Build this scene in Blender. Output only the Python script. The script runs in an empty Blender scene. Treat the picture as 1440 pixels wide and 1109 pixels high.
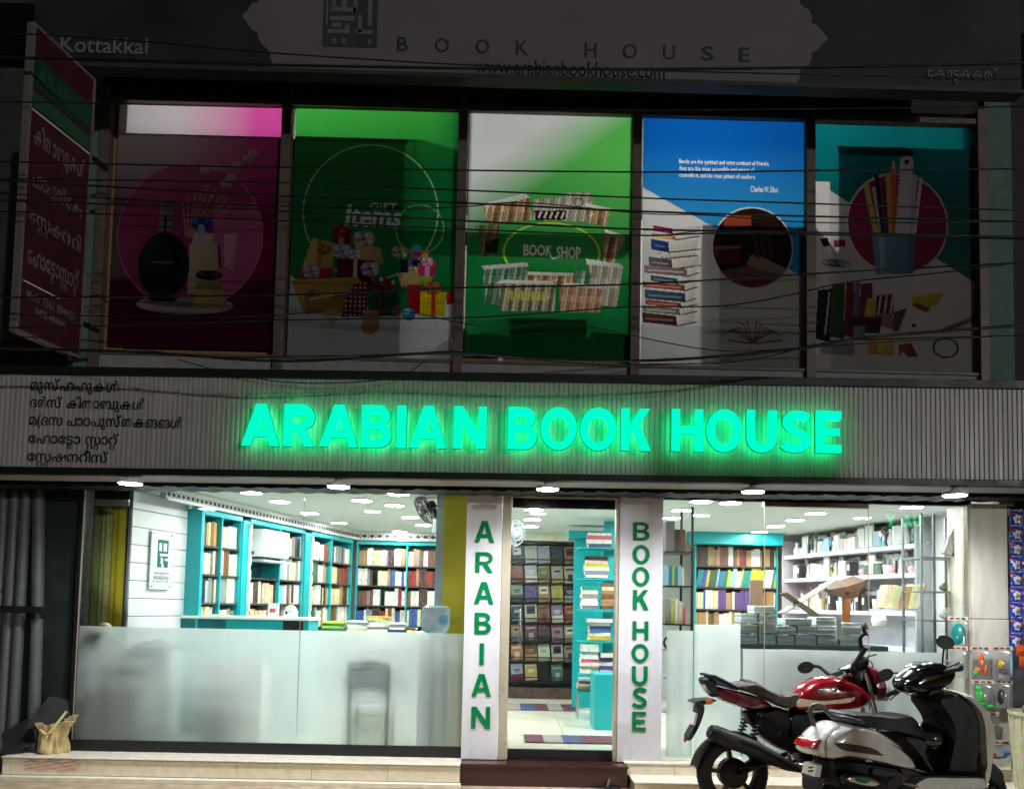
import bpy, bmesh, math, random
import numpy as np
from mathutils import Vector, Matrix
random.seed(7); rng = np.random.default_rng(7)
S = bpy.context.scene
# ------------------------------------------------------------------ camera
FPX, PPY, IW, IH = 1092.0, 788.86, 1440.0, 1109.0
PIT, YAW, ROL = math.radians(3.294), math.radians(-0.6446), math.radians(1.2096)
CAM = Vector((0, -7.28, 1.61))
_f = Vector((-math.sin(YAW)*math.cos(PIT), math.cos(YAW)*math.cos(PIT), math.sin(PIT)))
_r0 = Vector((math.cos(YAW), math.sin(YAW), 0)); _u0 = _r0.cross(_f)
_r = _r0*math.cos(ROL) + _u0*math.sin(ROL); _u = _u0*math.cos(ROL) - _r0*math.sin(ROL)
cd = bpy.data.cameras.new('camera'); cam = bpy.data.objects.new('camera', cd); S.collection.objects.link(cam)
cam.matrix_world = Matrix(((_r.x, _u.x, -_f.x, CAM.x), (_r.y, _u.y, -_f.y, CAM.y), (_r.z, _u.z, -_f.z, CAM.z), (0, 0, 0, 1)))
cd.sensor_fit = 'HORIZONTAL'; cd.sensor_width = 36; cd.lens = 36*FPX/IW
cd.shift_y = (PPY-IH/2)/IW; cd.clip_end = 500; cd.clip_start = 0.05
S.camera = cam
# ------------------------------------------------------------------ night sky, faint key, exposure
w = bpy.data.worlds.new('World'); S.world = w; w.use_nodes = True
nt = w.node_tree; sky = nt.nodes.new('ShaderNodeTexSky'); sky.sky_type = 'NISHITA'; sky.sun_disc = False
sky.sun_elevation = math.radians(4.5); sky.sun_rotation = math.radians(145)
nt.links.new(sky.outputs[0], nt.nodes['Background'].inputs[0]); nt.nodes['Background'].inputs[1].default_value = 0.012
sd = bpy.data.lights.new('sun', 'SUN'); sd.energy = 0.5; sd.angle = math.radians(0.8); sd.color = (.94, .97, 1)
sun = bpy.data.objects.new('sun', sd); S.collection.objects.link(sun)
_el, _az = math.radians(4.5), math.radians(35)      # low from the street, from the right
sdir = Vector((math.sin(_az)*math.cos(_el), -math.cos(_az)*math.cos(_el), math.sin(_el)))
sun.rotation_euler = sdir.to_track_quat('Z', 'Y').to_euler(); sun.location = (3, -9, 5)
S.view_settings.view_transform = 'Standard'; S.view_settings.look = 'None'; S.view_settings.exposure = 0; S.view_settings.gamma = 1
S.render.engine = 'CYCLES'
S.cycles.use_denoising = True
try: S.cycles.denoiser = 'OPENIMAGEDENOISE'
except Exception: pass
S.cycles.use_adaptive_sampling = True; S.cycles.adaptive_threshold = .055; S.cycles.adaptive_min_samples = 8
S.cycles.max_bounces = 7; S.cycles.transparent_max_bounces = 16; S.cycles.transmission_bounces = 6; S.cycles.diffuse_bounces = 3; S.cycles.glossy_bounces = 3
S.cycles.sample_clamp_indirect = 6; S.cycles.caustics_reflective = False; S.cycles.caustics_refractive = False
# ------------------------------------------------------------------ pixel of the photograph -> point of the place at depth Y
def ray(px, py): return _r*((px-720)/FPX) - _u*((py-PPY)/FPX) + _f
def P(px, py, Y=0.0):
    d = ray(px, py); return CAM + d*((Y-CAM.y)/d.y)
def PZ(px, py, z):
    d = ray(px, py); return CAM + d*((z-CAM.z)/d.z)
def rect(x0, y0, x1, y1, Y):
    my, mx = (y0+y1)/2, (x0+x1)/2
    return P(x0, my, Y).x, P(x1, my, Y).x, P(mx, y1, Y).z, P(mx, y0, Y).z
# ------------------------------------------------------------------ mesh building
LOC = {}
COL = S.collection
class MB:
    def __init__(s): s.v = []; s.f = []; s.c = []
    def add(s, vs, fs, col=None):
        o = len(s.v); s.v += [tuple(v) for v in vs]; s.f += [tuple(o+i for i in q) for q in fs]
        s.c += [col]*len(fs); return s
    def box(s, x0, x1, y0, y1, z0, z1, col=None):
        return s.add([(x, y, z) for z in (z0, z1) for y in (y0, y1) for x in (x0, x1)],
                     [(0, 2, 3, 1), (4, 5, 7, 6), (0, 1, 5, 4), (2, 6, 7, 3), (0, 4, 6, 2), (1, 3, 7, 5)], col)
    def pbox(s, x0, y0, x1, y1, Y0, Y1, col=None):      # pixel rectangle at front depth Y0
        a, b, c, d = rect(x0, y0, x1, y1, Y0); return s.box(a, b, Y0, Y1, c, d, col)
    def obox(s, c, ax, ay, az, col=None):               # centre and three half-axes
        c, ax, ay, az = Vector(c), Vector(ax), Vector(ay), Vector(az)
        return s.add([c+ax*i+ay*j+az*k for k in (-1, 1) for j in (-1, 1) for i in (-1, 1)],
                     [(0, 2, 3, 1), (4, 5, 7, 6), (0, 1, 5, 4), (2, 6, 7, 3), (0, 4, 6, 2), (1, 3, 7, 5)], col)
    def tube(s, pts, r, n=8, cap=True, col=None):
        pts = [Vector(p) for p in pts]; N = len(pts); rs = r if isinstance(r, (list, tuple)) else [r]*N
        t0 = (pts[1]-pts[0]).normalized(); a = t0.orthogonal().normalized(); vs = []
        for i in range(N):
            t = (pts[min(i+1, N-1)]-pts[max(i-1, 0)]).normalized()
            a = (a-t*a.dot(t)).normalized(); b = t.cross(a)
            vs += [pts[i]+(a*math.cos(2*math.pi*k/n)+b*math.sin(2*math.pi*k/n))*rs[i] for k in range(n)]
        fs = [(i*n+k, i*n+(k+1) % n, (i+1)*n+(k+1) % n, (i+1)*n+k) for i in range(N-1) for k in range(n)]
        if cap: fs += [tuple(range(n-1, -1, -1)), tuple((N-1)*n+k for k in range(n))]
        return s.add(vs, fs, col)
    def lathe(s, prof, o, axis, n=24, col=None, close=False):   # prof: (radius, height along axis)
        o, ax = Vector(o), Vector(axis).normalized(); a = ax.orthogonal().normalized(); b = ax.cross(a); N = len(prof)
        vs = [o+ax*h+(a*math.cos(2*math.pi*k/n)+b*math.sin(2*math.pi*k/n))*max(r, 1e-4) for r, h in prof for k in range(n)]
        R = range(N if close else N-1)
        fs = [(i*n+k, i*n+(k+1) % n, ((i+1) % N)*n+(k+1) % n, ((i+1) % N)*n+k) for i in R for k in range(n)]
        return s.add(vs, fs, col)
    def ball(s, c, rx, ry=None, rz=None, n=16, m=10, col=None):
        ry = ry or rx; rz = rz or rx; c = Vector(c)
        vs = [c+Vector((rx*math.sin(math.pi*i/m)*math.cos(2*math.pi*k/n), ry*math.sin(math.pi*i/m)*math.sin(2*math.pi*k/n), rz*math.cos(math.pi*i/m))) for i in range(m+1) for k in range(n)]
        return s.add(vs, [(i*n+k, (i+1)*n+k, (i+1)*n+(k+1) % n, i*n+(k+1) % n) for i in range(m) for k in range(n)], col)
    def grid(s, fn, nu, nv, col=None):                  # fn(u,v) -> point
        vs = [fn(i/nu, j/nv) for j in range(nv+1) for i in range(nu+1)]; W = nu+1
        return s.add(vs, [(j*W+i, j*W+i+1, (j+1)*W+i+1, (j+1)*W+i) for j in range(nv) for i in range(nu)], col)
    def gridc(s, fn, nu, nv, cf):
        for j in range(nv):
            for i in range(nu): s.add([fn(i/nu, j/nv), fn((i+1)/nu, j/nv), fn((i+1)/nu, (j+1)/nv), fn(i/nu, (j+1)/nv)], [(0, 1, 2, 3)], cf((i+.5)/nu, (j+.5)/nv))
        return s
    def build(s, name, mat, parent=None, bevel=0, smooth=0, origin=None, solid=0):
        me = bpy.data.meshes.new(name)
        if parent is not None: off = LOC[parent.name]
        elif origin is not None: off = Vector(origin)
        else:
            a = np.array(s.v); off = Vector(((a[:, 0].min()+a[:, 0].max())/2, (a[:, 1].min()+a[:, 1].max())/2, a[:, 2].min()))
        me.from_pydata([(x-off.x, y-off.y, z-off.z) for x, y, z in s.v], [], s.f)
        if any(c is not None for c in s.c):
            at = me.color_attributes.new('Col', 'FLOAT_COLOR', 'CORNER'); buf = []
            for q, c in zip(s.f, s.c): buf += (list(c if c else (.5, .5, .5))+[1])*len(q)
            at.data.foreach_set('color', buf)
        me.materials.append(mat); me.validate(); me.update()
        o = bpy.data.objects.new(name, me); COL.objects.link(o)
        if parent is not None: o.parent = parent; LOC[o.name] = off
        else: o.location = off; LOC[o.name] = off
        bm = bmesh.new(); bm.from_mesh(me); bmesh.ops.recalc_face_normals(bm, faces=bm.faces); bm.to_mesh(me); bm.free()
        if smooth:
            me.polygons.foreach_set('use_smooth', [True]*len(me.polygons)); me.set_sharp_from_angle(angle=math.radians(smooth))
        if solid:
            m = o.modifiers.new('s', 'SOLIDIFY'); m.thickness = solid; m.offset = 0
        if bevel:
            m = o.modifiers.new('b', 'BEVEL'); m.width = bevel; m.segments = 2; m.limit_method = 'ANGLE'; m.angle_limit = .6
        return o
def tag(o, label, cat, group=None):
    o['label'] = label; o['category'] = cat
    if 'kind' not in o: o['kind'] = 'thing'
    if group: o['group'] = group
    return o
def thing(name, label, cat, loc=(0, 0, 0), group=None):
    o = bpy.data.objects.new(name, None); COL.objects.link(o); o.location = loc; o.empty_display_size = .1
    LOC[o.name] = Vector(loc); return tag(o, label, cat, group)
def struct(o, kind='structure'): o['kind'] = kind; return o
def catmull(pts, k=6, closed=False):
    pts = [Vector(p) for p in pts]; N = len(pts); out = []
    for i in range(N if closed else N-1):
        g = (lambda j: pts[j % N]) if closed else (lambda j: pts[max(0, min(N-1, j))])
        p0, p1, p2, p3 = g(i-1), g(i), g(i+1), g(i+2)
        for t in [j/k for j in range(k)]:
            out.append(.5*((2*p1)+(p2-p0)*t+(2*p0-5*p1+4*p2-p3)*t*t+(3*p1-p0-3*p2+p3)*t*t*t))
    if not closed: out.append(pts[-1])
    return out
# ------------------------------------------------------------------ text from the built-in font, as meshes
_tc = {}
def glyphs(s, bold=0.0, depth=0.0, res=3):
    k = (s, bold, depth, res)
    if k not in _tc:
        c = bpy.data.curves.new('t', 'FONT'); c.body = s; c.size = 1; c.offset = bold; c.extrude = depth; c.resolution_u = res
        o = bpy.data.objects.new('t', c)
        me = bpy.data.meshes.new_from_object(o)
        vs = np.array([v.co[:] for v in me.vertices]); fs = [tuple(p.vertices) for p in me.polygons]
        bpy.data.objects.remove(o); bpy.data.curves.remove(c); bpy.data.meshes.remove(me)
        _tc[k] = (vs, fs)
    return _tc[k]
def fit_text(mb, s, x0, x1, z0, z1, Y, bold=0, depth=0, res=3, shear=0, thick=None):
    vs, fs = glyphs(s, bold, .5 if thick else 0, res); v = vs.copy()
    lo, hi = v.min(0), v.max(0); d = np.where(hi-lo < 1e-6, 1, hi-lo)
    n = (v-lo)/d; X = x0+n[:, 0]*(x1-x0)+shear*(n[:, 1]-.5); Z = z0+n[:, 1]*(z1-z0); YY = Y-(n[:, 2]*thick if thick else 0*n[:, 2])
    return mb.add(list(zip(X, YY, Z)), fs)
def px_text(mb, s, x0, y0, x1, y1, Y, **k):        # top-left / bottom-right pixels; keeps the photograph's slight tilt
    a, b, c, d = rect(x0, y0, x1, y1, Y); return fit_text(mb, s, a, b, c, d, Y, **k)
# ------------------------------------------------------------------ bold block capitals as solid prisms
from mathutils.geometry import tessellate_polygon
def _arc(cx, cy, rx, ry, a0, a1, n=9): return [(cx+rx*math.cos(math.radians(a0+(a1-a0)*i/n)), cy+ry*math.sin(math.radians(a0+(a1-a0)*i/n))) for i in range(n+1)]
def _ribbon(path, t):
    L, R = [], []; n = len(path)
    for i in range(n):
        a, b = path[max(0, i-1)], path[min(n-1, i+1)]; dx, dy = b[0]-a[0], b[1]-a[1]; q = math.hypot(dx, dy); nx, ny = -dy/q*t/2, dx/q*t/2
        L.append((path[i][0]+nx, path[i][1]+ny)); R.append((path[i][0]-nx, path[i][1]-ny))
    return L+R[::-1]
def block(ch, w, t=.22):
    """outer loop and holes of a bold capital, height 1, width w, stroke t"""
    h = .19
    if ch == 'I': return [[(0, 0), (w, 0), (w, 1), (0, 1)]]
    if ch == 'H': return [[(0, 0), (t, 0), (t, .41), (w-t, .41), (w-t, 0), (w, 0), (w, 1), (w-t, 1), (w-t, .60), (t, .60), (t, 1), (0, 1)]]
    if ch == 'E': return [[(0, 0), (w, 0), (w, h), (t, h), (t, .41), (w*.93, .41), (w*.93, .59), (t, .59), (t, 1-h), (w, 1-h), (w, 1), (0, 1)]]
    if ch == 'N': return [[(0, 0), (t, 0), (t, .62), (w-t*1.12, 0), (w, 0), (w, 1), (w-t, 1), (w-t, .38), (t*1.12, 1), (0, 1)]]
    if ch == 'K': return [[(0, 0), (t, 0), (t, .36), (t+.11, .47), (w-t*1.25, 0), (w, 0), (w*.62, .62), (w*.97, 1), (w*.97-t*1.2, 1), (t, .60), (t, 1), (0, 1)]]
    if ch == 'A': return [[(0, 0), (t*1.0, 0), (t*1.0+w*.085, .22), (w-t*1.0-w*.085, .22), (w-t*1.0, 0), (w, 0), (w/2+t*.62, 1), (w/2-t*.62, 1)], [(w/2-w*.125, .39), (w/2, .76), (w/2+w*.125, .39)]]
    if ch == 'U': return [[(0, 1), (0, .36)]+_arc(w/2, .36, w/2, .37, 180, 360, 16)+[(w, 1), (w-t, 1), (w-t, .36)]+_arc(w/2, .36, w/2-t, .18, 360, 180, 14)+[(t, 1)]]
    if ch == 'O': return [[(x, y) for x, y in _arc(w/2, .5, w/2, .51, 0, 345, 27)], [(x, y) for x, y in _arc(w/2, .5, w/2-t, .33, 0, 345, 27)]]
    if ch == 'R': return [[(0, 0), (t, 0), (t, .37), (w*.40, .37), (w-t*1.2, 0), (w, 0), (w*.70, .42)]+_arc(w*.58, .70, w*.40, .30, -55, 90, 12)+[(0, 1)], [(t, .54), (t, .82)]+_arc(w*.55, .68, w*.40-t*.78, .14, 90, -90, 9)]
    if ch == 'B': return [[(0, 0)]+_arc(w*.58, .285, w*.42, .285, -90, 62, 11)+_arc(w*.55, .755, w*.39, .245, -50, 90, 11)+[(0, 1)], [(t, .17), (t, .42)]+_arc(w*.52, .295, w*.44-t*.9, .125, 90, -90, 8), [(t, .59), (t, .83)]+_arc(w*.51, .71, w*.42-t*.9, .12, 90, -90, 8)]
    if ch == 'S': return [_ribbon([(x*w, y) for x, y in ((.05, .20), (.2, .115), (.45, .09), (.68, .115), (.83, .2), (.85, .31), (.74, .41), (.52, .49), (.3, .57), (.17, .68), (.17, .79), (.3, .88), (.52, .91), (.74, .89), (.9, .82))], .19)]
def prism(mb, loops, x0, x1, z0, z1, Y, thick):
    loops = [[(x0+x, y) for x, y in l] for l in loops]
    ws = max(p[0] for p in loops[0])-min(p[0] for p in loops[0]); xm = min(p[0] for p in loops[0])
    F_ = lambda p, y: (x0+(p[0]-xm)/ws*(x1-x0), y, z0+p[1]*(z1-z0))
    flat = [p for l in loops for p in l]; tri = tessellate_polygon([[Vector((p[0], p[1], 0)) for p in l] for l in loops]); n = len(flat)
    vs = [F_(p, Y-thick) for p in flat]+[F_(p, Y) for p in flat]; fs = [tuple(t) for t in tri]+[tuple(n+i for i in reversed(t)) for t in tri]; o = 0
    for l in loops:
        k = len(l); fs += [(o+i, o+(i+1) % k, n+o+(i+1) % k, n+o+i) for i in range(k)]; o += k
    return mb.add(vs, fs)
# ------------------------------------------------------------------ materials
def lin(c):
    if isinstance(c, (int, float)): c = (c, c, c)
    return tuple(((x/255)/12.92 if x/255 <= .04045 else ((x/255+.055)/1.055)**2.4) for x in c)
MATS = {}
def M(name, col, rough=.55, metal=0, var=.12, scale=9, bump=0, bscale=60, coat=0, emit=None, spec=.5, streak=None):
    if name in MATS: return MATS[name]
    m = bpy.data.materials.new(name); m.use_nodes = True; t = m.node_tree; N = t.nodes; b = N['Principled BSDF']
    tc = N.new('ShaderNodeTexCoord'); no = N.new('ShaderNodeTexNoise'); no.inputs['Scale'].default_value = scale; no.inputs['Detail'].default_value = 6
    src = tc.outputs['Object']
    if streak:
        mp = N.new('ShaderNodeMapping'); mp.inputs['Scale'].default_value = streak; t.links.new(src, mp.inputs[0]); src = mp.outputs[0]
    t.links.new(src, no.inputs['Vector'])
    mr = N.new('ShaderNodeMapRange'); mr.inputs['From Min'].default_value = .3; mr.inputs['From Max'].default_value = .7
    mr.inputs['To Min'].default_value = 1-var; mr.inputs['To Max'].default_value = 1+var*.6; t.links.new(no.outputs[0], mr.inputs[0])
    mx = N.new('ShaderNodeVectorMath'); mx.operation = 'SCALE'; mx.inputs[0].default_value = col; t.links.new(mr.outputs[0], mx.inputs['Scale'])
    t.links.new(mx.outputs[0], b.inputs['Base Color'])
    b.inputs['Metallic'].default_value = metal; b.inputs['Specular IOR Level'].default_value = spec; b.inputs['Coat Weight'].default_value = coat; b.inputs['Coat Roughness'].default_value = .08
    m2 = N.new('ShaderNodeMapRange'); m2.inputs['From Min'].default_value = .3; m2.inputs['From Max'].default_value = .7
    m2.inputs['To Min'].default_value = max(.03, rough-.1); m2.inputs['To Max'].default_value = min(1, rough+.1); t.links.new(no.outputs[0], m2.inputs[0]); t.links.new(m2.outputs[0], b.inputs['Roughness'])
    if bump:
        n2 = N.new('ShaderNodeTexNoise'); n2.inputs['Scale'].default_value = bscale; n2.inputs['Detail'].default_value = 4; t.links.new(tc.outputs['Object'], n2.inputs['Vector'])
        bp = N.new('ShaderNodeBump'); bp.inputs['Strength'].default_value = bump; bp.inputs['Distance'].default_value = .01; t.links.new(n2.outputs[0], bp.inputs['Height']); t.links.new(bp.outputs[0], b.inputs['Normal'])
    if emit:
        b.inputs['Emission Color'].default_value = (*emit[0], 1); b.inputs['Emission Strength'].default_value = emit[1]
    MATS[name] = m; return m
def glass(name, tint=(.97, 1, .985), rough=.02):
    m = bpy.data.materials.new(name); m.use_nodes = True; t = m.node_tree; N = t.nodes; N.remove(N['Principled BSDF'])
    tr = N.new('ShaderNodeBsdfTransparent'); tr.inputs[0].default_value = (*tint, 1); g = N.new('ShaderNodeBsdfGlossy'); g.inputs['Roughness'].default_value = rough
    fr = N.new('ShaderNodeFresnel'); fr.inputs[0].default_value = 1.45; mx = N.new('ShaderNodeMixShader')
    t.links.new(fr.outputs[0], mx.inputs[0]); t.links.new(tr.outputs[0], mx.inputs[1]); t.links.new(g.outputs[0], mx.inputs[2]); t.links.new(mx.outputs[0], N['Material Output'].inputs[0]); MATS[name] = m; return m
def hazy(name, tint, fac, white=(.85, .88, .9)):
    m = glass(name, tint, .1); t = m.node_tree; o = t.nodes['Material Output']; src = o.inputs[0].links[0].from_socket
    d = t.nodes.new('ShaderNodeBsdfTranslucent'); d.inputs[0].default_value = (*white, 1); d2 = t.nodes.new('ShaderNodeBsdfDiffuse'); d2.inputs[0].default_value = (*white, 1); a = t.nodes.new('ShaderNodeMixShader'); x = t.nodes.new('ShaderNodeMixShader'); x.inputs[0].default_value = fac
    t.links.new(d.outputs[0], a.inputs[1]); t.links.new(d2.outputs[0], a.inputs[2]); t.links.new(src, x.inputs[1]); t.links.new(a.outputs[0], x.inputs[2]); t.links.new(x.outputs[0], o.inputs[0]); return m
def attr_mat(name, rough=.3):
    m = bpy.data.materials.new(name); m.use_nodes = True; t = m.node_tree; b = t.nodes['Principled BSDF']; b.inputs['Roughness'].default_value = rough; c = t.nodes.new('ShaderNodeVertexColor'); c.layer_name = 'Col'; t.links.new(c.outputs[0], b.inputs['Base Color']); MATS[name] = m; return m
def emis(name, col, s):
    m = bpy.data.materials.new(name); m.use_nodes = True; t = m.node_tree; N = t.nodes; N.remove(N['Principled BSDF'])
    e = N.new('ShaderNodeEmission'); e.inputs[0].default_value = (*col, 1); e.inputs[1].default_value = s; t.links.new(e.outputs[0], N['Material Output'].inputs[0]); MATS[name] = m; return m
# ================================================================== the setting
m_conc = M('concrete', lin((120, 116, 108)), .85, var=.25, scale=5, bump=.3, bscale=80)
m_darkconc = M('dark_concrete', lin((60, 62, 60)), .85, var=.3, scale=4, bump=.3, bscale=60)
m_sand = M('sandy_ground', lin((186, 168, 138)), .95, var=.3, scale=7, bump=.8, bscale=120)
m_black = M('black_trim', lin((22, 24, 26)), .45, var=.2)
m_blackgl = M('black_gloss', lin((12, 14, 18)), .2, var=.1)
m_cream = M('cream_tile', lin((242, 230, 204)), .35, var=.1, scale=14, bump=.05)
m_grout = M('tile_joint', lin((110, 98, 80)), .9)
m_nosing = M('pale_nosing', lin((240, 232, 214)), .4, var=.15, scale=12)
m_granite = M('maroon_granite', lin((72, 38, 40)), .18, var=.45, scale=70)
m_alu = M('beige_aluminium', lin((196, 188, 166)), .35, metal=.2, var=.06)
m_white = M('white_paint', lin((232, 234, 232)), .5, var=.05)
m_acp = M('white_cladding', lin((228, 228, 234)), .32, var=.07, scale=3, streak=(3, 3, .6))
m_green = M('green_acrylic', lin((0, 128, 72)), .25, var=.04, coat=.3)
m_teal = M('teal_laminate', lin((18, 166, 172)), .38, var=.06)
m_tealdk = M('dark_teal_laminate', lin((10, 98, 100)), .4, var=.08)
m_floor = M('cream_floor_tile', lin((226, 222, 204)), .12, var=.05, scale=3)
m_brown = M('brown_aluminium', lin((108, 97, 86)), .5, metal=.15, var=.2, scale=12)
m_glass = glass('clear_glass')
m_led = emis('led_panel', (.98, .99, 1), 70)
m_ledin = emis('led_panel_indoor', (.97, 1, .985), 150)
FZ = 0.20                                             # shop floor
g = MB().box(-60, 60, -60, 60, -.3, 0); struct(g.build('ground', m_sand, origin=(0, 0, 0)))
rd = MB().box(-60, 60, -16, -5.2, 0.004, 0.012); struct(rd.build('road', M('asphalt', lin((62, 62, 62)), .9, var=.2, bump=.6, bscale=150)))
# plinths -----------------------------------------------------------
def tiled_face(th, xs, Y, z0, z1, gap=.004, mat=m_cream, t=.012):
    for a, b in zip(xs[:-1], xs[1:]):
        MB().box(a+gap/2, b-gap/2, Y-t, Y, z0, z1).build('tile', mat, th, bevel=.002)
xl = [P(x, 1075, -.3).x for x in (4, 16, 122, 229, 333, 439, 545, 647)]
pl = thing('entrance_plinth', 'long cream tiled plinth under the frosted window', 'plinth', (xl[0], -.15, 0))
MB().box(xl[0], xl[-1], -.3, .1, 0, FZ-.012).build('core', m_grout, pl)
tiled_face(pl, xl, -.3, .045, FZ-.02)
MB().box(xl[0]-.005, xl[-1], -.325, .1, FZ-.012, FZ).build('coping', m_nosing, pl, bevel=.004)
MB().box(xl[0]-.03, xl[-1]+.01, -.375, -.3, 0, .04).build('bottom_nosing', m_nosing, pl, bevel=.004)
# faint pink lettering stain on the first tiles
pk = M('pink_stain', lin((206, 150, 140)), .5, var=.4, scale=25)
sm = MB()
a, b, c, d = rect(34, 1066, 112, 1083, -.3135)
for i in range(5):
    zz = c+(d-c)*(i+.5)/5; sm.tube([(a+(b-a)*(j/10)+.01*math.sin(i*2+j), -.3125, zz+.008*math.sin(j*1.7+i*2)) for j in range(11)], .004, 5)
sm.build('chalk_mark', pk, pl)
xd0, xd1 = P(645, 1085, -.22).x, P(882, 1085, -.22).x
ds = thing('door_step', 'maroon polished granite step below the glass door', 'step', ((xd0+xd1)/2, -.17, 0))
for i in range(3):
    a, b = xd0+(xd1-xd0)*i/3, xd0+(xd1-xd0)*(i+1)/3
    MB().box(a+.001, b-.001, -.225, -.2, .0, FZ-.026).build('riser_slab', m_granite, ds)
MB().box(xd0, xd1, -.2, .0, 0, FZ-.026).build('core', m_grout, ds)
MB().box(xd0-.01, xd1+.01, -.24, .0, FZ-.026, FZ-.004).build('tread', m_granite, ds, bevel=.003)
xr = [P(x, 1085, -.45).x for x in (884, 958, 1060, 1165, 1270, 1365, 1460, 1560)]
pr = thing('window_plinth', 'cream stepped plinth under the right display window', 'plinth', (xr[3], -.2, 0))
MB().box(xr[0]+.01, xr[-1], -.12, .1, 0, FZ+.01).build('core', m_grout, pr)
tiled_face(pr, [x+.012 for x in xr], -.12, .1, FZ)
MB().box(xr[0]+.012, xr[-1], -.14, .1, FZ+.0, FZ+.014).build('coping', m_nosing, pr, bevel=.003)
xq = [P(x, 1090, -.45).x for x in (893, 980, 1090, 1200, 1310, 1420, 1530)]
MB().box(xq[0], xq[-1], -.42, -.135, 0, .09).build('lower_step_core', m_grout, pr)
tiled_face(pr, xq, -.42, .01, .085)
MB().box(xq[0]-.004, xq[-1], -.44, -.133, .09, .105).build('lower_step_tread', m_nosing, pr, bevel=.003)
# building shell ----------------------------------------------------
CZ = 2.74                                             # shop ceiling
YB1 = 5.35                                            # back wall
struct(MB().box(-4.6, 5.2, .0, YB1+.2, FZ-.2, FZ).build('shop_floor', m_grout))
fl = bpy.data.objects['shop_floor']
nx, ny = 15, 9; tw = 9.4/nx
tile_me = None
for i in range(nx):
    for j in range(ny):
        x = -4.3+i*tw; y = .02+j*tw
        if tile_me is None:
            o = MB().box(0, tw-.004, 0, tw-.004, 0, .006).build('floor_tile', m_floor, fl); tile_me = o.data
        else:
            o = bpy.data.objects.new('floor_tile', tile_me); COL.objects.link(o); o.parent = fl
        tile_me = o.data
        o.location = Vector((x, y, FZ))-LOC[fl.name]
# the first one was meshed relative to the parent's offset: share a clean mesh at the tile's own corner
me = bpy.data.meshes.new('floor_tile'); me.from_pydata([(x, y, z) for z in (0, .006) for y in (0, tw-.004) for x in (0, tw-.004)], [], [(0, 2, 3, 1), (4, 5, 7, 6), (0, 1, 5, 4), (2, 6, 7, 3), (0, 4, 6, 2), (1, 3, 7, 5)]); me.materials.append(m_floor)
for c in fl.children: c.data = me
struct(MB().box(-4.6, 5.2, .03, YB1+.2, CZ, CZ+.12).build('shop_ceiling', M('ceiling_paint', lin((226, 232, 230)), .6, var=.04, scale=3)))
struct(MB().box(-4.4, 5.2, YB1, YB1+.2, FZ, CZ).build('wall_back', m_white))
struct(MB().box(4.92, 4.99, .12, YB1, FZ, CZ).build('wall_right', M('pale_grey_wall', lin((206, 208, 210)), .5, var=.05)))
struct(MB().box(-4.6, -4.4, .22, YB1, FZ, CZ).build('wall_left', m_white))
# upper storey ------------------------------------------------------
ub = thing('upper_storey', 'dark concrete upper storey shell behind the poster windows', 'building', (0, 3, 3.4))
m_room = M('unlit_room_wall', lin((150, 150, 150)), .9)
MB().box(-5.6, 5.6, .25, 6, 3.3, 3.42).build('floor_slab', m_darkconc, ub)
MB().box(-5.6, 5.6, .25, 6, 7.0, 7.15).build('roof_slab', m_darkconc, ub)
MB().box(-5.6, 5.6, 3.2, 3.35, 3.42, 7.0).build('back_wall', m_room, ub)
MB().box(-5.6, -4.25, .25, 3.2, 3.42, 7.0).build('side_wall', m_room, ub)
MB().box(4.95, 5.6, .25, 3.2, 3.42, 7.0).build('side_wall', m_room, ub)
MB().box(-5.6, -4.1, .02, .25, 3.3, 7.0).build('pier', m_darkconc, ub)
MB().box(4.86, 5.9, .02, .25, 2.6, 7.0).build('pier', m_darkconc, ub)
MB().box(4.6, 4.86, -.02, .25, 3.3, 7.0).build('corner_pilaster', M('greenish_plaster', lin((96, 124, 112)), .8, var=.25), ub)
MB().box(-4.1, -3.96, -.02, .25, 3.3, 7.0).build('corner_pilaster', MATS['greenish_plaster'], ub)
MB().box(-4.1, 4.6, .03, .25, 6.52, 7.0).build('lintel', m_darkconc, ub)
MB().box(-4.1, 4.6, .03, .25, 3.3, 3.6).build('window_sill_beam', M('grey_plaster', lin((150, 152, 150)), .8, var=.2), ub)
# dark neighbours so the facade does not end in the void
nb = thing('neighbour_front', 'dark neighbouring shop front beyond the left end', 'building', (-6.4, 1, 0))
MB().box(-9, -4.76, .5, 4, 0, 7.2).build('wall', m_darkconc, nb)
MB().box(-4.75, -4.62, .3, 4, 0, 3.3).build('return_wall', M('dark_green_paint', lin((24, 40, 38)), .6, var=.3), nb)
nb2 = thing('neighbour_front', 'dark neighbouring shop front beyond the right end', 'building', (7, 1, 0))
MB().box(5.0, 9.5, .7, 4, 0, 7.2).build('wall', m_darkconc, nb2)
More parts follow.
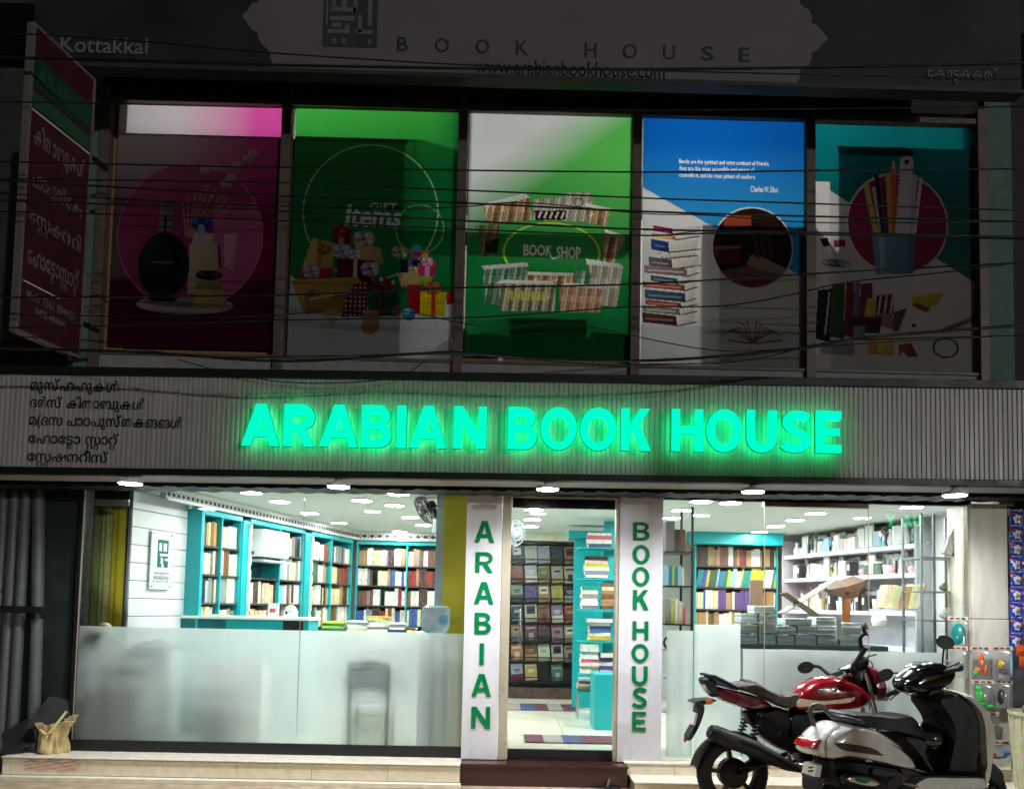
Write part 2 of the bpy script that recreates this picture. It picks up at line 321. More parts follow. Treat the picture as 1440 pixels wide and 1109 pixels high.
# ================================================================== canopy with ribbed fascia
SL = .0098                                            # the canopy runs out of level by about a centimetre a metre
def zc(x, z): return z+SL*x
cn = thing('canopy_fascia', 'ribbed grey metal fascia across the whole shop front', 'fascia', (0, -.9, 2.65))
X0, X1, pit = -5.2, 5.3, .0405; mb = MB(); prof = []
x = X0
while x < X1:
    prof += [(x, 0), (x+.007, -.008), (x+.027, -.008), (x+.034, 0)]; x += pit
vs = [];
for x, y in prof: vs += [(x, -.9+y, zc(x, 2.70)), (x, -.9+y, zc(x, 3.47))]
mb.add(vs, [(2*i, 2*i+2, 2*i+3, 2*i+1) for i in range(len(prof)-1)])
m_rib = M('ribbed_panel', lin((176, 173, 168)), .42, metal=.1, var=.12, scale=2.2, streak=(6, 1, .5))
mb.build('ribbed_panel', m_rib, cn)
def beam(Y0, Y1, z0, z1, mat, name, b=0.0):
    m = MB(); m.add([(x, y, zc(x, z)) for z in (z0, z1) for y in (Y0, Y1) for x in (X0, X1)], [(0, 2, 3, 1), (4, 5, 7, 6), (0, 1, 5, 4), (2, 6, 7, 3), (0, 4, 6, 2), (1, 3, 7, 5)])
    return m.build(name, mat, cn, bevel=b)
beam(-.935, -.8, 3.47, 3.54, m_black, 'top_trim', .004)
beam(-.935, -.85, 2.645, 2.702, m_black, 'bottom_trim', .004)
beam(-.89, .02, 2.70, 3.46, m_darkconc, 'core')
beam(-.85, -.46, 2.66, 2.69, M('soffit_panel', lin((170, 172, 168)), .5), 'soffit_panel')
beam(-.46, .0, 2.668, 2.69, m_blackgl, 'soffit_rear')
# wavy folded black awning tucked behind the soffit lip
aw = MB(); xs = np.linspace(X0, X1, 260)
vs = []
for x in xs: vs += [(x, -.40, zc(x, 2.69)), (x, -.41-.006*math.sin(x*23), zc(x, 2.632)+.006*math.sin(x*31)+.004*math.sin(x*77)), (x, -.10, zc(x, 2.632)+.005*math.sin(x*29+1))]
aw.add(vs, [(3*i+k, 3*i+3+k, 3*i+4+k, 3*i+1+k) for i in range(len(xs)-1) for k in (0, 1)]); aw.build('rolled_awning', m_black, cn, smooth=60)
# ------------------------------------------------------------------ downlights
for k, (px, py, w_) in enumerate(((183, 680, 'first from the left, above the curtain'), (476, 684.5, 'above the middle of the frosted window'), (770, 688, 'above the glass door'), (1059, 691.5, 'above the glass seam of the right window'), (1343, 696.5, 'at the right end, beside the stone pillar'))):
    p = P(px, py, -.84)
    if k: lx = f'lit white canopy downlight {w_}'
    else: lx = 'lit white canopy downlight first from the left, above the curtain'
    t = thing('downlight', lx, 'light', (p.x, p.y, p.z), 'canopy downlights')
    MB().lathe([(.03, .11), (.03, .035), (.098, .03), (.1, .004), (.09, .0)], p, (0, 0, 1), 28).build('rim', m_white, t, smooth=40)
    MB().lathe([(.088, -.003), (.088, .004)], p, (0, 0, 1), 16).build('glow_cover', m_led, t)
    MB().lathe([(0, -.004), (.088, -.004)], p, (0, 0, 1), 16).build('glow_face', m_led, t)
    sl_ = bpy.data.lights.new('downlight_beam', 'SPOT'); sl_.energy = 165; sl_.spot_size = math.radians(164); sl_.spot_blend = .8; sl_.shadow_soft_size = .08; sl_.color = (.96, .98, 1)
    so_ = bpy.data.objects.new('downlight_beam', sl_); COL.objects.link(so_); so_.parent = t; so_.location = (0, 0, -.02)
# ================================================================== illuminated name
def letter_mat():
    return emis('lit_green_acrylic', (0.0, 1.0, .58), 1.05), emis('green_halo_strip', (0.0, 1.0, .30), 6)
m_lit, m_halo = letter_mat()
ls = thing('illuminated_sign', 'glowing green letters reading ARABIAN BOOK HOUSE on ribbed fascia', 'sign', (.3, -.98, 3.0))
YL = -1.01
for ch, q0, q1 in (('A', 341.5, 393.5), ('R', 400, 443.5), ('A', 450.5, 504), ('B', 509, 551), ('I', 558.5, 571.5), ('A', 577, 628), ('N', 638, 684.5), ('B', 714, 755), ('O', 760, 811), ('O', 815.5, 866.5), ('K', 873, 914.5), ('H', 944, 988), ('O', 993, 1043), ('U', 1049.5, 1091.5), ('S', 1097, 1139), ('E', 1146.5, 1182)):
    yt, yb = 568.5+.0125*(q0-343), 627+.0125*(q0-343); A, B, C_, D = rect(q0, yt, q1, yb, YL); wr = (B-A)/(D-C_)
    lo = prism(MB(), block(ch, wr, .195), A, B, C_, D, YL, .022).build('letter', m_lit, ls)
    rt_ = prism(MB(), block(ch, wr, .195), A-.004, B+.004, C_-.004, D+.004, YL+.012, .0105).build('return_edge', m_black, lo)
    prism(MB(), block(ch, wr, .175), A+.006, B-.006, C_+.006, D-.006, YL+.02, .003).build('halo', m_halo, lo)
# ================================================================== Malayalam lettering
def mal(mb, toks, x0, x1, zb, zt, Y, thick=.02, bold=.006):
    """tokens laid side by side in visual order; (a,b) = b hung small beneath a; zb..zt is the x-height box of the plain letters"""
    items = []; cur = 0
    def put(s, sx, sy, dx, dy):
        v, f = glyphs(s, bold, .5, 2); v = v.copy(); lo = v[:, 0].min(); v[:, 0] = (v[:, 0]-lo)*sx+dx; v[:, 1] = v[:, 1]*sy+dy; items.append((v, f)); return (v[:, 0].max()-dx)
    for t in toks:
        if t == ' ': cur += .34; continue
        if isinstance(t, tuple):
            w1 = put(t[0], 1, 1, cur, 0); n = len(t)-1
            for k, b in enumerate(t[1:]): put(b, .62, .55, cur+w1*.12+k*w1*.42, -.36)
            cur += w1+.07
        else: cur += put(t, 1, 1, cur, 0)+.07
    tot = cur-.07; sx = (x1-x0)/tot; sz = (zt-zb)/.56
    for v, f in items:
        mb.add([(x0+a*sx, Y-(c+.5)*thick, zb+b*sz) for a, b, c in v], f)
m_letter = M('black_acrylic', lin((14, 15, 18)), .3, coat=.3)
ml = thing('malayalam_lettering', 'five lines of small black Malayalam letters on the left of the fascia', 'lettering', (-3.4, -.93, 2.8))
for toks, x0, x1, y0, y1 in (
    (['മു', 'സ്', 'ഹ', 'ഫു', 'ക', 'ൾ'], 43, 166, 538, 549.5),
    (['ദ', 'ർ', 'സ്', ' ', 'കി', 'താ', 'ബു', 'ക', 'ൾ'], 42, 203, 563, 574),
    (['മ', '(', 'ദ', 'സ', ' ', 'പാ', 'ഠ', 'പു', 'സ്', 'ത', 'ക', ('ങ', ), 'ങ', 'ൾ'], 41, 256, 588, 599.5),
    (['േ', 'ഫാ', 'േ', ('ട', 'ട'), 'ാ', ' ', ('സ', 'റ', 'റ'), 'ാ', ('റ്', 'റ')], 40, 166, 613, 624),
    (['േ', ('സ', 'റ', 'റ'), 'ഷ', 'ന', 'റീ', 'സ്'], 38, 152, 638, 649)):
    a, b, c, d = rect(x0, y0, x1, y1, -.915); q = MB(); mal(q, toks, a, b, c, d, -.9105, thick=.005, bold=.008); q.build('text_line', m_letter, ml)
# ================================================================== top name board
bd = thing('name_board', 'dark overhead name board with pale scalloped panel and kufic emblem', 'sign', (0, -.8, 6.18))
m_flex = M('pale_flex', lin((116, 112, 113)), .6, var=.08, scale=3); m_flexdk = M('dark_flex', lin((46, 48, 56)), .5, var=.25, scale=1.5)
m_print = M('charcoal_print', lin((52, 52, 56)), .6); m_wprint = M('white_print', lin((128, 128, 128)), .5, var=.25)
zb = 6.185
MB().box(P(46, 60, -.8).x, P(1436, 100, -.8).x, -.8, -.72, zb, 7.9).build('panel', m_flexdk, bd)
MB().box(P(46, 60, -.8).x, P(1436, 100, -.8).x, -.83, -.70, zb-.035, zb).build('bottom_rail', M('rail_metal', lin((62, 62, 62)), .5, var=.2), bd)
MB().box(-5.3, 5.4, -.72, .25, 6.78, 6.98).build('overhang', m_darkconc, bd)
lf = [(383, 96), (383, 90), (380, 77), (377, 70), (367, 63), (363, 53), (362, 45), (353, 42), (347, 32), (340, 23)]
rt = [(1165, 54), (1157, 62), (1149, 71), (1140, 75), (1142, 81), (1138, 92), (1125, 99), (1125, 109), (1119, 121)]
low = [P(x, y, -.806) for x, y in lf[::-1]] + [P(x, y, -.806) for x, y in rt[::-1]]
zt = P(340, 23, -.806).z
left = [P(x, y, -.806) for x, y in lf]; right = [P(x, y, -.806) for x, y in rt]
bot = [Vector((p.x, p.y, max(p.z, zb+.004))) for p in left]; 
topL = [Vector((p.x, p.y, 2*zt-p.z)) for p in left[::-1]]; zr = right[0].z; topR = [Vector((p.x, p.y, 2*zr-p.z)) for p in right[::-1]]
out = bot + topL[1:] + topR + right[1:]
out[-1] = Vector((out[-1].x, out[-1].y, zb+.004)); out[0] = Vector((out[0].x, out[0].y, zb+.004))
mb = MB(); n = len(out); mb.add(out + [Vector((p.x, -.8015, p.z)) for p in out], [tuple(range(n))]); mb.build('scalloped_panel', m_flex, bd)
lg = MB(); a, b, c, d = rect(455, -12, 531, 66.5, -.808); lgt = MB()
lg.box(a, b, -.812, -.8075, c, d)
def cell(u0, v0, u1, v1): lgt.box(a+(b-a)*u0, a+(b-a)*u1, -.8155, -.8125, d-(d-c)*v1, d-(d-c)*v0)
for q in ((.15, .02, .22, .32), (.33, .02, .42, .3), (.55, .02, .62, .38), (.12, .30, .60, .38), (.82, .02, .9, .62), (.12, .46, .58, .54), (.16, .58, .34, .66), (.08, .70, .5, .77), (.64, .44, .72, .74), (.60, .70, .92, .77), (.18, .86, .25, .95), (.36, .86, .43, .95), (.84, .86, .9, .95), (.05, .02, .08, .62), (.40, .62, .48, .7)): cell(*q)
lo = lg.build('emblem', M('grey_print', lin((62, 64, 70)), .6), bd); lgt.build('emblem_strokes', m_flex, lo)
for ch, x, w_ in zip('BOOKHOUSE', (558, 611.5, 669, 725.5, 822, 876, 932.5, 986.5, 1039.5), (16, 20, 19, 18, 17, 20, 17, 17, 15)):
    y = 52+(x-558)*.031; m = MB(); px_text(m, ch, x, y, x+w_, y+20.5, -.81, bold=.012); m.build('letter', m_print, bd)
m = MB(); px_text(m, 'www.arabianbookhouse.com', 668, 86, 935, 107, -.81); m.build('web_address', m_letter, bd)
m = MB(); px_text(m, 'Kottakkal', 85, 52.5, 208, 75, -.81, bold=.012); m.build('place_name', m_wprint, bd)
a, b, c, d = rect(1304, 100.5, 1402, 112, -.806); m = MB(); mal(m, ['േ', 'ക', 'ാ', ('ട', 'ട'), 'ക', 'ക', 'ൽ'], a, b, c, d, -.806, thick=.006, bold=.012); m.build('place_name', m_wprint, bd)
# ================================================================== posters in the upper windows
class Cv:
    def __init__(s, x0, y0, x1, y1, step=1.08):
        s.b = (x0, y0, x1, y1); s.nu = int((x1-x0)/step); s.nv = int((y1-y0)/step)
        s.X, s.Y = np.meshgrid(np.linspace(x0, x1, s.nu+1), np.linspace(y0, y1, s.nv+1)); s.a = np.zeros((s.nv+1, s.nu+1, 3))
    def put(s, m, c, al=1.0):
        c = np.array(lin(c)) if not isinstance(c, np.ndarray) else c
        s.a[m] = s.a[m]*(1-al)+(c if c.ndim == 1 else c[m])*al
    def all(s, fn): s.a[:] = fn(s.X, s.Y)
    def circ(s, x, y, r, c, ry=None, al=1.0, w=None):
        d = np.sqrt(((s.X-x)/r)**2+((s.Y-y)/(ry or r))**2)
        if w is not None: s.put(np.abs(d-1)*r < w, c, al)
        else: s.put(d < 1, s.shade(c, x-r, y-(ry or r), 2*r, 2*(ry or r)), al)
    def inside(s, pts):
        m = np.zeros(s.X.shape, bool); n = len(pts)
        for i in range(n):
            (xa, ya), (xb, yb) = pts[i], pts[(i+1) % n]
            if ya == yb: continue
            m ^= ((ya > s.Y) != (yb > s.Y)) & (s.X < (xb-xa)*(s.Y-ya)/(yb-ya)+xa)
        return m
    def shade(s, c, x, y, w_, h_):
        if not hasattr(s, 'nz'): r_ = np.random.default_rng(5); n_ = r_.random(s.X.shape); s.nz = (n_+np.roll(n_, 1, 0)+np.roll(n_, 1, 1)+np.roll(n_, 2, 0))/4
        f = 1.16-.34*np.clip((s.X-x)/max(w_, 1), 0, 1)-.22*np.clip((s.Y-y)/max(h_, 1), 0, 1)+.5*(s.nz-.5)
        return np.array(lin(c))[None, None, :]*f[..., None]
    def poly(s, pts, c, al=1.0):
        xs = [p[0] for p in pts]; ys = [p[1] for p in pts]; s.put(s.inside(pts), s.shade(c, min(xs), min(ys), max(xs)-min(xs), max(ys)-min(ys)), al)
    def line(s, pts, w, c, al=1.0):
        for (xa, ya), (xb, yb) in zip(pts[:-1], pts[1:]):
            L = max(1e-6, (xb-xa)**2+(yb-ya)**2); t = np.clip(((s.X-xa)*(xb-xa)+(s.Y-ya)*(yb-ya))/L, 0, 1)
            s.put((s.X-xa-t*(xb-xa))**2+(s.Y-ya-t*(yb-ya))**2 < w*w, c, al)
    def spines(s, pts, cols, pitch=4.2, dark=.35):      # a bundle of book spines inside a quadrilateral
        m = s.inside(pts); k = np.floor((s.X+.15*s.Y)/pitch).astype(int); fr = (s.X+.15*s.Y)/pitch-k
        C = np.array([lin(c) for c in cols])[np.abs(k*7919) % len(cols)]; C = C*np.where(fr < .2, dark, 1)[..., None]
        yy = (s.Y-min(p[1] for p in pts))/max(1, max(p[1] for p in pts)-min(p[1] for p in pts))
        C = C*np.where((np.abs(yy-.45) < .12) & ((k*31) % 3 > 0), 1.5, 1)[..., None]; s.a[m] = np.clip(C, 0, .9)[m]
    def text(s, t, x0, y0, x1, y1, c, bold=0, shear=0, al=1.0):
        v, f = glyphs(t, bold, 0, 2); lo, hi = v.min(0), v.max(0); n = (v-lo)/np.where(hi-lo < 1e-6, 1, hi-lo)
        X = x0+n[:, 0]*(x1-x0)+shear*(n[:, 1]-.5); Yv = y1-n[:, 1]*(y1-y0); bx0, by0, bx1, by1 = s.b; col = np.array(lin(c))
        for q in f:
            pts = [(X[i], Yv[i]) for i in q]; xs = [p[0] for p in pts]; ys = [p[1] for p in pts]
            i0 = max(0, int((min(xs)-bx0)/(bx1-bx0)*s.nu)); i1 = int((max(xs)-bx0)/(bx1-bx0)*s.nu)+2; j0 = max(0, int((min(ys)-by0)/(by1-by0)*s.nv)); j1 = int((max(ys)-by0)/(by1-by0)*s.nv)+2
            XX, YY = s.X[j0:j1, i0:i1], s.Y[j0:j1, i0:i1]; m = np.zeros(XX.shape, bool); k = len(pts)
            for i in range(k):
                (xa, ya), (xb, yb) = pts[i], pts[(i+1) % k]
                if ya != yb: m ^= ((ya > YY) != (yb > YY)) & (XX < (xb-xa)*(YY-ya)/(yb-ya)+xa)
            s.a[j0:j1, i0:i1][m] = s.a[j0:j1, i0:i1][m]*(1-al)+col*al
    def build(s, th, Y):
        x0, y0, x1, y1 = s.b; A, B, C_, D = P(x0, y0, Y), P(x1, y0, Y), P(x0, y1, Y), P(x1, y1, Y)
        X0, X1 = (A.x+C_.x)/2, (B.x+D.x)/2; Z1, Z0 = (A.z+B.z)/2, (C_.z+D.z)/2
        me = bpy.data.meshes.new('print'); W, H = s.nu+1, s.nv+1; o_ = LOC[th.name]
        gx, gz = np.meshgrid(np.linspace(X0, X1, W), np.linspace(Z1, Z0, H)); co = np.stack([gx-o_.x, np.full_like(gx, Y-o_.y), gz-o_.z], -1).reshape(-1, 3)
        i, j = np.meshgrid(np.arange(s.nu), np.arange(s.nv)); q = (j*W+i).ravel(); F = np.stack([q, q+W, q+W+1, q+1], 1)
        me.vertices.add(len(co)); me.vertices.foreach_set('co', co.ravel()); me.loops.add(F.size); me.loops.foreach_set('vertex_index', F.ravel())
        me.polygons.add(len(F)); me.polygons.foreach_set('loop_start', np.arange(len(F))*4); me.update(calc_edges=True)
        at = me.color_attributes.new('Col', 'FLOAT_COLOR', 'POINT'); at.data.foreach_set('color', np.concatenate([s.a.reshape(-1, 3), np.ones((len(co), 1))], 1).ravel())
        me.materials.append(m_poster); o = bpy.data.objects.new('print', me); COL.objects.link(o); o.parent = th; LOC[o.name] = o_
        return X0, X1, Z0, Z1
def print_mat():
    m = bpy.data.materials.new('backlit_film'); m.use_nodes = True; t = m.node_tree; N = t.nodes; N.remove(N['Principled BSDF'])
    a = N.new('ShaderNodeVertexColor'); a.layer_name = 'Col'; d = N.new('ShaderNodeBsdfDiffuse'); tr = N.new('ShaderNodeBsdfTranslucent'); g = N.new('ShaderNodeBsdfGlossy'); g.inputs['Roughness'].default_value = .12
    n = N.new('ShaderNodeTexNoise'); n.inputs['Scale'].default_value = 2.5; tc = N.new('ShaderNodeTexCoord'); t.links.new(tc.outputs['Object'], n.inputs['Vector'])
    sc = N.new('ShaderNodeVectorMath'); sc.operation = 'SCALE'; mr = N.new('ShaderNodeMapRange'); mr.inputs['To Min'].default_value = .75; mr.inputs['To Max'].default_value = 1.1; t.links.new(n.outputs[0], mr.inputs[0]); t.links.new(a.outputs[0], sc.inputs[0]); t.links.new(mr.outputs[0], sc.inputs['Scale'])
    t.links.new(sc.outputs[0], d.inputs[0]); t.links.new(a.outputs[0], tr.inputs[0])
    m1 = N.new('ShaderNodeMixShader'); m1.inputs[0].default_value = .7; t.links.new(d.outputs[0], m1.inputs[1]); t.links.new(tr.outputs[0], m1.inputs[2])
    fr = N.new('ShaderNodeFresnel'); fr.inputs[0].default_value = 1.3; m2 = N.new('ShaderNodeMixShader'); t.links.new(fr.outputs[0], m2.inputs[0]); t.links.new(m1.outputs[0], m2.inputs[1]); t.links.new(g.outputs[0], m2.inputs[2])
    t.links.new(m2.outputs[0], N['Material Output'].inputs[0]); return m
m_poster = print_mat()
def L3(c): return np.array(lin(c))
def mixc(a, b, t): return a+(b-a)*np.clip(t, 0, 1)[..., None]
YP = .02
wt = M('white_poster_print', lin((235, 238, 235)), .5, var=.03)
# 1 perfume ---------------------------------------------------------
c = Cv(160, 143, 397, 489)
def bg(X, Y):
    top = mixc(L3((236, 230, 236)), L3((226, 84, 172)), (X-235)/120); low_ = mixc(L3((120, 100, 108)), L3((138, 22, 88)), (X-170)/90)
    return mixc(top, low_, (Y-175)/120)
c.all(bg); c.put(c.Y > 398, (96, 14, 62))
c.circ(268, 333, 102, (176, 62, 122), al=.8); c.circ(268, 333, 102, (210, 120, 160), w=1); c.put((np.hypot(c.X-268, c.Y-333) < 101) & (c.X > 300) & (c.Y > 285), (206, 116, 168), .7)
for k in range(9): c.line([(262+k*1.5, 335), (255+k*9, 262+6*abs(k-4))], 1, (196, 150, 120))
for (x, y) in ((345, 222), (352, 214), (330, 232), (300, 236), (285, 240), (265, 232), (315, 258), (322, 250)):
    c.circ(x, y, 8, (206, 180, 180), 5, .8); c.line([(x, y), (288, 320)], .8, (150, 110, 90), .8)
c.circ(265, 430, 68, (196, 186, 190), 13); c.circ(265, 426, 60, (150, 140, 146), 8)
c.poly([(268, 345), (308, 345), (312, 410), (268, 415)], (206, 190, 160)); c.poly([(274, 330), (300, 330), (304, 346), (270, 346)], (214, 206, 196)); c.line([(309, 348), (312, 375)], 2, (110, 60, 60))
c.circ(283, 316, 15, (40, 60, 150), 9); c.circ(273, 312, 5, (90, 110, 200)); c.circ(293, 312, 5, (70, 90, 190)); c.line([(283, 322), (283, 334)], 5, (160, 190, 220))
c.circ(233, 376, 36, (24, 34, 34), 46); c.circ(224, 362, 20, (58, 70, 68), 26, .5); c.poly([(210, 418), (256, 418), (250, 426), (216, 426)], (20, 26, 28))
for y in (288, 300, 312, 322): c.poly([(225, y-5), (243, y-5), (245, y+5), (223, y+5)], (140, 134, 140)); c.line([(226, y), (242, y)], .8, (60, 50, 60))
c.line([(232, 308), (232, 330)], 1.6, (30, 24, 30)); c.line([(218, 372), (245, 372)], 1, (120, 120, 120))
c.poly([(276, 404), (318, 404), (320, 430), (278, 432)], (188, 178, 96)); c.poly([(282, 398), (312, 398), (316, 406), (278, 406)], (150, 140, 80)); c.circ(297, 388, 19, (36, 34, 34), 7); c.circ(286, 386, 5, (80, 76, 76)); c.circ(308, 386, 5, (76, 70, 70))
c.poly([(315, 330), (335, 330), (330, 380), (318, 376)], (220, 190, 200), .6)
p1 = thing('window_poster', 'magenta perfume bottles poster in the leftmost upper window', 'poster', (P(278, 489).x, 0, 3.95), 'posters in the upper windows'); c.build(p1, YP)
# 2 gifts -----------------------------------------------------------
c = Cv(410, 152, 645, 510)
c.all(lambda X, Y: mixc(mixc(L3((70, 190, 70)), L3((20, 132, 62)), (Y-150)/90), L3((18, 126, 60)), (X-600)/60))
c.circ(520, 300, 95, (190, 230, 160), w=.9); c.circ(590, 322, 34, (150, 210, 130), w=.8)
fl_ = c.inside([(405, 388), (420, 398), (432, 402), (500, 430), (560, 440), (600, 425), (640, 420), (650, 418), (650, 515), (405, 515)]); c.put(fl_, (206, 214, 216))
sp = np.random.default_rng(3).random(c.X.shape); c.put(fl_ & (sp > .985), (70, 72, 80))
def gift(pts, col, rib=None, dots=None, band=None):
    c.poly(pts, col); xs = [p[0] for p in pts]; ys = [p[1] for p in pts]; m = c.inside(pts)
    if dots: c.put(m & (((c.X % 6.4)-3.2)**2+((c.Y % 6.4)-3.2)**2 < 1.8), dots)
    if rib: cx = (min(xs)+max(xs))/2; c.put(m & (np.abs(c.X-cx) < 3), rib)
def bow(x, y, r, col):
    for a in range(0, 360, 45): c.circ(x+r*.6*math.cos(math.radians(a)), y+r*.45*math.sin(math.radians(a)), r*.42, tuple(min(255, max(0, int(v*(.78+.3*((a//45) % 2))))) for v in col), r*.3)
gift([(466, 324), (494, 324), (492, 350), (470, 350)], (128, 20, 30), (190, 150, 120)); bow(480, 328, 12, (150, 40, 40))
gift([(440, 338), (474, 346), (468, 380), (426, 382)], (206, 180, 110), (170, 120, 60)); bow(456, 354, 10, (170, 120, 60))
gift([(500, 345), (535, 350), (541, 372), (500, 376)], (206, 178, 120)); bow(512, 338, 16, (210, 200, 180)); 
gift([(424, 382), (470, 380), (470, 400), (424, 402)], (170, 50, 90)); gift([(476, 366), (528, 368), (524, 412), (474, 414)], (92, 16, 36), (200, 200, 214)); bow(482, 356, 14, (190, 196, 210)); bow(440, 386, 13, (190, 180, 190)); bow(522, 380, 14, (196, 190, 206)); bow(500, 360, 10, (214, 214, 224))
gift([(412, 398), (505, 392), (518, 408), (478, 446), (430, 442)], (190, 158, 76)); c.poly([(432, 420), (510, 414), (505, 428), (436, 446)], (160, 120, 60)); bow(443, 418, 10, (150, 120, 70)); c.line([(440, 424), (470, 418)], 2, (230, 200, 120))
gift([(500, 402), (520, 398), (518, 446), (482, 448), (490, 420)], (124, 22, 44), None, (230, 220, 226))
gift([(520, 410), (562, 408), (560, 444), (522, 446)], (14, 96, 56), (120, 30, 30)); bow(540, 402, 16, (130, 40, 40)); c.circ(555, 398, 3, (230, 220, 220)); c.circ(538, 394, 3, (230, 220, 220))
gift([(564, 366), (592, 366), (592, 395), (564, 395)], (30, 36, 60), (120, 140, 200)); bow(563, 355, 12, (196, 196, 150)); gift([(560, 384), (592, 384), (594, 404), (566, 404)], (216, 190, 130)); bow(583, 380, 8, (220, 200, 140))
c.circ(586, 353, 9, (96, 170, 206)); c.circ(586, 359, 8, (190, 50, 90), 4); c.poly([(594, 352), (602, 350), (604, 366), (596, 366)], (230, 170, 80))
gift([(588, 370), (616, 368), (612, 390), (592, 392)], (196, 50, 130), (240, 170, 200)); bow(602, 368, 9, (240, 190, 210)); gift([(592, 388), (610, 388), (608, 400), (592, 400)], (160, 206, 60))
gift([(574, 400), (594, 400), (594, 440), (578, 440)], (180, 30, 40)); gift([(594, 410), (630, 410), (628, 444), (594, 444)], (226, 206, 30), (190, 60, 30), (180, 150, 20)); bow(610, 404, 13, (190, 100, 60)); gift([(630, 410), (645, 408), (645, 424), (630, 428)], (200, 30, 40))
c.circ(578, 442, 9, (60, 140, 190)); c.circ(576, 438, 4, (170, 210, 230)); c.circ(561, 437, 7, (150, 90, 60)); c.poly([(514, 440), (534, 436), (538, 462), (528, 472), (512, 468)], (188, 140, 110)); c.circ(470, 452, 9, (196, 176, 110), 4); c.poly([(455, 440), (478, 436), (480, 446), (458, 448)], (214, 200, 160))
c.text('GIFT', 519, 287, 557, 297, (236, 240, 236)); c.text('Items', 486, 290, 564, 321, (236, 240, 236), bold=.03, shear=4)
p2 = thing('window_poster', 'green gift items poster with a heap of wrapped presents', 'poster', (P(527, 505).x, 0, 3.95), 'posters in the upper windows'); c.build(p2, YP)
# 3 book shop -------------------------------------------------------
c = Cv(657, 161, 891, 503)
def bg(X, Y):
    base = mixc(L3((96, 200, 92)), L3((22, 128, 62)), (Y-200)/190+(760-X)/900); d = (X-660)*.62+(Y-160)*.8
    return mixc(L3((236, 238, 238)), base, (d-75)/70)
c.all(bg)
c.circ(776, 357, 67, (190, 230, 60), 42, w=1.6)
pal1 = [(196, 172, 130), (170, 140, 96), (200, 190, 160), (150, 110, 80), (120, 90, 60)]; pal2 = [(120, 150, 120), (60, 110, 80), (160, 180, 150), (90, 130, 110)]; pal3 = [(206, 200, 180), (180, 170, 150), (150, 150, 140)]
c.spines([(677, 290), (742, 278), (748, 312), (685, 318)], pal1); c.poly([(675, 292), (736, 274), (744, 280), (682, 296)], (226, 228, 226))
c.spines([(750, 282), (795, 278), (795, 312), (750, 312)], pal3, 5); c.poly([(751, 298), (797, 297), (798, 310), (752, 312)], (30, 34, 34)); 
for k in range(5): c.line([(757+k*8, 308), (760+k*8, 300)], 1.2, (220, 220, 210))
c.spines([(795, 272), (832, 270), (832, 312), (795, 312)], pal3, 4); c.circ(813, 285, 6, (90, 90, 80), w=1); c.spines([(824, 290), (856, 295), (854, 318), (826, 314)], pal1); c.poly([(822, 286), (858, 292), (858, 296), (824, 291)], (230, 230, 226))
c.spines([(668, 322), (702, 318), (700, 360), (680, 366)], [(150, 120, 80), (110, 100, 70), (70, 90, 60)]); c.poly([(682, 345), (702, 338), (700, 358), (684, 360)], (40, 40, 34)); c.spines([(850, 330), (878, 334), (862, 372), (848, 366)], pal1); c.poly([(850, 322), (880, 330), (874, 332), (850, 326)], (230, 226, 220))
c.spines([(680, 380), (742, 376), (742, 400), (682, 420)], pal2); c.poly([(678, 378), (742, 371), (744, 377), (682, 383)], (214, 220, 214))
c.spines([(741, 388), (810, 388), (810, 405), (741, 405)], pal1); c.poly([(744, 384), (808, 384), (806, 389), (742, 389)], (220, 222, 216))
c.spines([(810, 380), (865, 384), (862, 415), (810, 410)], pal2, 6); c.spines([(828, 372), (876, 376), (868, 430), (840, 428)], pal3, 5); c.poly([(824, 364), (872, 370), (878, 376), (826, 372)], (226, 226, 222))
c.spines([(685, 405), (700, 402), (705, 432), (684, 430)], pal2, 7)
c.spines([(702, 402), (782, 400), (782, 438), (706, 440)], [(200, 190, 160), (80, 110, 70), (170, 160, 130)], 4.6); c.poly([(698, 402), (706, 397), (778, 396), (782, 402)], (230, 232, 228)); c.put(c.inside([(716, 412), (770, 412), (770, 424), (716, 424)]) & (np.sin(c.X*1.3) > -.2), (196, 200, 90))
c.spines([(788, 404), (850, 404), (846, 438), (790, 440)], [(206, 180, 150), (186, 150, 120), (160, 120, 96)], 4.4); c.poly([(790, 402), (796, 398), (848, 401), (850, 406)], (232, 228, 224))
c.text('BOOK', 737, 346, 777, 362, (240, 244, 236), bold=.015); c.text('SHOP', 783, 348, 817, 364, (240, 244, 236), bold=.015); c.line([(774, 361), (778, 365), (785, 363)], 1, (240, 244, 236))
p3 = thing('window_poster', 'green and white book shop poster with a ring of books', 'poster', (P(774, 505).x, 0, 3.95), 'posters in the upper windows'); c.build(p3, YP)
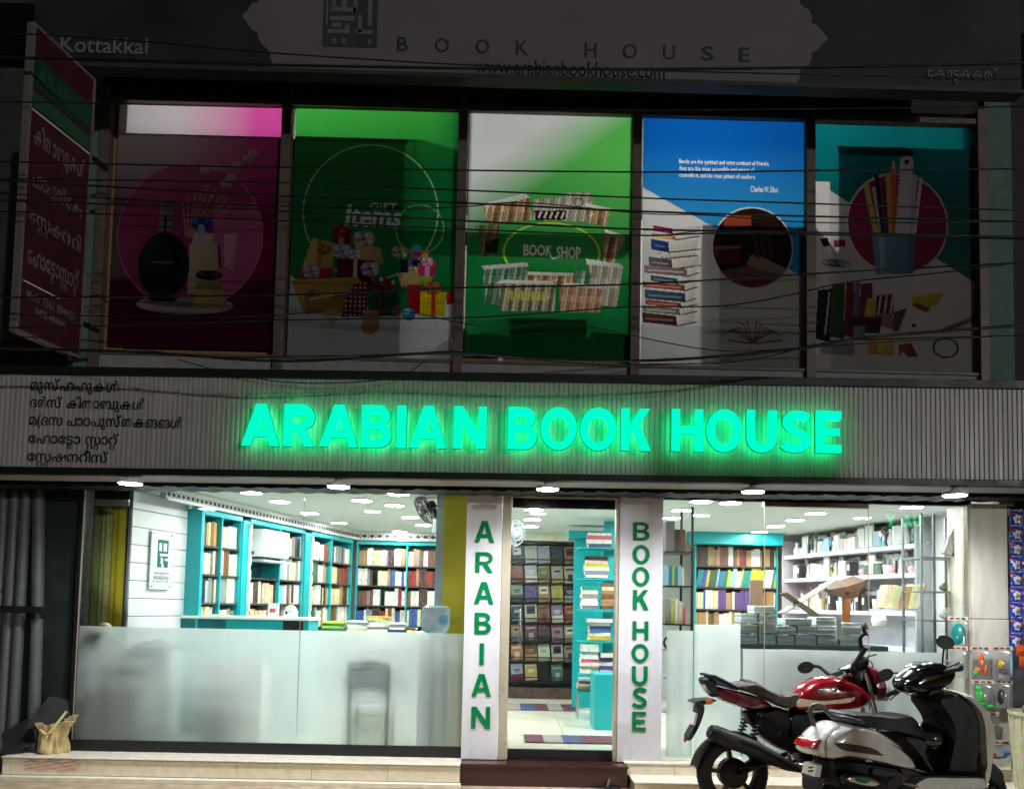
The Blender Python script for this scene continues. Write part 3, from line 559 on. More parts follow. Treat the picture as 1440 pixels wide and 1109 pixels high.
# 4 old books -------------------------------------------------------
c = Cv(903, 168, 1131, 522, .8)
c.all(lambda X, Y: mixc(L3((12, 104, 200)), L3((46, 150, 214)), (Y-200)/100)*1.0)
lw = c.Y > 268+(c.X-903)*.53; c.put(lw, (222, 224, 220)); c.put(lw & (c.Y > 460), (196, 200, 198))
c.circ(1058, 349, 57.5, (230, 230, 226)); c.circ(1058, 349, 55.5, (44, 26, 22))
ins = np.hypot(c.X-1058, c.Y-349) < 55
c.put(ins & c.inside([(1018, 304), (1056, 302), (1056, 318), (1018, 322)]), (150, 66, 44)); c.put(ins & c.inside([(1002, 350), (1040, 348), (1042, 370), (1002, 374)]), (96, 34, 36)); c.put(ins & c.inside([(1002, 348), (1042, 346), (1042, 351), (1002, 353)]), (150, 96, 60))
c.put(ins & c.inside([(1005, 385), (1060, 372), (1115, 385), (1090, 400), (1030, 402)]), (124, 86, 72)); c.put(ins & c.inside([(1055, 360), (1064, 358), (1108, 378), (1100, 386), (1050, 374)]), (156, 130, 110)); c.put(ins & c.inside([(1040, 396), (1090, 394), (1080, 404), (1045, 405)]), (120, 60, 40))
for x in (1058, 1068, 1078): c.put(ins & c.inside([(x, 332), (x+6, 330), (x+10, 362), (x+3, 362)]), (74, 54, 50))
stack = [(322, 333, 918, 945, 985, (150, 30, 90)), (333, 341, 916, 950, 982, (186, 130, 50)), (341, 359, 915, 940, 983, (40, 70, 130)), (359, 368, 925, 932, 980, (190, 186, 170)), (366, 382, 912, 945, 984, (96, 96, 90)), (378, 392, 906, 966, 982, (140, 120, 120)), (392, 403, 915, 953, 980, (60, 80, 86)), (401, 412, 904, 963, 980, (150, 76, 60)), (412, 428, 907, 964, 978, (70, 84, 106)), (426, 436, 908, 958, 980, (150, 70, 46)), (434, 446, 904, 956, 979, (130, 124, 116)), (444, 461, 904, 952, 979, (80, 50, 50))]
for y0, y1, x0, xm, x1, col in stack:
    c.poly([(xm, y0+3), (x1, y0-2), (x1-3, y1-5), (xm+2, y1)], (222, 218, 206)); c.line([(xm, y1), (x1+1, y1-6)], .9, (60, 40, 36)); c.poly([(x0, y0-1), (xm, y0+3), (xm+1, y1), (x0+1, y1-4)], col); c.line([(x0+6, (y0+y1)/2-1), (xm-6, (y0+y1)/2+1)], 1.2, tuple(min(255, v+60) for v in col))
for k in range(-6, 7):
    if k: c.line([(1058, 482), (1058+k*5, 462+abs(k)*1.2-4), (1058+k*7.2, 446+abs(k)*4.5)], .8, (110, 90, 84)); c.poly([(1058, 482), (1058+k*6, 462+abs(k)), (1058+k*7, 452+abs(k)*4.5)], (196, 184, 170), .5)
c.line([(1025, 479), (1050, 482), (1068, 482), (1100, 477)], 1.2, (120, 96, 84))
for s_, x0, x1, y in (('Books are the quietest and most constant of friends;', 954, 1081, 226), ('they are the most accessible and wisest of', 954, 1060, 236), ('counsellors, and the most patient of teachers.', 954, 1062, 245.5), ('Charles W. Eliot', 1055, 1094, 262)): c.text(s_, x0, y, x1, y+8.5, (240, 246, 250), bold=.02)
p4 = thing('window_poster', 'blue and white poster with stacked books and a quotation', 'poster', (P(1017, 515).x, 0, 3.95), 'posters in the upper windows'); c.build(p4, YP)
# 5 stationery ------------------------------------------------------
c = Cv(1145, 178, 1374, 528)
c.all(lambda X, Y: mixc(L3((16, 150, 156)), L3((10, 108, 108)), (Y-190)/90))
c.put(c.Y > 258+(c.X-1145)*.615, (206, 206, 206)); c.put((c.X < 1167) & (c.Y > 260), (228, 230, 226))  # paler left strip: backlight past the cupboard put into the print colour
c.circ(1262, 316, 72, (226, 226, 224)); c.circ(1262, 316, 69.5, (158, 40, 84))
for x0, y0, x1, y1, w_, col in ((1218, 262, 1232, 330, 3.6, (220, 190, 110)), (1230, 268, 1240, 330, 3.4, (206, 200, 196)), (1233, 250, 1242, 330, 3, (40, 40, 50)), (1249, 250, 1252, 330, 4.6, (216, 170, 90)), (1257, 238, 1258, 330, 4.2, (206, 110, 60)), (1287, 250, 1280, 330, 4, (190, 190, 200)), (1296, 252, 1286, 330, 2.2, (220, 220, 226)), (1244, 258, 1248, 330, 2, (70, 40, 90))): c.line([(x0, y0), (x1, y1)], w_, col)
c.line([(1276, 228), (1268, 330)], 9.5, (208, 212, 214)); c.circ(1276, 228, 3.4, (40, 60, 60)); 
for k in range(18): c.line([(1263-k*.35, 245+k*4.6), (1267-k*.35, 245+k*4.6)], .6, (60, 70, 70))
c.line([(1257, 229), (1257.5, 242)], 1.6, (230, 220, 190))
c.poly([(1226, 330), (1287, 330), (1284, 386), (1231, 388)], (110, 150, 176)); c.poly([(1236, 332), (1246, 332), (1246, 386), (1238, 386)], (160, 190, 206)); c.poly([(1276, 332), (1287, 332), (1284, 386), (1274, 386)], (80, 120, 150))
c.poly([(1153, 340), (1164, 338), (1167, 350), (1158, 352)], (50, 40, 50)); c.poly([(1172, 342), (1188, 340), (1189, 350), (1173, 352)], (130, 60, 70))
for k in range(6): c.circ(1166+k*4, 373+(k % 2)*2, 9, (60, 60, 66), 4, w=.8)
for x0, x1, y0, y1, col in ((1146, 1167, 412, 484, (28, 36, 70)), (1162, 1170, 414, 478, (40, 50, 60)), (1166, 1186, 404, 480, (60, 96, 50)), (1186, 1199, 400, 478, (140, 34, 40)), (1198, 1207, 400, 460, (90, 120, 150)), (1206, 1225, 402, 460, (130, 30, 80)), (1215, 1228, 422, 452, (206, 190, 60)), (1228, 1237, 418, 460, (150, 90, 110)), (1236, 1254, 416, 464, (170, 130, 130))): c.poly([(x0+4, y0), (x1+2, y0-2), (x1, y1), (x0, y1-4)], col)
c.spines([(1232, 418), (1256, 416), (1256, 442), (1232, 444)], [(140, 40, 60), (210, 200, 200), (70, 30, 60)], 2.8); c.line([(1166, 416), (1160, 472)], 1, (210, 210, 220)); c.poly([(1190, 448), (1240, 448), (1236, 470), (1195, 470)], (70, 40, 44)); c.poly([(1256, 440), (1275, 434), (1262, 468), (1254, 466)], (110, 70, 80))
c.poly([(1218, 478), (1255, 476), (1256, 498), (1220, 500)], (206, 150, 90)); c.poly([(1232, 476), (1256, 476), (1256, 500), (1234, 500)], (206, 196, 90)); c.poly([(1280, 418), (1325, 412), (1318, 428), (1300, 434), (1282, 430)], (196, 186, 60)); c.poly([(1281, 430), (1302, 440), (1308, 434), (1288, 426)], (140, 80, 60))
for k in range(3): c.line([(1325, 462+k*3), (1372, 442+k*4)], 1.6, [(150, 110, 80), (120, 60, 50), (190, 170, 150)][k])
c.poly([(1262, 485), (1280, 482), (1290, 502), (1275, 502), (1268, 494), (1264, 502)], (150, 60, 50)); c.circ(1328, 488, 17, (60, 60, 60), 13, w=1.6); c.circ(1284, 458, 3, (30, 30, 34)); c.poly([(1150, 488), (1200, 482), (1202, 502), (1156, 500)], (90, 84, 90), .6); c.poly([(1200, 462), (1216, 460), (1216, 474), (1200, 476)], (120, 150, 160))
p5 = thing('window_poster', 'teal stationery poster with pencils in a blue cup', 'poster', (P(1260, 520).x, 0, 3.95), 'posters in the upper windows'); c.build(p5, YP)
# frames ------------------------------------------------------------
fr = thing('window_frame_grid', 'brown aluminium frames around the five poster windows', 'window frame', (.3, 0, 3.6))
for xt, xb in ((149, 138), (403.5, 394), (650.5, 646), (896, 891.5), (1138, 1138), (1379, 1379)):
    a = (P(xt, 130).x+P(xb, 510).x)/2; MB().box(a-.045, a+.045, -.05, .06, 3.6, 6.53).build('mullion', m_brown, fr, bevel=.004)
zt0 = 6.385; zs = [P(150, 490).x]
MB().box(P(150, 150).x, P(1379, 170).x, -.035, .05, zt0, zt0+.055).build('head_rail', m_brown, fr, bevel=.003)
MB().box(P(140, 500).x, P(1379, 500).x, -.012, .03, 3.6, 3.90).build('bottom_panel', MATS['grey_plaster'], fr)
MB().box(P(140, 500).x, P(1379, 500).x, -.03, .05, 3.90, 3.93).build('bottom_rail', m_brown, fr, bevel=.003)
MB().box(P(150, 150).x, P(1379, 170).x, .04, .06, zt0+.055, 6.53).build('dark_gap_panel', m_blackgl, fr)  # dark of the recess behind the board, put in as a black panel
# the lit store room behind the translucent posters -------------------
m_bulb = emis('store_room_bulb', (1, .98, .94), 900)
for bx, lab in ((-2.2, 'lit bulb glowing through the perfume and gift posters'), (1.9, 'lit bulb glowing through the green and blue posters')):
    lp = thing('store_room_lamp', lab, 'lamp', (bx, 1.9, 6.5)); MB().lathe([(.02, .5), (.02, .12), (.05, .1), (.05, .06)], (bx, 1.9, 6.5), (0, 0, 1), 12).build('cord', m_black, lp); MB().ball((bx, 1.9, 6.5), .06, n=8, m=6).build('bulb', m_bulb, lp, smooth=80)
m_card = M('cardboard', lin((150, 118, 84)), .9, var=.15)
def silhouette(name, lab, x0, y0, x1, y1, Ya, Yb, cat='box', grp=None):
    A, B, C_, D = rect(x0, y0, x1, y1, Ya); t = thing(name, lab, cat, ((A+B)/2, (Ya+Yb)/2, C_), grp)
    MB().box(A, B, Ya, Yb, max(C_, 3.425), D).build('carcass', m_card, t, bevel=.01)
    MB().box(A-.004, B+.004, Ya-.006, Yb+.004, D, D+.03).build('lid', m_card, t); return t
silhouette('store_cupboard', 'dark cupboard silhouette filling the perfume poster below its top band', 148, 198, 402, 540, .09, .5, 'cupboard')
silhouette('store_cupboard', 'narrow dark cupboard silhouette at the left edge of the perfume poster', 140, 110, 181, 540, .07, .085, 'cupboard')
silhouette('store_cupboard', 'dark cupboard silhouette behind the left part of the gift poster', 404, 202, 583, 540, .09, .5, 'cupboard')
silhouette('store_cupboard', 'dark cupboard silhouette behind the lower right of the blue poster', 985, 322, 1138, 540, .09, .5, 'cupboard')
silhouette('store_cupboard', 'dark cupboard silhouette behind the stationery poster', 1168, 216, 1336, 540, .09, .5, 'cupboard')
silhouette('store_cupboard', 'tall dark cupboard silhouette at the right edge of the stationery poster', 1337, 120, 1400, 540, .09, .5, 'cupboard')
tb = thing('store_table', 'dark table silhouette along the bottom of the green book shop poster', 'table', (.3, .3, 3.43))
for q in ((648, 463, 700, 540), (707, 442, 828, 540), (835, 462, 893, 540)): MB().pbox(*q, .08, .4).build('drawer_block', m_card, tb)
MB().pbox(584, 327, 893, 333, .08, .3).build('shelf_board', m_card, tb)
# ================================================================== projecting side sign
A = P(127, 110, -.05); Bp = P(45, 36, -.8)
uN, uF = Vector((P(36, 250, -1.5).x, -1.5, 0)), Vector((P(123, 300, -.87).x, -.87, 0))
ztop = (P(45, 36, -1.5).z+P(129, 110, -.87).z)/2; zbot = (P(27, 468, -1.5).z+P(114, 500, -.87).z)/2
m_signp = M('sign_print', lin((176, 160, 160)), .5, var=.25)
ss = thing('projecting_sign', 'narrow red and green sign board projecting at the left corner', 'sign', (uN.x, -1.18, zbot))
U = (uF-uN); Nn = Vector((U.y, -U.x, 0)).normalized()      # towards the right-hand side
if Nn.x < 0: Nn = -Nn
def sb(u0, u1, v0, v1, t0, t1, mb=None):
    mb = mb or MB(); c0 = uN+U*((u0+u1)/2)+Nn*((t0+t1)/2); c0.z = zbot+(ztop-zbot)*(v0+v1)/2
    return mb.obox(c0, U*(u1-u0)/2, Nn*(t1-t0)/2, Vector((0, 0, (ztop-zbot)*(v1-v0)/2)))
m_red = M('dark_red_flex', lin((72, 20, 34)), .5, var=.15); m_grn = M('green_flex', lin((18, 66, 46)), .5, var=.15); m_grn2 = M('light_green_flex', lin((34, 92, 58)), .5)
sb(0, 1, 0, 1, -.05, 0).build('board', m_red, ss); sb(.02, .98, .80, .90, 0, .004).build('green_band', m_grn, ss); sb(.02, .98, .735, .785, 0, .004).build('light_green_band', m_grn2, ss); sb(.02, .98, .722, .727, 0, .004).build('white_rule', wt, ss); sb(.05, .6, .165, .169, 0, .004).build('white_rule', wt, ss)
for q in ((-.02, 0.02, -.004, 1.004), (.98, 1.02, -.004, 1.004)): sb(*q, -.054, .006).build('edge_rail', M('pale_edge', lin((120, 112, 108)), .5), ss)
for q in ((.02, .98, -.004, .006), (.02, .98, .994, 1.004)): sb(*q, -.054, .006).build('edge_rail', MATS['pale_edge'], ss)
for zz_ in (.12, .72): sb(.97, 1.35, zz_, zz_+.015, -.04, -.01).build('bracket', m_black, ss)
def side_text(fill, v0, v1, u0, u1, name, mat):
    t = MB(); fill(t); v = np.array(t.v); lo, hi = v.min(0), v.max(0); n = (v-lo)/np.where(hi-lo < 1e-6, 1, hi-lo)
    out = [uN+U*(u0+(u1-u0)*a)+Nn*.007+Vector((0, 0, zbot+(ztop-zbot)*(v0+(v1-v0)*c_))) for a, b_, c_ in n]
    MB().add(out, t.f).build(name, mat, ss)
side_text(lambda t: fit_text(t, 'ARABIAN', 0, 1, 0, 1, 0, bold=.02), .82, .88, .08, .92, 'sign_text', m_grn2)
for toks, v0, v1 in ((['കി', 'താ', 'ബു', 'ക', 'ൾ'], .60, .69), (['പാ', 'ഠ', 'പു', 'സ്', 'ത', 'കം'], .465, .545), (['േ', ('സ', 'റ', 'റ'), 'ഷ', 'ന', 'റി'], .335, .42), (['േ', 'ഫാ', 'േ', ('ട', 'ട'), 'ാ', ('സ', 'റ', 'റ'), 'ാ', ('റ്', 'റ')], .2, .295)):
    side_text(lambda t: mal(t, toks, 0, 1, 0, 1, 0, thick=.001, bold=.016), v0, v1, .08, .9, 'sign_text', m_signp)
side_text(lambda t: fit_text(t, 'Mob: 7561 894481', 0, 1, 0, 1, 0, bold=.01), .115, .145, .1, .86, 'sign_text', m_wprint); side_text(lambda t: fit_text(t, '9495 444441', 0, 1, 0, 1, 0, bold=.01), .075, .1, .24, .72, 'sign_text', m_wprint)
# ================================================================== overhead cables
m_cab = M('cable_rubber', lin((14, 15, 17)), .6)
cabs = [
 ('thick black cable crossing the bottom of the pale scalloped board', .017, -1.7, [(-60, 80), (0, 81), (200, 86), (400, 92), (720, 97), (1000, 97), (1440, 89), (1500, 87)]),
 ('thin cable descending across the web address on the board', .0085, -1.9, [(-60, 42), (0, 46), (180, 57), (387, 75), (665, 92), (900, 99), (1440, 112), (1500, 113)]),
 ('thin cable running along the top edge of the perfume poster', .008, -1.6, [(-60, 142), (0, 143), (200, 147), (430, 152), (800, 156), (1440, 150), (1500, 149)]),
 ('straight cable crossing above the quotation, highest over the poster pictures', .010, -1.7, [(-60, 226), (33, 228), (405, 236), (893, 242), (1150, 240), (1374, 238), (1500, 236)]),
 ('second cable below the quotation, sloping gently right', .0095, -1.65, [(-60, 250), (33, 252), (400, 257), (640, 267), (893, 278), (1100, 285), (1374, 294), (1500, 298)]),
 ('cable passing just over the roof of the ring of books', .011, -1.75, [(-60, 250), (143, 262), (400, 276), (640, 285), (893, 297), (1133, 304), (1374, 310), (1500, 313)]),
 ('sagging thin cable meeting the others at the gift poster edge', .007, -1.6, [(-60, 270), (200, 281), (400, 290), (560, 294), (660, 290), (740, 285), (900, 300), (1000, 303), (1150, 313), (1374, 312), (1500, 309)]),
 ('cable crossing the gift heading and the top of the lime oval', .011, -1.7, [(-60, 280), (173, 288), (400, 297), (643, 310), (886, 322), (1150, 327), (1424, 333), (1500, 335)]),
 ('lowest cable of the bundle crossing inside the lime oval', .0095, -1.65, [(-60, 296), (173, 302), (400, 311), (643, 322), (890, 331), (1010, 328), (1200, 331), (1424, 336), (1500, 338)]),
 ('taut cable rising right across the gift heap and book stack', .011, -1.8, [(-60, 419), (0, 418), (390, 415), (643, 405), (900, 399), (1191, 382), (1424, 370), (1500, 366)]),
 ('slack cable curling up through the white part of the blue poster', .0085, -1.6, [(-60, 462), (150, 458), (400, 450), (643, 447), (740, 442), (880, 432), (1016, 430), (1110, 415), (1191, 397), (1335, 382), (1500, 360)]),
 ('thick wavy cable along the bottom of the posters', .017, -1.7, [(-60, 488), (190, 495), (400, 508), (574, 498), (650, 496), (782, 505), (900, 507), (1000, 502), (1133, 489), (1222, 474), (1440, 457), (1500, 452)]),
 ('thin cable just under the thick wavy one', .0075, -1.65, [(-60, 470), (120, 478), (190, 490), (300, 502), (480, 500), (650, 499), (830, 512), (900, 512), (1040, 508), (1150, 484), (1200, 478), (1500, 470)]),
 ('thin cable dipping between the gift heap and the green table', .0065, -1.6, [(-60, 440), (300, 446), (480, 437), (566, 438), (640, 452), (705, 462), (800, 455), (1000, 492), (1140, 488), (1260, 480), (1500, 468)]),
 ('short loose wire drooping over the top of the ribbed fascia', .007, -1.02, [(250, 505), (320, 524), (400, 537), (480, 538), (560, 530), (600, 505)]),
]
for lab, r, Y, pts in cabs:
    q = catmull([P(x, y, Y+.04*math.sin(i*1.3)) for i, (x, y) in enumerate(pts)], 10)
    tag(MB().tube(q, r*.62, 6).build('overhead_cable', m_cab, smooth=60), lab, 'cable', 'overhead cables')
# ================================================================== ground-floor glazing
def frost_mat():
    m = bpy.data.materials.new('frosted_film'); m.use_nodes = True; t = m.node_tree; N = t.nodes; N.remove(N['Principled BSDF'])
    r = N.new('ShaderNodeBsdfRefraction'); r.inputs['Roughness'].default_value = .33; r.inputs['IOR'].default_value = 1.13; r.inputs[0].default_value = (.95, .98, .97, 1)
    tl = N.new('ShaderNodeBsdfTranslucent'); tl.inputs[0].default_value = (.96, .98, .975, 1); d = N.new('ShaderNodeBsdfDiffuse'); d.inputs[0].default_value = (.82, .86, .855, 1)
    m0 = N.new('ShaderNodeMixShader'); m0.inputs[0].default_value = .12; t.links.new(tl.outputs[0], m0.inputs[1]); t.links.new(d.outputs[0], m0.inputs[2])
    m1 = N.new('ShaderNodeMixShader'); nz = N.new('ShaderNodeTexNoise'); nz.inputs['Scale'].default_value = 2.2; nz.inputs['Detail'].default_value = 8; nz.inputs['Roughness'].default_value = .7; tcc = N.new('ShaderNodeTexCoord'); t.links.new(tcc.outputs['Object'], nz.inputs['Vector']); rg = N.new('ShaderNodeMapRange'); rg.inputs['From Min'].default_value = .3; rg.inputs['From Max'].default_value = .7; rg.inputs['To Min'].default_value = .56; rg.inputs['To Max'].default_value = .68; t.links.new(nz.outputs[0], rg.inputs[0]); t.links.new(rg.outputs[0], m1.inputs[0]); t.links.new(r.outputs[0], m1.inputs[1]); t.links.new(m0.outputs[0], m1.inputs[2]); trp = N.new('ShaderNodeBsdfTransparent'); mz = N.new('ShaderNodeMixShader'); mz.inputs[0].default_value = .11; t.links.new(m1.outputs[0], mz.inputs[1]); t.links.new(trp.outputs[0], mz.inputs[2]); t.links.new(mz.outputs[0], N['Material Output'].inputs[0]); return m
m_frost = frost_mat()
XL, XP1 = -3.93, P(653, 880).x
XS = P(422, 870).x; ZT = 2.665; ZFr = 1.342
lw_ = thing('front_window', 'wide frosted shop window left of the door, clear above', 'window', ((XL+XP1)/2, 0, FZ))
for a, b in ((XL, XS-.0015), (XS+.0015, XP1)):
    MB().box(a, b, 0, .010, FZ+.1, ZT).build('glass_pane', m_glass, lw_)
    MB().box(a+.003, b-.003, .0125, .0165, FZ+.1, ZFr).build('frosted_film', m_frost, lw_)
MB().box(XL-.01, XP1, -.012, .024, FZ, FZ+.1).build('base_rail', m_black, lw_, bevel=.003)
MB().box(XL-.006, XL, -.004, .014, FZ+.1, ZT).build('edge_strip', m_alu, lw_)
MB().box(XS-.0015, XS+.0015, .001, .009, ZFr, ZT).build('seam', m_alu, lw_)
MB().box(XL-.02, 4.45, .03, .09, ZT-.012, CZ).build('head_track', m_black, lw_)
# name pillars ------------------------------------------------------
def pillar(lab, word, ys, xc, x0, x1, name='name_pillar'):
    t = thing(name, lab, 'pillar', ((x0+x1)/2, -.03, FZ-.02))
    MB().box(x0, x1, -.06, .14, FZ-.02 if False else FZ, 2.69).build('cladding', m_acp, t, bevel=.004)
    for ch, (y0, y1), xm in zip(word, ys, xc):
        hw = {'A': 13.8, 'R': 12.3, 'I': 3.0, 'N': 13.2, 'O': 12, 'U': 11, 'H': 11, 'K': 11, 'B': 11.5, 'S': 10.5, 'E': 9.5}[ch]
        a, b, c, d = rect(xm-hw, y0, xm+hw, y1, -.062); prism(MB(), block(ch, (b-a)/(d-c), .2), a, b, c, d, -.0605, .008).build('letter', m_green, t)
    return t
xa0, xa1 = P(657, 700, -.06).x, P(707, 700, -.06).x
pillar('white pillar with the vertical green word ARABIAN left of the door', 'ARABIAN', ((732, 763), (776, 805), (818, 849), (861, 891), (904, 934), (947, 979), (993, 1024)), (681.5, 681, 680.5, 679, 677.5, 677, 676), xa0, xa1)
xb0, xb1 = P(871, 800, -.06).x, P(932, 800, -.06).x
pillar('white pillar with the vertical green words BOOK HOUSE right of the door', 'BOOKHOUSE', ((734, 760), (766, 793), (797, 824), (829, 857), (873, 899), (905, 931), (936, 963), (966, 995), (1000, 1027)), (902, 901.5, 901, 901, 900.5, 900, 899.5, 899, 898.5), xb0, xb1)
# door --------------------------------------------------------------
dr = thing('glass_door', 'glass entrance door with black rails and steel handle', 'door', ((xa1+xb0)/2, 0, FZ))
fx0, fx1 = xa1+.004, xb0-.004; dx0, dx1 = P(717, 880).x, P(863, 880).x
MB().box(fx0, dx0-.005, -.05, .06, FZ, 2.66).build('frame_jamb', m_alu, dr, bevel=.004); MB().box(dx1+.005, fx1, -.05, .06, FZ, 2.66).build('frame_jamb', m_alu, dr, bevel=.004)
zh = P(790, 701).z; MB().box(dx0-.005, dx1+.005, -.045, .055, zh, 2.66).build('frame_head', m_alu, dr, bevel=.003)
zl = P(790, 714.5).z; MB().box(dx0, dx1, -.012, .03, zl, zh-.003).build('top_rail', m_blackgl, dr, bevel=.003)
zk = P(790, 1053.5).z; MB().box(dx0, dx1, -.012, .03, FZ, zk).build('bottom_rail', m_black, dr, bevel=.003)
MB().box(dx0, dx1, .003, .013, zk, zl).build('glass_pane', m_glass, dr)
hx = P(731, 880).x; hz0, hz1 = P(731, 910).z, P(731, 855).z
MB().tube(catmull([(hx, .0, hz0+.03), (hx, -.05, hz0+.02), (hx, -.06, hz0+.06), (hx, -.06, hz1-.06), (hx, -.05, hz1-.02), (hx, 0, hz1-.03)], 5), .012, 10).build('handle', M('steel', lin((190, 194, 198)), .18, metal=.9, var=.05), dr, smooth=60)
m_steel = MATS['steel']
# right window ------------------------------------------------------
xw0, xw1 = xb1+.003, P(1362, 880).x; s1, s2 = P(1075, 850).x, P(1222, 850).x
rw = thing('front_window', 'clear display window right of the door behind the parked bikes', 'window', ((xw0+xw1)/2, 0, FZ))
for a, b in ((xw0, s1-.0015), (s1+.0015, s2-.0015), (s2+.0015, xw1)): MB().box(a, b, 0, .01, FZ+.016, ZT).build('glass_pane', m_glass, rw)
for x in (s1, s2): MB().box(x-.002, x+.002, -.001, .011, FZ+.016, ZT).build('seam', m_alu, rw)
fz2 = P(1300, 882).z
MB().box(P(1045, 950).x, P(1330, 950).x, .013, .016, FZ+.016, P(1150, 914).z).build('frosted_film', m_frost, rw)
MB().pbox(937, 886, 974, 1062, .013, .016).build('frosted_film', m_frost, rw)
MB().pbox(976, 878, 1041, 1062, .02, .03).build('white_backing_panel', m_frost, rw)
MB().pbox(1075, 698, 1222, 713, .03, .10).build('header_board', m_alu, rw); MB().pbox(1224, 704, 1358, 709, .03, .10).build('header_board', m_alu, rw)
# stone pillar ------------------------------------------------------
m_stone = M('stained_stone', lin((222, 218, 204)), .6, var=.2, scale=2.5, bump=.1, bscale=30, streak=(4, 1, .7))
sp_ = thing('stone_pillar', 'pale stained stone pillar at the right end of the shop front', 'pillar', (P(1392, 1000, -.1).x, 0, FZ))
x0, x1 = P(1366.5, 800, -.1).x, P(1418, 800, -.1).x; zk2 = P(1392, 870, -.1).z
MB().box(x0, x1, -.1, .3, 0, zk2-.003).build('lower_slab', m_stone, sp_, bevel=.004); MB().box(x0+.002, x1-.002, -.098, .3, zk2+.003, 2.66).build('upper_slab', m_stone, sp_, bevel=.004); MB().box(x0+.01, x1-.01, -.088, .28, zk2-.003, zk2+.003).build('joint', m_grout, sp_)
MB().box(P(1359.5, 800, -.03).x, x0-.004, -.05, .05, FZ, 2.66).build('edge_profile', m_alu, sp_, bevel=.003)
MB().box(x1+.004, x1+.05, .0, .3, 0, 2.66).build('dark_reveal', m_black, sp_); MB().box(x1+.052, 5.6, .05, .11, 0, 2.66).build('dark_infill', m_black, sp_)
# ================================================================== left corner outside
rc = thing('corner_recess', 'dark green painted recess left of the frosted window', 'wall', (-4.2, .4, 0))
MB().box(-4.9, -3.95, .12, .2, 0, 2.7).build('back_face', MATS['dark_green_paint'], rc); MB().box(-3.975, -3.945, .0, .115, 0, 2.7).build('return_face', m_black, rc)
m_shut = M('grey_shutter', lin((84, 90, 90)), .55, metal=.1, var=.2, streak=(1, 1, 8))
sh = thing('shutter_column', 'grey ribbed shutter column at the far left edge', 'shutter', (P(0, 1050, 0).x, .02, 0))
x0, x1 = P(-60, 850, 0).x, P(33, 850, 0).x
for i in range(6):
    a = x0+(x1-x0)*i/6; b = x0+(x1-x0)*(i+1)/6; MB().lathe([((b-a)/2*.98, 0), ((b-a)/2*.98, 2.4)], ((a+b)/2, .03, FZ), (0, 0, 1), 16).build('rib', m_shut, sh, smooth=60)
sh2 = thing('shutter_column', 'narrow grey pipe beside the dark green recess', 'pipe', (P(52, 1000, 0).x, .03, 0))
MB().tube([(P(52, 690, 0).x, .03, 2.62), (P(50, 850, 0).x, .03, 1.5), (P(44, 1040, 0).x, .03, FZ+.002)], .055, 14).build('pipe', m_shut, sh2, smooth=60)
MB().tube([(P(50, 850, 0).x, .03, 1.40), (P(50, 850, 0).x, .03, 1.46)], .06, 14).build('collar', m_black, sh2, smooth=60)
br = MB(); br.pbox(-60, 851, 58, 861, -.1, -.06); tag(br.build('cross_bar', m_black), 'black horizontal bar fixed across the grey shutter columns', 'bar')
m_ply = M('dark_ply', lin((24, 27, 27)), .8, var=.25)
for k, (lab, px, py, ang, w_, h_, Y) in enumerate((('dark board leaning at a slant left of the sack', 26, 1040, 38, .2, .26, -.12), ('dark board leaning behind the sack', 74, 1008, -24, .2, .3, -.08))):
    c0 = P(px, py, Y); c0.z = max(c0.z, .2); a = math.radians(ang); t = MB().obox((c0.x, c0.y, c0.z+.02), (w_/2*math.cos(a), .05, w_/2*math.sin(a)), (0.02, .012, 0), (-h_/2*math.sin(a)*.9, .08, h_/2*math.cos(a)*.9))
    tag(t.build('leaning_board', m_ply, bevel=.004), lab, 'board')
# crumpled sack -----------------------------------------------------
m_sack = M('woven_sack', lin((198, 178, 128)), .8, var=.35, scale=14, bump=.5, bscale=90)
c0 = P(73, 1052, -.12); sk = thing('crumpled_sack', 'crumpled yellowish woven sack standing at the left corner', 'sack', (c0.x, c0.y, FZ))
def sack(u, v):
    a = u*2*math.pi; r = .125+.02*math.sin(3*a+2*v)+.016*math.sin(7*a+5*v)+.012*math.sin(13*a); r *= (1.0-.25*v+.55*max(0, v-.72)**1.1*2) ; z = v*.27
    if v > .6: z += (v-.6)*(.17*max(0, math.cos(a-.35))**2+0.025*math.sin(5*a)+.012*math.sin(9*a+1)); 
    dx = .16*max(0, v-.55)*max(0, math.cos(a-.2))
    if v < .05: r *= .9
    return (c0.x+r*math.cos(a)+dx, c0.y+r*.7*math.sin(a), FZ+z)
mb = MB().grid(sack, 56, 22); mb.build('body', m_sack, sk, smooth=50, solid=.004)
MB().tube(catmull([(c0.x-.09, c0.y-.06, FZ+.24), (c0.x+.0, c0.y-.10, FZ+.18), (c0.x+.08, c0.y-.08, FZ+.28), (c0.x+.14, c0.y-.05, FZ+.38)], 6), [.012]*18+[.016], 8).build('rolled_rim', M('sack_rim', lin((226, 206, 140)), .7), sk, smooth=60)
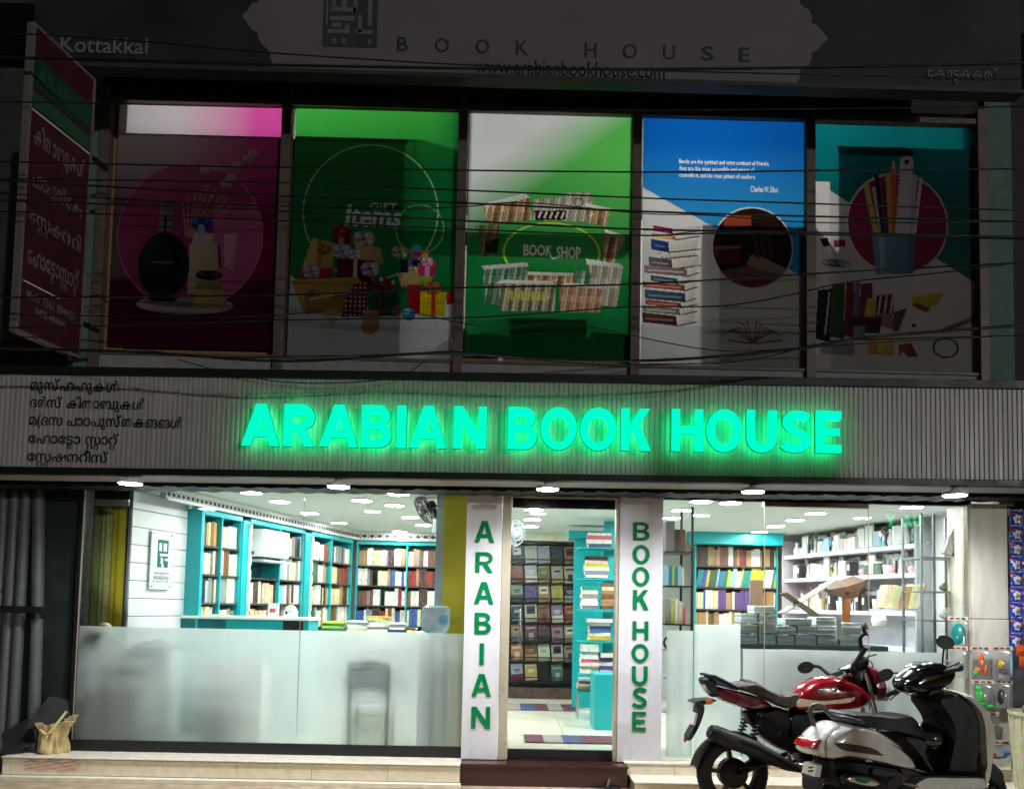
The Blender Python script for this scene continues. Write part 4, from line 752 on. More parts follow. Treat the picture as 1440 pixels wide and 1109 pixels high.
# ================================================================== hanging goods on the right
m_film = hazy('packet_film', (.93, .95, .95), .26); m_hdr = M('packet_header', lin((222, 206, 196)), .5, var=.35, scale=60)
def toycol(n, c_): return M(n, lin(c_), .35, var=.06, coat=.4)
def packet(lab, x0, y0, x1, y1, Y, toy, hdr=6, tilt=0):
    A, B, C_, D = rect(x0, y0, x1, y1, Y); t = thing('toy_packet', lab, 'toy packet', ((A+B)/2, Y, C_), 'toy packets hung on the stone pillar')
    hz = D-(D-C_)*hdr/(y1-y0)
    def bag(u, v, s): 
        b = math.sin(math.pi*u)*math.sin(math.pi*min(1, v*1.1))*.02; return (A+(B-A)*u, Y-.004-s*b, C_+(hz-C_)*v)
    MB().grid(lambda u, v: bag(u, v, 1), 10, 10).grid(lambda u, v: bag(u, v, -.3), 10, 10).build('clear_bag', m_film, t, smooth=60)
    MB().grid(lambda u, v: (A+(B-A)*u, Y-.006+.002*math.sin(u*9), hz+(D-hz)*v), 8, 2).build('header_card', m_hdr, t, solid=.002)
    for k in range(3): MB().box(A+(B-A)*(.12+.28*k), A+(B-A)*(.3+.28*k), Y-.0095, Y-.0085, hz+(D-hz)*.3, hz+(D-hz)*.65).build('header_print', M('dark_red_print', lin((96, 40, 40)), .6), t)
    for nm, mat, blobs in toy:
        m = MB()
        for u, v, ru, rv in blobs: m.ball((A+(B-A)*u, Y-.012, C_+(hz-C_)*v), (B-A)*ru, .012, (hz-C_)*rv, 12, 8)
        m.build(nm, mat, t, smooth=80)
    return t
or_, ye_, gr_, bl_, te_ = toycol('orange_plastic', (240, 120, 50)), toycol('yellow_plastic', (240, 190, 40)), toycol('green_plastic', (60, 200, 90)), toycol('blue_plastic', (60, 130, 200)), toycol('teal_plastic', (10, 140, 140)); bk_ = toycol('dark_plastic', (40, 40, 46))
packet('toy packet with a teal fan hanging beside the stone pillar', 1332, 866, 1361, 908, -.14, [('fan', te_, [(.5, .5, .36, .42), (.4, .3, .2, .25)]), ('stick', m_white, [(.75, .25, .05, .22)])])
packet('empty looking toy packet left of the orange one', 1334, 908, 1361, 952, -.15, [('toy', M('grey_plastic', lin((120, 120, 120)), .5), [(.5, .4, .25, .2)])])
packet('toy packet with orange figures on the stone pillar', 1364, 908, 1393, 953, -.16, [('figures', or_, [(.5, .5, .2, .3), (.35, .3, .2, .15), (.7, .35, .12, .22), (.5, .75, .15, .14)]), ('green_piece', gr_, [(.25, .2, .12, .12)])])
packet('toy packet with a yellow ball on the stone pillar', 1394, 908, 1424, 953, -.165, [('ball', ye_, [(.42, .5, .2, .2)]), ('purple_piece', M('purple_plastic', lin((120, 90, 130)), .5), [(.55, .25, .2, .1)]), ('blue_strip', M('pale_blue', lin((130, 180, 210)), .5), [(.9, .5, .06, .45)])])
packet('toy packet with a green dinosaur on the stone pillar', 1366, 955, 1398, 998, -.155, [('dinosaur', gr_, [(.35, .55, .18, .28), (.3, .82, .16, .12), (.5, .25, .25, .12), (.8, .15, .2, .07)])])
packet('toy packet with a small black console on the stone pillar', 1399, 955, 1424, 997, -.145, [('console', bk_, [(.3, .5, .22, .3)])])
packet('toy packet with a pale green gun below the dinosaur', 1366, 1000, 1405, 1036, -.15, [('gun', toycol('pale_green_plastic', (110, 210, 130)), [(.4, .4, .3, .14), (.65, .55, .22, .12), (.25, .25, .1, .16)])])
packet('toy packet with a blue gun near the basket', 1376, 1040, 1424, 1076, -.2, [('gun', bl_, [(.5, .45, .32, .12), (.72, .6, .2, .12), (.3, .3, .1, .2)])])
# strings of sachets
m_foil = attr_mat('printed_foil', .25); m_sb = M('blue_foil', lin((36, 70, 170)), .25, metal=.3, var=.35, scale=40); m_sw = M('white_foil', lin((225, 228, 235)), .3, var=.1); m_so = M('orange_foil', lin((220, 90, 40)), .3, var=.3)
k = 0
for col in range(3):
    for row in range(9):
        xx = 1429+col*17; yy = 728+row*21.5+col*3; p = P(xx, yy, -.12)
        lab = f'{["topmost", "second", "third", "fourth", "fifth", "sixth", "seventh", "eighth", "lowest"][row]} blue snack sachet of the {["leftmost", "second", "third"][col]} hanging string'
        if xx > 1446: continue
        t = thing('snack_sachet', lab, 'sachet', p, 'blue snack sachets on hanging strings')
        hw, hh = .058, .078; ro = random.uniform(-.5, .5)
        f = lambda u, v, s: (p.x+(u-.5)*2*hw*(1-.14*math.sin(math.pi*v))+.01*ro, p.y-s*.024*math.sin(math.pi*u)*math.sin(math.pi*v)-.004*math.sin(9*u+3*ro)-.003*math.sin(14*v), p.z+(v-.5)*2*hh+.006*ro*math.sin(5*u))
        B_, W_, T_, O_ = lin((34, 66, 168)), lin((226, 230, 238)), lin((196, 136, 92)), lin((226, 100, 50))
        def cf(u, v):
            d_ = math.hypot((u-.5)*1.0, (v-.45)*1.3)
            if v > .9 or v < .1: return W_ if int(u*14) % 2 else B_
            if math.hypot(u-.58, (v-.4)*1.2) < .15: return T_
            if d_ < .33+.06*math.sin(5*math.atan2(v-.45, u-.5)+ro*3): return W_
            if .62 < v+.25*(u-.5) < .72: return O_
            return B_
        MB().gridc(lambda u, v: f(u, v, 1), 14, 14, cf).gridc(lambda u, v: f(u, v, -.6), 4, 4, lambda u, v: B_).build('pouch', m_foil, t, smooth=70)
for k, (xx, yy) in enumerate(((1436, 914), (1440, 930))):
    p = P(xx, yy, -.13); tag(MB().grid(lambda u, v: (p.x+(u-.5)*.09, p.y-.018*math.sin(math.pi*u)*math.sin(math.pi*v), p.z+(v-.5)*.1), 8, 8).build('snack_sachet', m_so, smooth=70, solid=.004), ['upper orange sachet below the blue string', 'lower orange sachet below the blue string'][k], 'sachet')
# basket with a green ball
m_bask = M('cream_basket', lin((206, 206, 170)), .6, var=.15, scale=20)
c0 = P(1458, 1090, -.45); bz = thing('plastic_basket', 'tall cream basket at the right edge holding a green ball', 'basket', (c0.x, c0.y, 0)); zt_ = P(1446, 1000, -.45).z
MB().lathe([(.0, .005), (.15, .0), (.185, zt_*.5), (.20, zt_), (.212, zt_), (.212, zt_-.03), (.19, zt_-.035)], (c0.x, c0.y, 0.002), (0, 0, 1), 32).build('wall', m_bask, bz, smooth=40)
m = MB()
for i in range(16):
    a = 2*math.pi*i/16; m.tube([(c0.x+.155*math.cos(a), c0.y+.155*math.sin(a), .03), (c0.x+.203*math.cos(a), c0.y+.203*math.sin(a), zt_-.04)], .008, 5)
m.build('ribs', m_bask, bz)
tag(MB().ball((c0.x-.06, c0.y-.04, zt_+.02), .075).build('green_ball', toycol('melon_green', (110, 150, 70)), smooth=80), 'mottled green ball lying in the cream basket', 'ball')
# sandals by the step ------------------------------------------------
for k, (px, py, ang) in enumerate(((787, 1103, .5), (850, 1107, -.2))):
    p = PZ(px, py, .0); t = thing('sandal', ['dark sandal with pale strap left on the ground before the door', 'flat dark sandal lying right of the other sandal'][k], 'sandal', p, 'sandals before the door'); ca, sa = math.cos(ang), math.sin(ang)
    sole = [(-.13, -.03), (-.11, -.045), (0, -.038), (.09, -.05), (.13, -.03), (.135, .01), (.1, .045), (0, .035), (-.11, .04), (-.13, .02)]
    o_ = catmull([(x, y, 0) for x, y in sole], 4, True); n = len(o_)
    R_ = lambda x, y, z: (p.x+x*ca-y*sa, p.y+x*sa+y*ca, z)
    MB().add([R_(q.x, q.y, .001) for q in o_]+[R_(q.x, q.y, .022) for q in o_], [tuple(range(n)), tuple(range(n, 2*n))]+[(i, (i+1) % n, n+(i+1) % n, n+i) for i in range(n)]).build('sole', m_black, t, smooth=40)
    MB().tube(catmull([R_(.03, -.045, .02), R_(.04, -.03, .06), R_(.045, 0, .075), R_(.04, .03, .06), R_(.03, .045, .02)], 5), .012, 8).build('strap', M('grey_strap', lin((90, 92, 100)), .6), t, smooth=60)
# ================================================================== interior: frames of reference
class Fr:
    def __init__(s, o, d):
        s.o = Vector((o[0], o[1], 0)); s.d = Vector((d[0], d[1], 0)).normalized(); s.n = Vector((s.d.y, -s.d.x, 0))
    def pt(s, u, t, z): return s.o+s.d*u+s.n*t+Vector((0, 0, z))
    def hit(s, px, py, t=0):
        r_ = ray(px, py); o = s.o+s.n*t; k = s.n.dot(o-CAM)/s.n.dot(r_); h = CAM+r_*k; return (h-o).dot(s.d), h.z
    def box(s, mb, u0, u1, t0, t1, z0, z1, col=None): return mb.obox(s.pt((u0+u1)/2, (t0+t1)/2, (z0+z1)/2), s.d*(u1-u0)/2, s.n*(t1-t0)/2, Vector((0, 0, (z1-z0)/2)), col)
a, b = P(205, 800, .32), P(500, 800, 5.0)
FL = Fr((a.x, a.y), (b.x-a.x, b.y-a.y))               # bookcases along the slanting left wall
FB = Fr((b.x, 5.0), (1, 0))                           # back wall
FD = Fr((P(716, 870, 4.7).x, 4.7), (1, 0))
FRB = Fr((P(978, 830, 4.1).x, 4.1), (1, 0))           # back bookcase of the right half
# books ------------------------------------------------------------
def book_mat(name, attr):
    m = bpy.data.materials.new(name); m.use_nodes = True; t = m.node_tree; N = t.nodes; b_ = N['Principled BSDF']; b_.inputs['Roughness'].default_value = .45
    if attr: c_ = N.new('ShaderNodeVertexColor'); c_.layer_name = 'Col'; src = c_.outputs[0]
    else: c_ = N.new('ShaderNodeObjectInfo'); src = c_.outputs['Color']
    gp = N.new('ShaderNodeNewGeometry'); mp = N.new('ShaderNodeMapping'); mp.inputs['Scale'].default_value = (46, 30, 17); t.links.new(gp.outputs['Position'], mp.inputs[0])
    w_ = N.new('ShaderNodeTexNoise'); w_.inputs['Scale'].default_value = 1; w_.inputs['Detail'].default_value = 2; t.links.new(mp.outputs[0], w_.inputs['Vector'])
    r_ = N.new('ShaderNodeMapRange'); r_.inputs['From Min'].default_value = .54; r_.inputs['From Max'].default_value = .60; r_.inputs['To Max'].default_value = .45 if attr else .28; t.links.new(w_.outputs[0], r_.inputs[0])
    mx = N.new('ShaderNodeMix'); mx.data_type = 'RGBA'; mx.inputs[7].default_value = (.22, .17, .12, 1); t.links.new(r_.outputs[0], mx.inputs[0]); t.links.new(src, mx.inputs[6]); t.links.new(mx.outputs[2], b_.inputs['Base Color']); return m
m_bobj, m_batt = book_mat('book_cover', False), book_mat('book_cover_mass', True)
m_page = M('page_edges', lin((228, 218, 196)), .8, var=.1, scale=30)
def unit_book():
    me = bpy.data.meshes.new('book'); mb = MB(); mb.box(0, .08, 0, 1, 0, 1); mb.box(.92, 1, 0, 1, 0, 1); mb.box(.08, .92, 0, .05, 0, 1); mb.box(.08, .92, .05, .95, .03, .97)
    me.from_pydata(mb.v, [], mb.f); me.materials.append(m_bobj); me.materials.append(m_page)
    for i, p in enumerate(me.polygons): p.material_index = 1 if i >= 18 else 0
    me.update(); return me
ubook = unit_book()
PAL = {'white': (224, 222, 214), 'cream': (214, 200, 164), 'brown': (112, 70, 46), 'dark brown': (64, 42, 34), 'tan': (170, 132, 88), 'dark red': (128, 34, 36), 'blue': (44, 84, 150), 'navy': (30, 40, 78), 'grey': (130, 134, 138), 'green': (52, 104, 70), 'black': (34, 34, 38), 'yellow': (206, 178, 60), 'pale blue': (150, 186, 206), 'teal': (30, 130, 136), 'orange': (206, 112, 50), 'pink': (206, 90, 130), 'lime': (170, 196, 80), 'purple': (96, 64, 130)}
ORD = ['first', 'second', 'third', 'fourth', 'fifth', 'sixth', 'seventh', 'eighth', 'ninth', 'tenth', 'eleventh', 'twelfth', 'thirteenth', 'fourteenth', 'fifteenth', 'sixteenth', 'seventeenth', 'eighteenth', 'nineteenth', 'twentieth', 'twenty-first', 'twenty-second', 'twenty-third', 'twenty-fourth', 'twenty-fifth', 'twenty-sixth', 'twenty-seventh', 'twenty-eighth', 'twenty-ninth', 'thirtieth', 'thirty-first', 'thirty-second']
_cnt = {}; _last = [None]
def jit(c_, a=14): return tuple(max(0, min(255, v+random.uniform(-a, a))) for v in c_)
def book_obj(mat, colname, where, group, label=None, mute=0):
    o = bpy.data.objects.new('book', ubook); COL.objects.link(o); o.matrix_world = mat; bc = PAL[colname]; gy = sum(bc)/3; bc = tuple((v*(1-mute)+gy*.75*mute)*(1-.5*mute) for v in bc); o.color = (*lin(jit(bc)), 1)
    k = (colname, where); _cnt[k] = _cnt.get(k, 0)+1
    tag(o, label or f'{ORD[min(31, _cnt[k]-1)]} {colname} book {where}', 'book', group); LOC[o.name] = o.location.copy(); _last[0] = o; return o
mass = MB()                                            # the shelved books past the countable ones
def book_row(F, u0, u1, t, z, h, where, group, indiv, pal, tmin=.02, tmax=.045, fill=.97, lean=0.0, dpt=.17):
    u = u0+.004
    while u < u1-.012:
        th = random.uniform(tmin, tmax); th = min(th, u1-u-.004)
        if th < .01: break
        if random.random() > fill: u += random.uniform(.03, .09); continue
        run = random.choice((1, 1, 1, 2, 3, 4)); cn_ = random.choice(pal); hh = h*random.uniform(.74, .93); dd = dpt*random.uniform(.85, 1)
        for _ in range(run):
            if u+th > u1-.003: break
            ln = lean+random.uniform(-.008, .008)
            if indiv:
                X = F.d*math.cos(ln)*th+Vector((0, 0, -math.sin(ln)*th)); Zv = Vector((0, 0, math.cos(ln)*hh))+F.d*math.sin(ln)*hh; Yv = -F.n*dd
                o = F.pt(u, t-random.uniform(0, .012), z+.001+max(0, math.sin(ln)*th))
                m4 = Matrix(((X.x, Yv.x, Zv.x, o.x), (X.y, Yv.y, Zv.y, o.y), (X.z, Yv.z, Zv.z, o.z), (0, 0, 0, 1)))
                book_obj(m4, cn_, where, group)
            else:
                tt = t-random.uniform(0, .012); F.box(mass, u+.0007, u+th-.0007, tt-dd, tt, z+.001, z+hh, lin(jit(PAL[cn_])))
            u += th+.0008
def bookcase(lab, F, cols, shelves, top, dep, th_=.022, frame=m_teal, shelf=None, base=FZ, name='bookcase', backm=None, crown=.06):
    shelf = shelf or M('dark_shelf_edge', lin((62, 56, 52)), .5)
    p = F.pt((cols[0]+cols[-1])/2, -dep/2, base); t = thing(name, lab, 'bookcase', p)
    for i, u in enumerate(cols): F.box(MB(), u-th_/2, u+th_/2, -dep, .004, base, top).build('side_panel' if i in (0, len(cols)-1) else 'divider', frame, t, bevel=.002)
    for z in shelves:
        for u0, u1 in zip(cols[:-1], cols[1:]): F.box(MB(), u0+th_/2+.001, u1-th_/2-.001, -dep+.01, -.003, z-.022, z).build('shelf', shelf, t)
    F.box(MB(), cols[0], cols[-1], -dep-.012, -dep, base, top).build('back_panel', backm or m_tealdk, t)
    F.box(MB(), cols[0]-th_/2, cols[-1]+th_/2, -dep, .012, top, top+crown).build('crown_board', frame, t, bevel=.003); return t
SZ = [2.205, 1.89, 1.575, 1.26, .945, .63, .31]; TOP = 2.535
mixA = ['white', 'cream', 'white', 'cream', 'tan', 'brown', 'grey', 'dark brown', 'dark red', 'white', 'white', 'grey', 'pale blue', 'black', 'green']
mixB = ['brown', 'tan', 'dark brown', 'cream', 'grey', 'white', 'white', 'dark red', 'cream']
uh = lambda px: FL.hit(px, 800)[0]
u1 = [uh(284), uh(310), uh(337)]; u2 = [uh(350), uh(393), uh(426)]; u3 = [uh(437), uh(466), uh(494)]
rowname = ['top', 'second', 'third', 'fourth']
for ci, (us, nm) in enumerate(((u1, 'nearest the white boarded wall'), (u2, 'holding the white box'), (u3, 'next to the back corner'))):
    bookcase(f'teal bookcase on the left wall {nm}', FL, us, SZ, TOP, .26)
    for k in range(2):
        for r, z in enumerate(SZ[:5]):
            if ci == 1 and k == 0 and r in (0, 1): continue
            ind = r < 3 and (ci == 0 or (ci == 1 and k == 1))
            book_row(FL, us[k]+.012, us[k+1]-.012, -.03, z, .31, f'on the {rowname[min(r, 3)]} shelf, {["near", "far"][k]} column of left-wall bookcase {nm}'[:200] if False else f'in {["near", "far"][k]} column, {rowname[min(r, 3)]} row of the bookcase {["by the white wall", "with the white box", "at the corner"][ci]}', 'books on the left wall shelves', ind, mixA if ci else mixA, .03, .06)
# end panel that closes the first bookcase towards the window
e = bpy.data.objects
FL.box(MB(), u1[0]-.05, u1[0]-.012, -.26, .01, FZ, TOP+.06).build('end_panel', m_teal, [o for o in bpy.data.objects if o.name == 'bookcase'][0], bevel=.002)
# teal pilasters with white edging strips between the cases
for k, (ua, ub_) in enumerate(((u1[2], u2[0]), (u2[2], u3[0]))):
    t = thing('shelf_pilaster', ['pale teal strip between the first and second left bookcases', 'pale teal strip between the second and third left bookcases'][k], 'pilaster', FL.pt((ua+ub_)/2, 0, FZ))
    FL.box(MB(), ua+.012, ub_-.012, -.2, .02, FZ, TOP+.02).build('board', m_teal, t); FL.box(MB(), ub_-.06, ub_-.016, .021, .03, FZ+.3, TOP-.05).build('edge_strip', m_white, t)
    for i, z in enumerate(np.linspace(1.3, 2.4, 7)): FL.box(MB(), ub_-.056, ub_-.02, .031, .045, z, z+.12).build('hung_card', M('card_%d' % (i % 3), lin([(226, 222, 210), (196, 206, 190), (206, 196, 190)][i % 3]), .6, var=.3, scale=40), t)
ub0, ub1, ub2 = FB.hit(500, 800)[0], FB.hit(572, 800)[0], FB.hit(640, 800)[0]
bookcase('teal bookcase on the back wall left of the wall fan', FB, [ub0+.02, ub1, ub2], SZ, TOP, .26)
for k, (a, b) in enumerate(((ub0+.02, ub1), (ub1, ub2))):
    for r, z in enumerate(SZ[:5]): book_row(FB, a+.012, b-.012, -.03, z, .30, '', '', False, mixB+['white', 'blue', 'grey', 'white'] if r else ['brown', 'tan', 'white', 'cream', 'dark brown', 'grey', 'white'], .03, .06)
# right half, back bookcase
ur = [FRB.hit(x, 820)[0] for x in (978, 1056, 1093)]
SR = [FRB.hit(1030, y)[1] for y in (795.5, 825.5, 856.5)]; SR += [SR[2]-.31, SR[2]-.62, SR[2]-.93]
tv = MB().pbox(970, 746, 1102, 765, 3.85, 4.05); tag(tv.build('teal_valance', m_teal, bevel=.004), 'teal valance beam above the back bookcase in the right half', 'valance')
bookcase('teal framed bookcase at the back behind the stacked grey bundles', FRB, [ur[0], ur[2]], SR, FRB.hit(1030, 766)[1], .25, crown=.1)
for r, z in enumerate(SR[:4]):
    book_row(FRB, ur[0]+.012, ur[2]-.012, -.03, z, SR[0]-SR[1], f'on {["the top", "the second", "the third", "the fourth"][r]} row of the back bookcase behind the grey bundles', 'books on the back shelf of the right half', r < 3, [['brown', 'tan', 'dark brown', 'white', 'cream', 'dark red', 'tan'], ['pale blue', 'lime', 'blue', 'white', 'green', 'yellow', 'teal'], ['cream', 'orange', 'white', 'purple', 'brown', 'blue', 'tan'], ['tan', 'brown', 'white', 'cream']][r], .026, .04, .97, .16 if r == 1 else 0)
struct(mass.build('shelved_books', m_batt, origin=(0, 0, 0)), 'stuff'); tag(bpy.data.objects['shelved_books'], 'rows of further books filling the far shelves', 'books')
# ------------------------------------------------------------------ white boarded wall, cornice, plaque
wb = thing('boarded_wall', 'white horizontally boarded wall beside the olive curtain', 'wall', FL.pt(.3, -.2, FZ))
uw0, uw1 = FL.hit(183, 800, -.17)[0], u1[0]-.04
FL.box(MB(), uw0, uw1, -.215, -.19, FZ, CZ).build('backing', M('board_gap', lin((140, 146, 150)), .8), wb)
z = FZ
while z < CZ-.02:
    FL.box(MB(), uw0, uw1, -.19, -.17, z+.003, min(CZ-.004, z+.172)).build('board', m_white, wb, bevel=.002); z += .176
FL.box(MB(), uw1, 4.9, -.42, -.29, FZ, CZ).build('rear_backing', m_white, wb)
pu0, pz1 = FL.hit(211.5, 745, -.16); pu1, pz0 = FL.hit(237.5, 829, -.16)
pq = thing('wall_plaque', 'white plaque with teal square emblem on the boarded wall', 'plaque', FL.pt((pu0+pu1)/2, -.15, pz0))
FL.box(MB(), pu0, pu1, -.15, -.14, pz0, pz1).build('plate', M('plaque_white', lin((226, 234, 238)), .2, var=.02, coat=.3), pq, bevel=.003)
for du, dz in ((.08, .05), (.92, .05), (.08, .95), (.92, .95)): q = FL.pt(pu0+(pu1-pu0)*du, -.17, pz0+(pz1-pz0)*dz); MB().lathe([(.008, 0), (.008, .04), (0, .04)], q, FL.n, 10).build('standoff', m_steel, pq)
def plq(mb, u0, u1, v0, v1, t0=-.14, t1=-.137): FL.box(mb, pu0+(pu1-pu0)*u0, pu0+(pu1-pu0)*u1, t0, t1, pz0+(pz1-pz0)*v0, pz0+(pz1-pz0)*v1)
m = MB()
for q in ((.3, .8, .80, .86), (.3, .36, .66, .8), (.5, .56, .66, .8), (.74, .8, .62, .8), (.3, .8, .62, .66), (.3, .45, .44, .58), (.5, .8, .54, .58), (.58, .64, .44, .54), (.3, .5, .38, .44), (.62, .8, .38, .5), (.3, .4, .62, .56)): plq(m, *q)
m.build('emblem', m_tealdk, pq)
for v0, v1, s_ in ((.26, .30, 'ARABIAN'), (.17, .24, 'ARABIAN'), (.12, .155, 'BOOK HOUSE')):
    t = MB(); fit_text(t, s_, 0, 1, 0, 1, 0, bold=.01, res=1); MB().add([FL.pt(pu0+(pu1-pu0)*(.14+.72*x), -.1385, pz0+(pz1-pz0)*(v0+(v1-v0)*z_)) for x, y, z_ in t.v], t.f).build('plaque_text', m_print, pq)
def cornice(lab, F, ua, ub_, zt_, t0, n):
    t = thing('cornice', lab, 'cornice', F.pt((ua+ub_)/2, t0, zt_-.14)); F.box(MB(), ua, ub_, t0-.06, t0, zt_-.13, zt_).build('band', m_white, t); F.box(MB(), ua, ub_, t0, t0+.035, zt_-.03, zt_).build('upper_moulding', m_white, t, bevel=.006); F.box(MB(), ua, ub_, t0, t0+.03, zt_-.14, zt_-.12).build('lower_moulding', m_white, t, bevel=.006)
    m = MB()
    for i in range(n):
        c_ = F.pt(ua+(ub_-ua)*(i+.5)/n, t0+.003, zt_-.075); s_ = (ub_-ua)/n*.42
        m.add([c_-F.d*s_, c_+Vector((0, 0, .03)), c_+F.d*s_, c_-Vector((0, 0, .03))], [(0, 1, 2, 3)]); m.add([c_+F.d*s_*1.2+Vector((0, 0, .012))-F.d*s_*.35, c_+F.d*s_*1.2+Vector((0, 0, .034)), c_+F.d*s_*1.2+F.d*s_*.35+Vector((0, 0, .012))], [(0, 1, 2)]); m.add([c_+F.d*s_*1.2+Vector((0, 0, -.012))-F.d*s_*.35, c_+F.d*s_*1.2+Vector((0, 0, -.034)), c_+F.d*s_*1.2+F.d*s_*.35+Vector((0, 0, -.012))], [(0, 1, 2)])
    struct(m.build('arabesque_pattern', M('dark_pattern', lin((60, 62, 66)), .6), t), 'stuff'); return t
cornice('white cornice with dark lattice pattern above the left bookcases', FL, uh(225), uh(498)+.1, CZ, .03, 60)
cornice('white cornice with dark lattice pattern above the back bookcase', FB, -.05, ub2+.3, CZ, .03, 16)
# ------------------------------------------------------------------ ceiling panels
for k, (px, py, lab) in enumerate(((251, 700, 'above the white boarded wall'), (393, 705, 'nearest above the bookcase with the white box'), (435.5, 721.5, 'second along the left bookcases'), (477, 735, 'third along the left bookcases'), (509, 703.5, 'left of the two nearest the wall fan'), (555, 710.5, 'between the front pair and the wall fan'), (577, 727, 'just left of the fan cage'), (595, 738, 'below the fan bracket'), (562, 747, 'farthest, above the back bookcase'), (751, 716.5, 'nearest inside the door'), (748.5, 730, 'second inside the door'), (746, 740, 'farthest inside the door'), (986, 705, 'nearest left in the right window'), (1027, 707, 'second from left in the right window'), (958, 717.5, 'beside the BOOK HOUSE pillar'), (945, 728, 'hidden partly by the BOOK HOUSE pillar'), (1147, 721.5, 'nearest of the right diagonal row'), (1118, 731, 'second of the right diagonal row'), (1091, 739.5, 'third of the right diagonal row'), (1068, 747.5, 'last of the right diagonal row'), (1282, 713, 'above the white wall shelves'), (353, 692.5, 'half hidden by the window head above the counter'), (225, 691.5, 'half hidden by the window head above the boarded wall'), (560, 694.5, 'half hidden by the window head near the fan'), (1010, 700.5, 'half hidden by the window head above the black stand'), (1130, 702, 'half hidden by the window head above the bundles'), (1235, 703.5, 'half hidden by the window head above the lectern'))):
    p = PZ(px, py, CZ-.012); 
    if p.y > YB1-.2 or p.y < .32: p.y = max(.32, min(p.y, YB1-.25))
    t = thing('ceiling_panel', f'lit ceiling panel {lab}', 'ceiling light', (p.x, p.y, CZ-.012), 'lit ceiling panels in the shop')
    MB().lathe([(.125, .012), (.125, .0), (.11, -.004)], (p.x, p.y, CZ-.012), (0, 0, 1), 24).build('rim', m_white, t); MB().lathe([(.109, -.003), (0, -.003)], (p.x, p.y, CZ-.012), (0, 0, 1), 24).build('diffuser', m_ledin, t)
# ------------------------------------------------------------------ pilasters and curtain behind the left window
m_olive = M('olive_paint', lin((190, 176, 36)), .6, var=.12, scale=3); m_grey = M('grey_strip', lin((160, 172, 178)), .5)
pt_ = thing('olive_pilaster', 'olive yellow pilaster with grey edge at the right of the window', 'pilaster', (P(630, 900, .62).x, .62, FZ))
MB().box(P(623, 800, .6).x, P(668, 800, .6).x, .6, .8, FZ, CZ).build('olive_face', m_olive, pt_); MB().box(P(612, 800, .62).x, P(623, 800, .6).x-.002, .62, .8, FZ, CZ).build('grey_edge', m_grey, pt_)
cu = thing('olive_curtain', 'olive and yellow pleated curtain at the left end of the window', 'curtain', (P(155, 880, .46).x, .46, FZ))
x0, x1 = P(120, 800, .46).x, P(174, 800, .46).x; zt_ = P(150, 711, .46).z
for k, (a, b, mt) in enumerate(((0, .36, M('dark_olive_cloth', lin((112, 120, 70)), .8, var=.2, scale=20)), (.36, .64, M('pale_olive_cloth', lin((170, 170, 106)), .8, var=.2, scale=20)), (.64, 1, M('yellow_cloth', lin((190, 172, 36)), .8, var=.12, scale=12)))):
    MB().grid(lambda u, v: (x0+(x1-x0)*(a+(b-a)*u), .47-.03*math.sin(math.pi*u)-.008*math.sin(u*12), FZ+.1+(zt_-FZ-.1)*v), 14, 4).build('pleat', mt, cu, smooth=70, solid=.004)
MB().box(x0, x1+.04, .41, .5, zt_, zt_+.06).build('pelmet', m_white, cu, bevel=.004)
MB().box(x1+.006, P(183, 800, .5).x, .5, .6, FZ, CZ).build('grey_edge', m_grey, cu)
MB().box(x0-.1, x1+.05, .62, .66, FZ, CZ).build('lining', M('dark_lining', lin((70, 74, 60)), .8), cu)
cu2 = MB().ball(P(147, 886, .09), .075, .05, .075); tag(cu2.build('white_cushion', M('cream_foam', lin((232, 230, 190)), .7), smooth=80), 'pale round cushion showing above the frosted film at left', 'cushion')
# ------------------------------------------------------------------ counter, things on it
YC1 = 1.15
ct = thing('service_counter', 'high teal service counter behind the frosted glass', 'counter', (P(340, 900, YC1).x, YC1+.2, FZ))
A, B, C_, D = rect(243, 866.5, 432, 1000, YC1)
MB().box(A, B, YC1, YC1+.45, FZ, D-.03).build('body', m_teal, ct); MB().box(A-.02, B+.02, YC1-.03, YC1+.47, D-.03, D).build('top_board', m_white, ct, bevel=.004)
MB().pbox(246, 871, 316, 884, YC1-.012, YC1-.002).build('dark_inset', m_tealdk, ct); MB().pbox(398, 873, 426, 890, YC1-.014, YC1-.002).build('dark_panel', m_black, ct)
def small(name, lab, cat, px, py, Y, parts, scale=1):
    """parts: (part, material, list of (shape, args)) in metres, x right, y depth, z up from the base point"""
    p = P(px, py, Y); t = thing(name, lab, cat, p)
    for nm, mt, sh_ in parts:
        m = MB()
        for s_ in sh_:
            if s_[0] == 'b': x0, x1, y0, y1, z0, z1 = s_[1]; m.box(p.x+x0, p.x+x1, p.y+y0, p.y+y1, p.z+z0, p.z+z1)
            elif s_[0] == 'l': m.lathe(s_[1], p, (0, 0, 1), 20)
            elif s_[0] == 't': m.tube([p+Vector(q) for q in s_[1]], s_[2], 8)
            elif s_[0] == 's': m.ball(p+Vector(s_[1]), *s_[2])
        m.build(nm, mt, t, smooth=45)
    return t
YT = YC1+.12
small('kettle', 'white rounded kettle on the teal counter at left', 'kettle', 267, 866, YT, [('body', m_white, [('l', [(0, 0), (.075, 0), (.08, .03), (.07, .09), (.05, .11), (0, .115)])]), ('handle', m_grey, [('t', [(-.07, 0, .09), (-.11, 0, .07), (-.11, 0, .03), (-.075, 0, .02)], .008)])])
small('paper_pile', 'flat pile of white papers on the teal counter', 'papers', 300, 866, YT, [('sheets', m_page, [('b', (-.13, .13, -.08, .1, 0, .012)), ('b', (-.1, .14, -.07, .09, .012, .02))])])
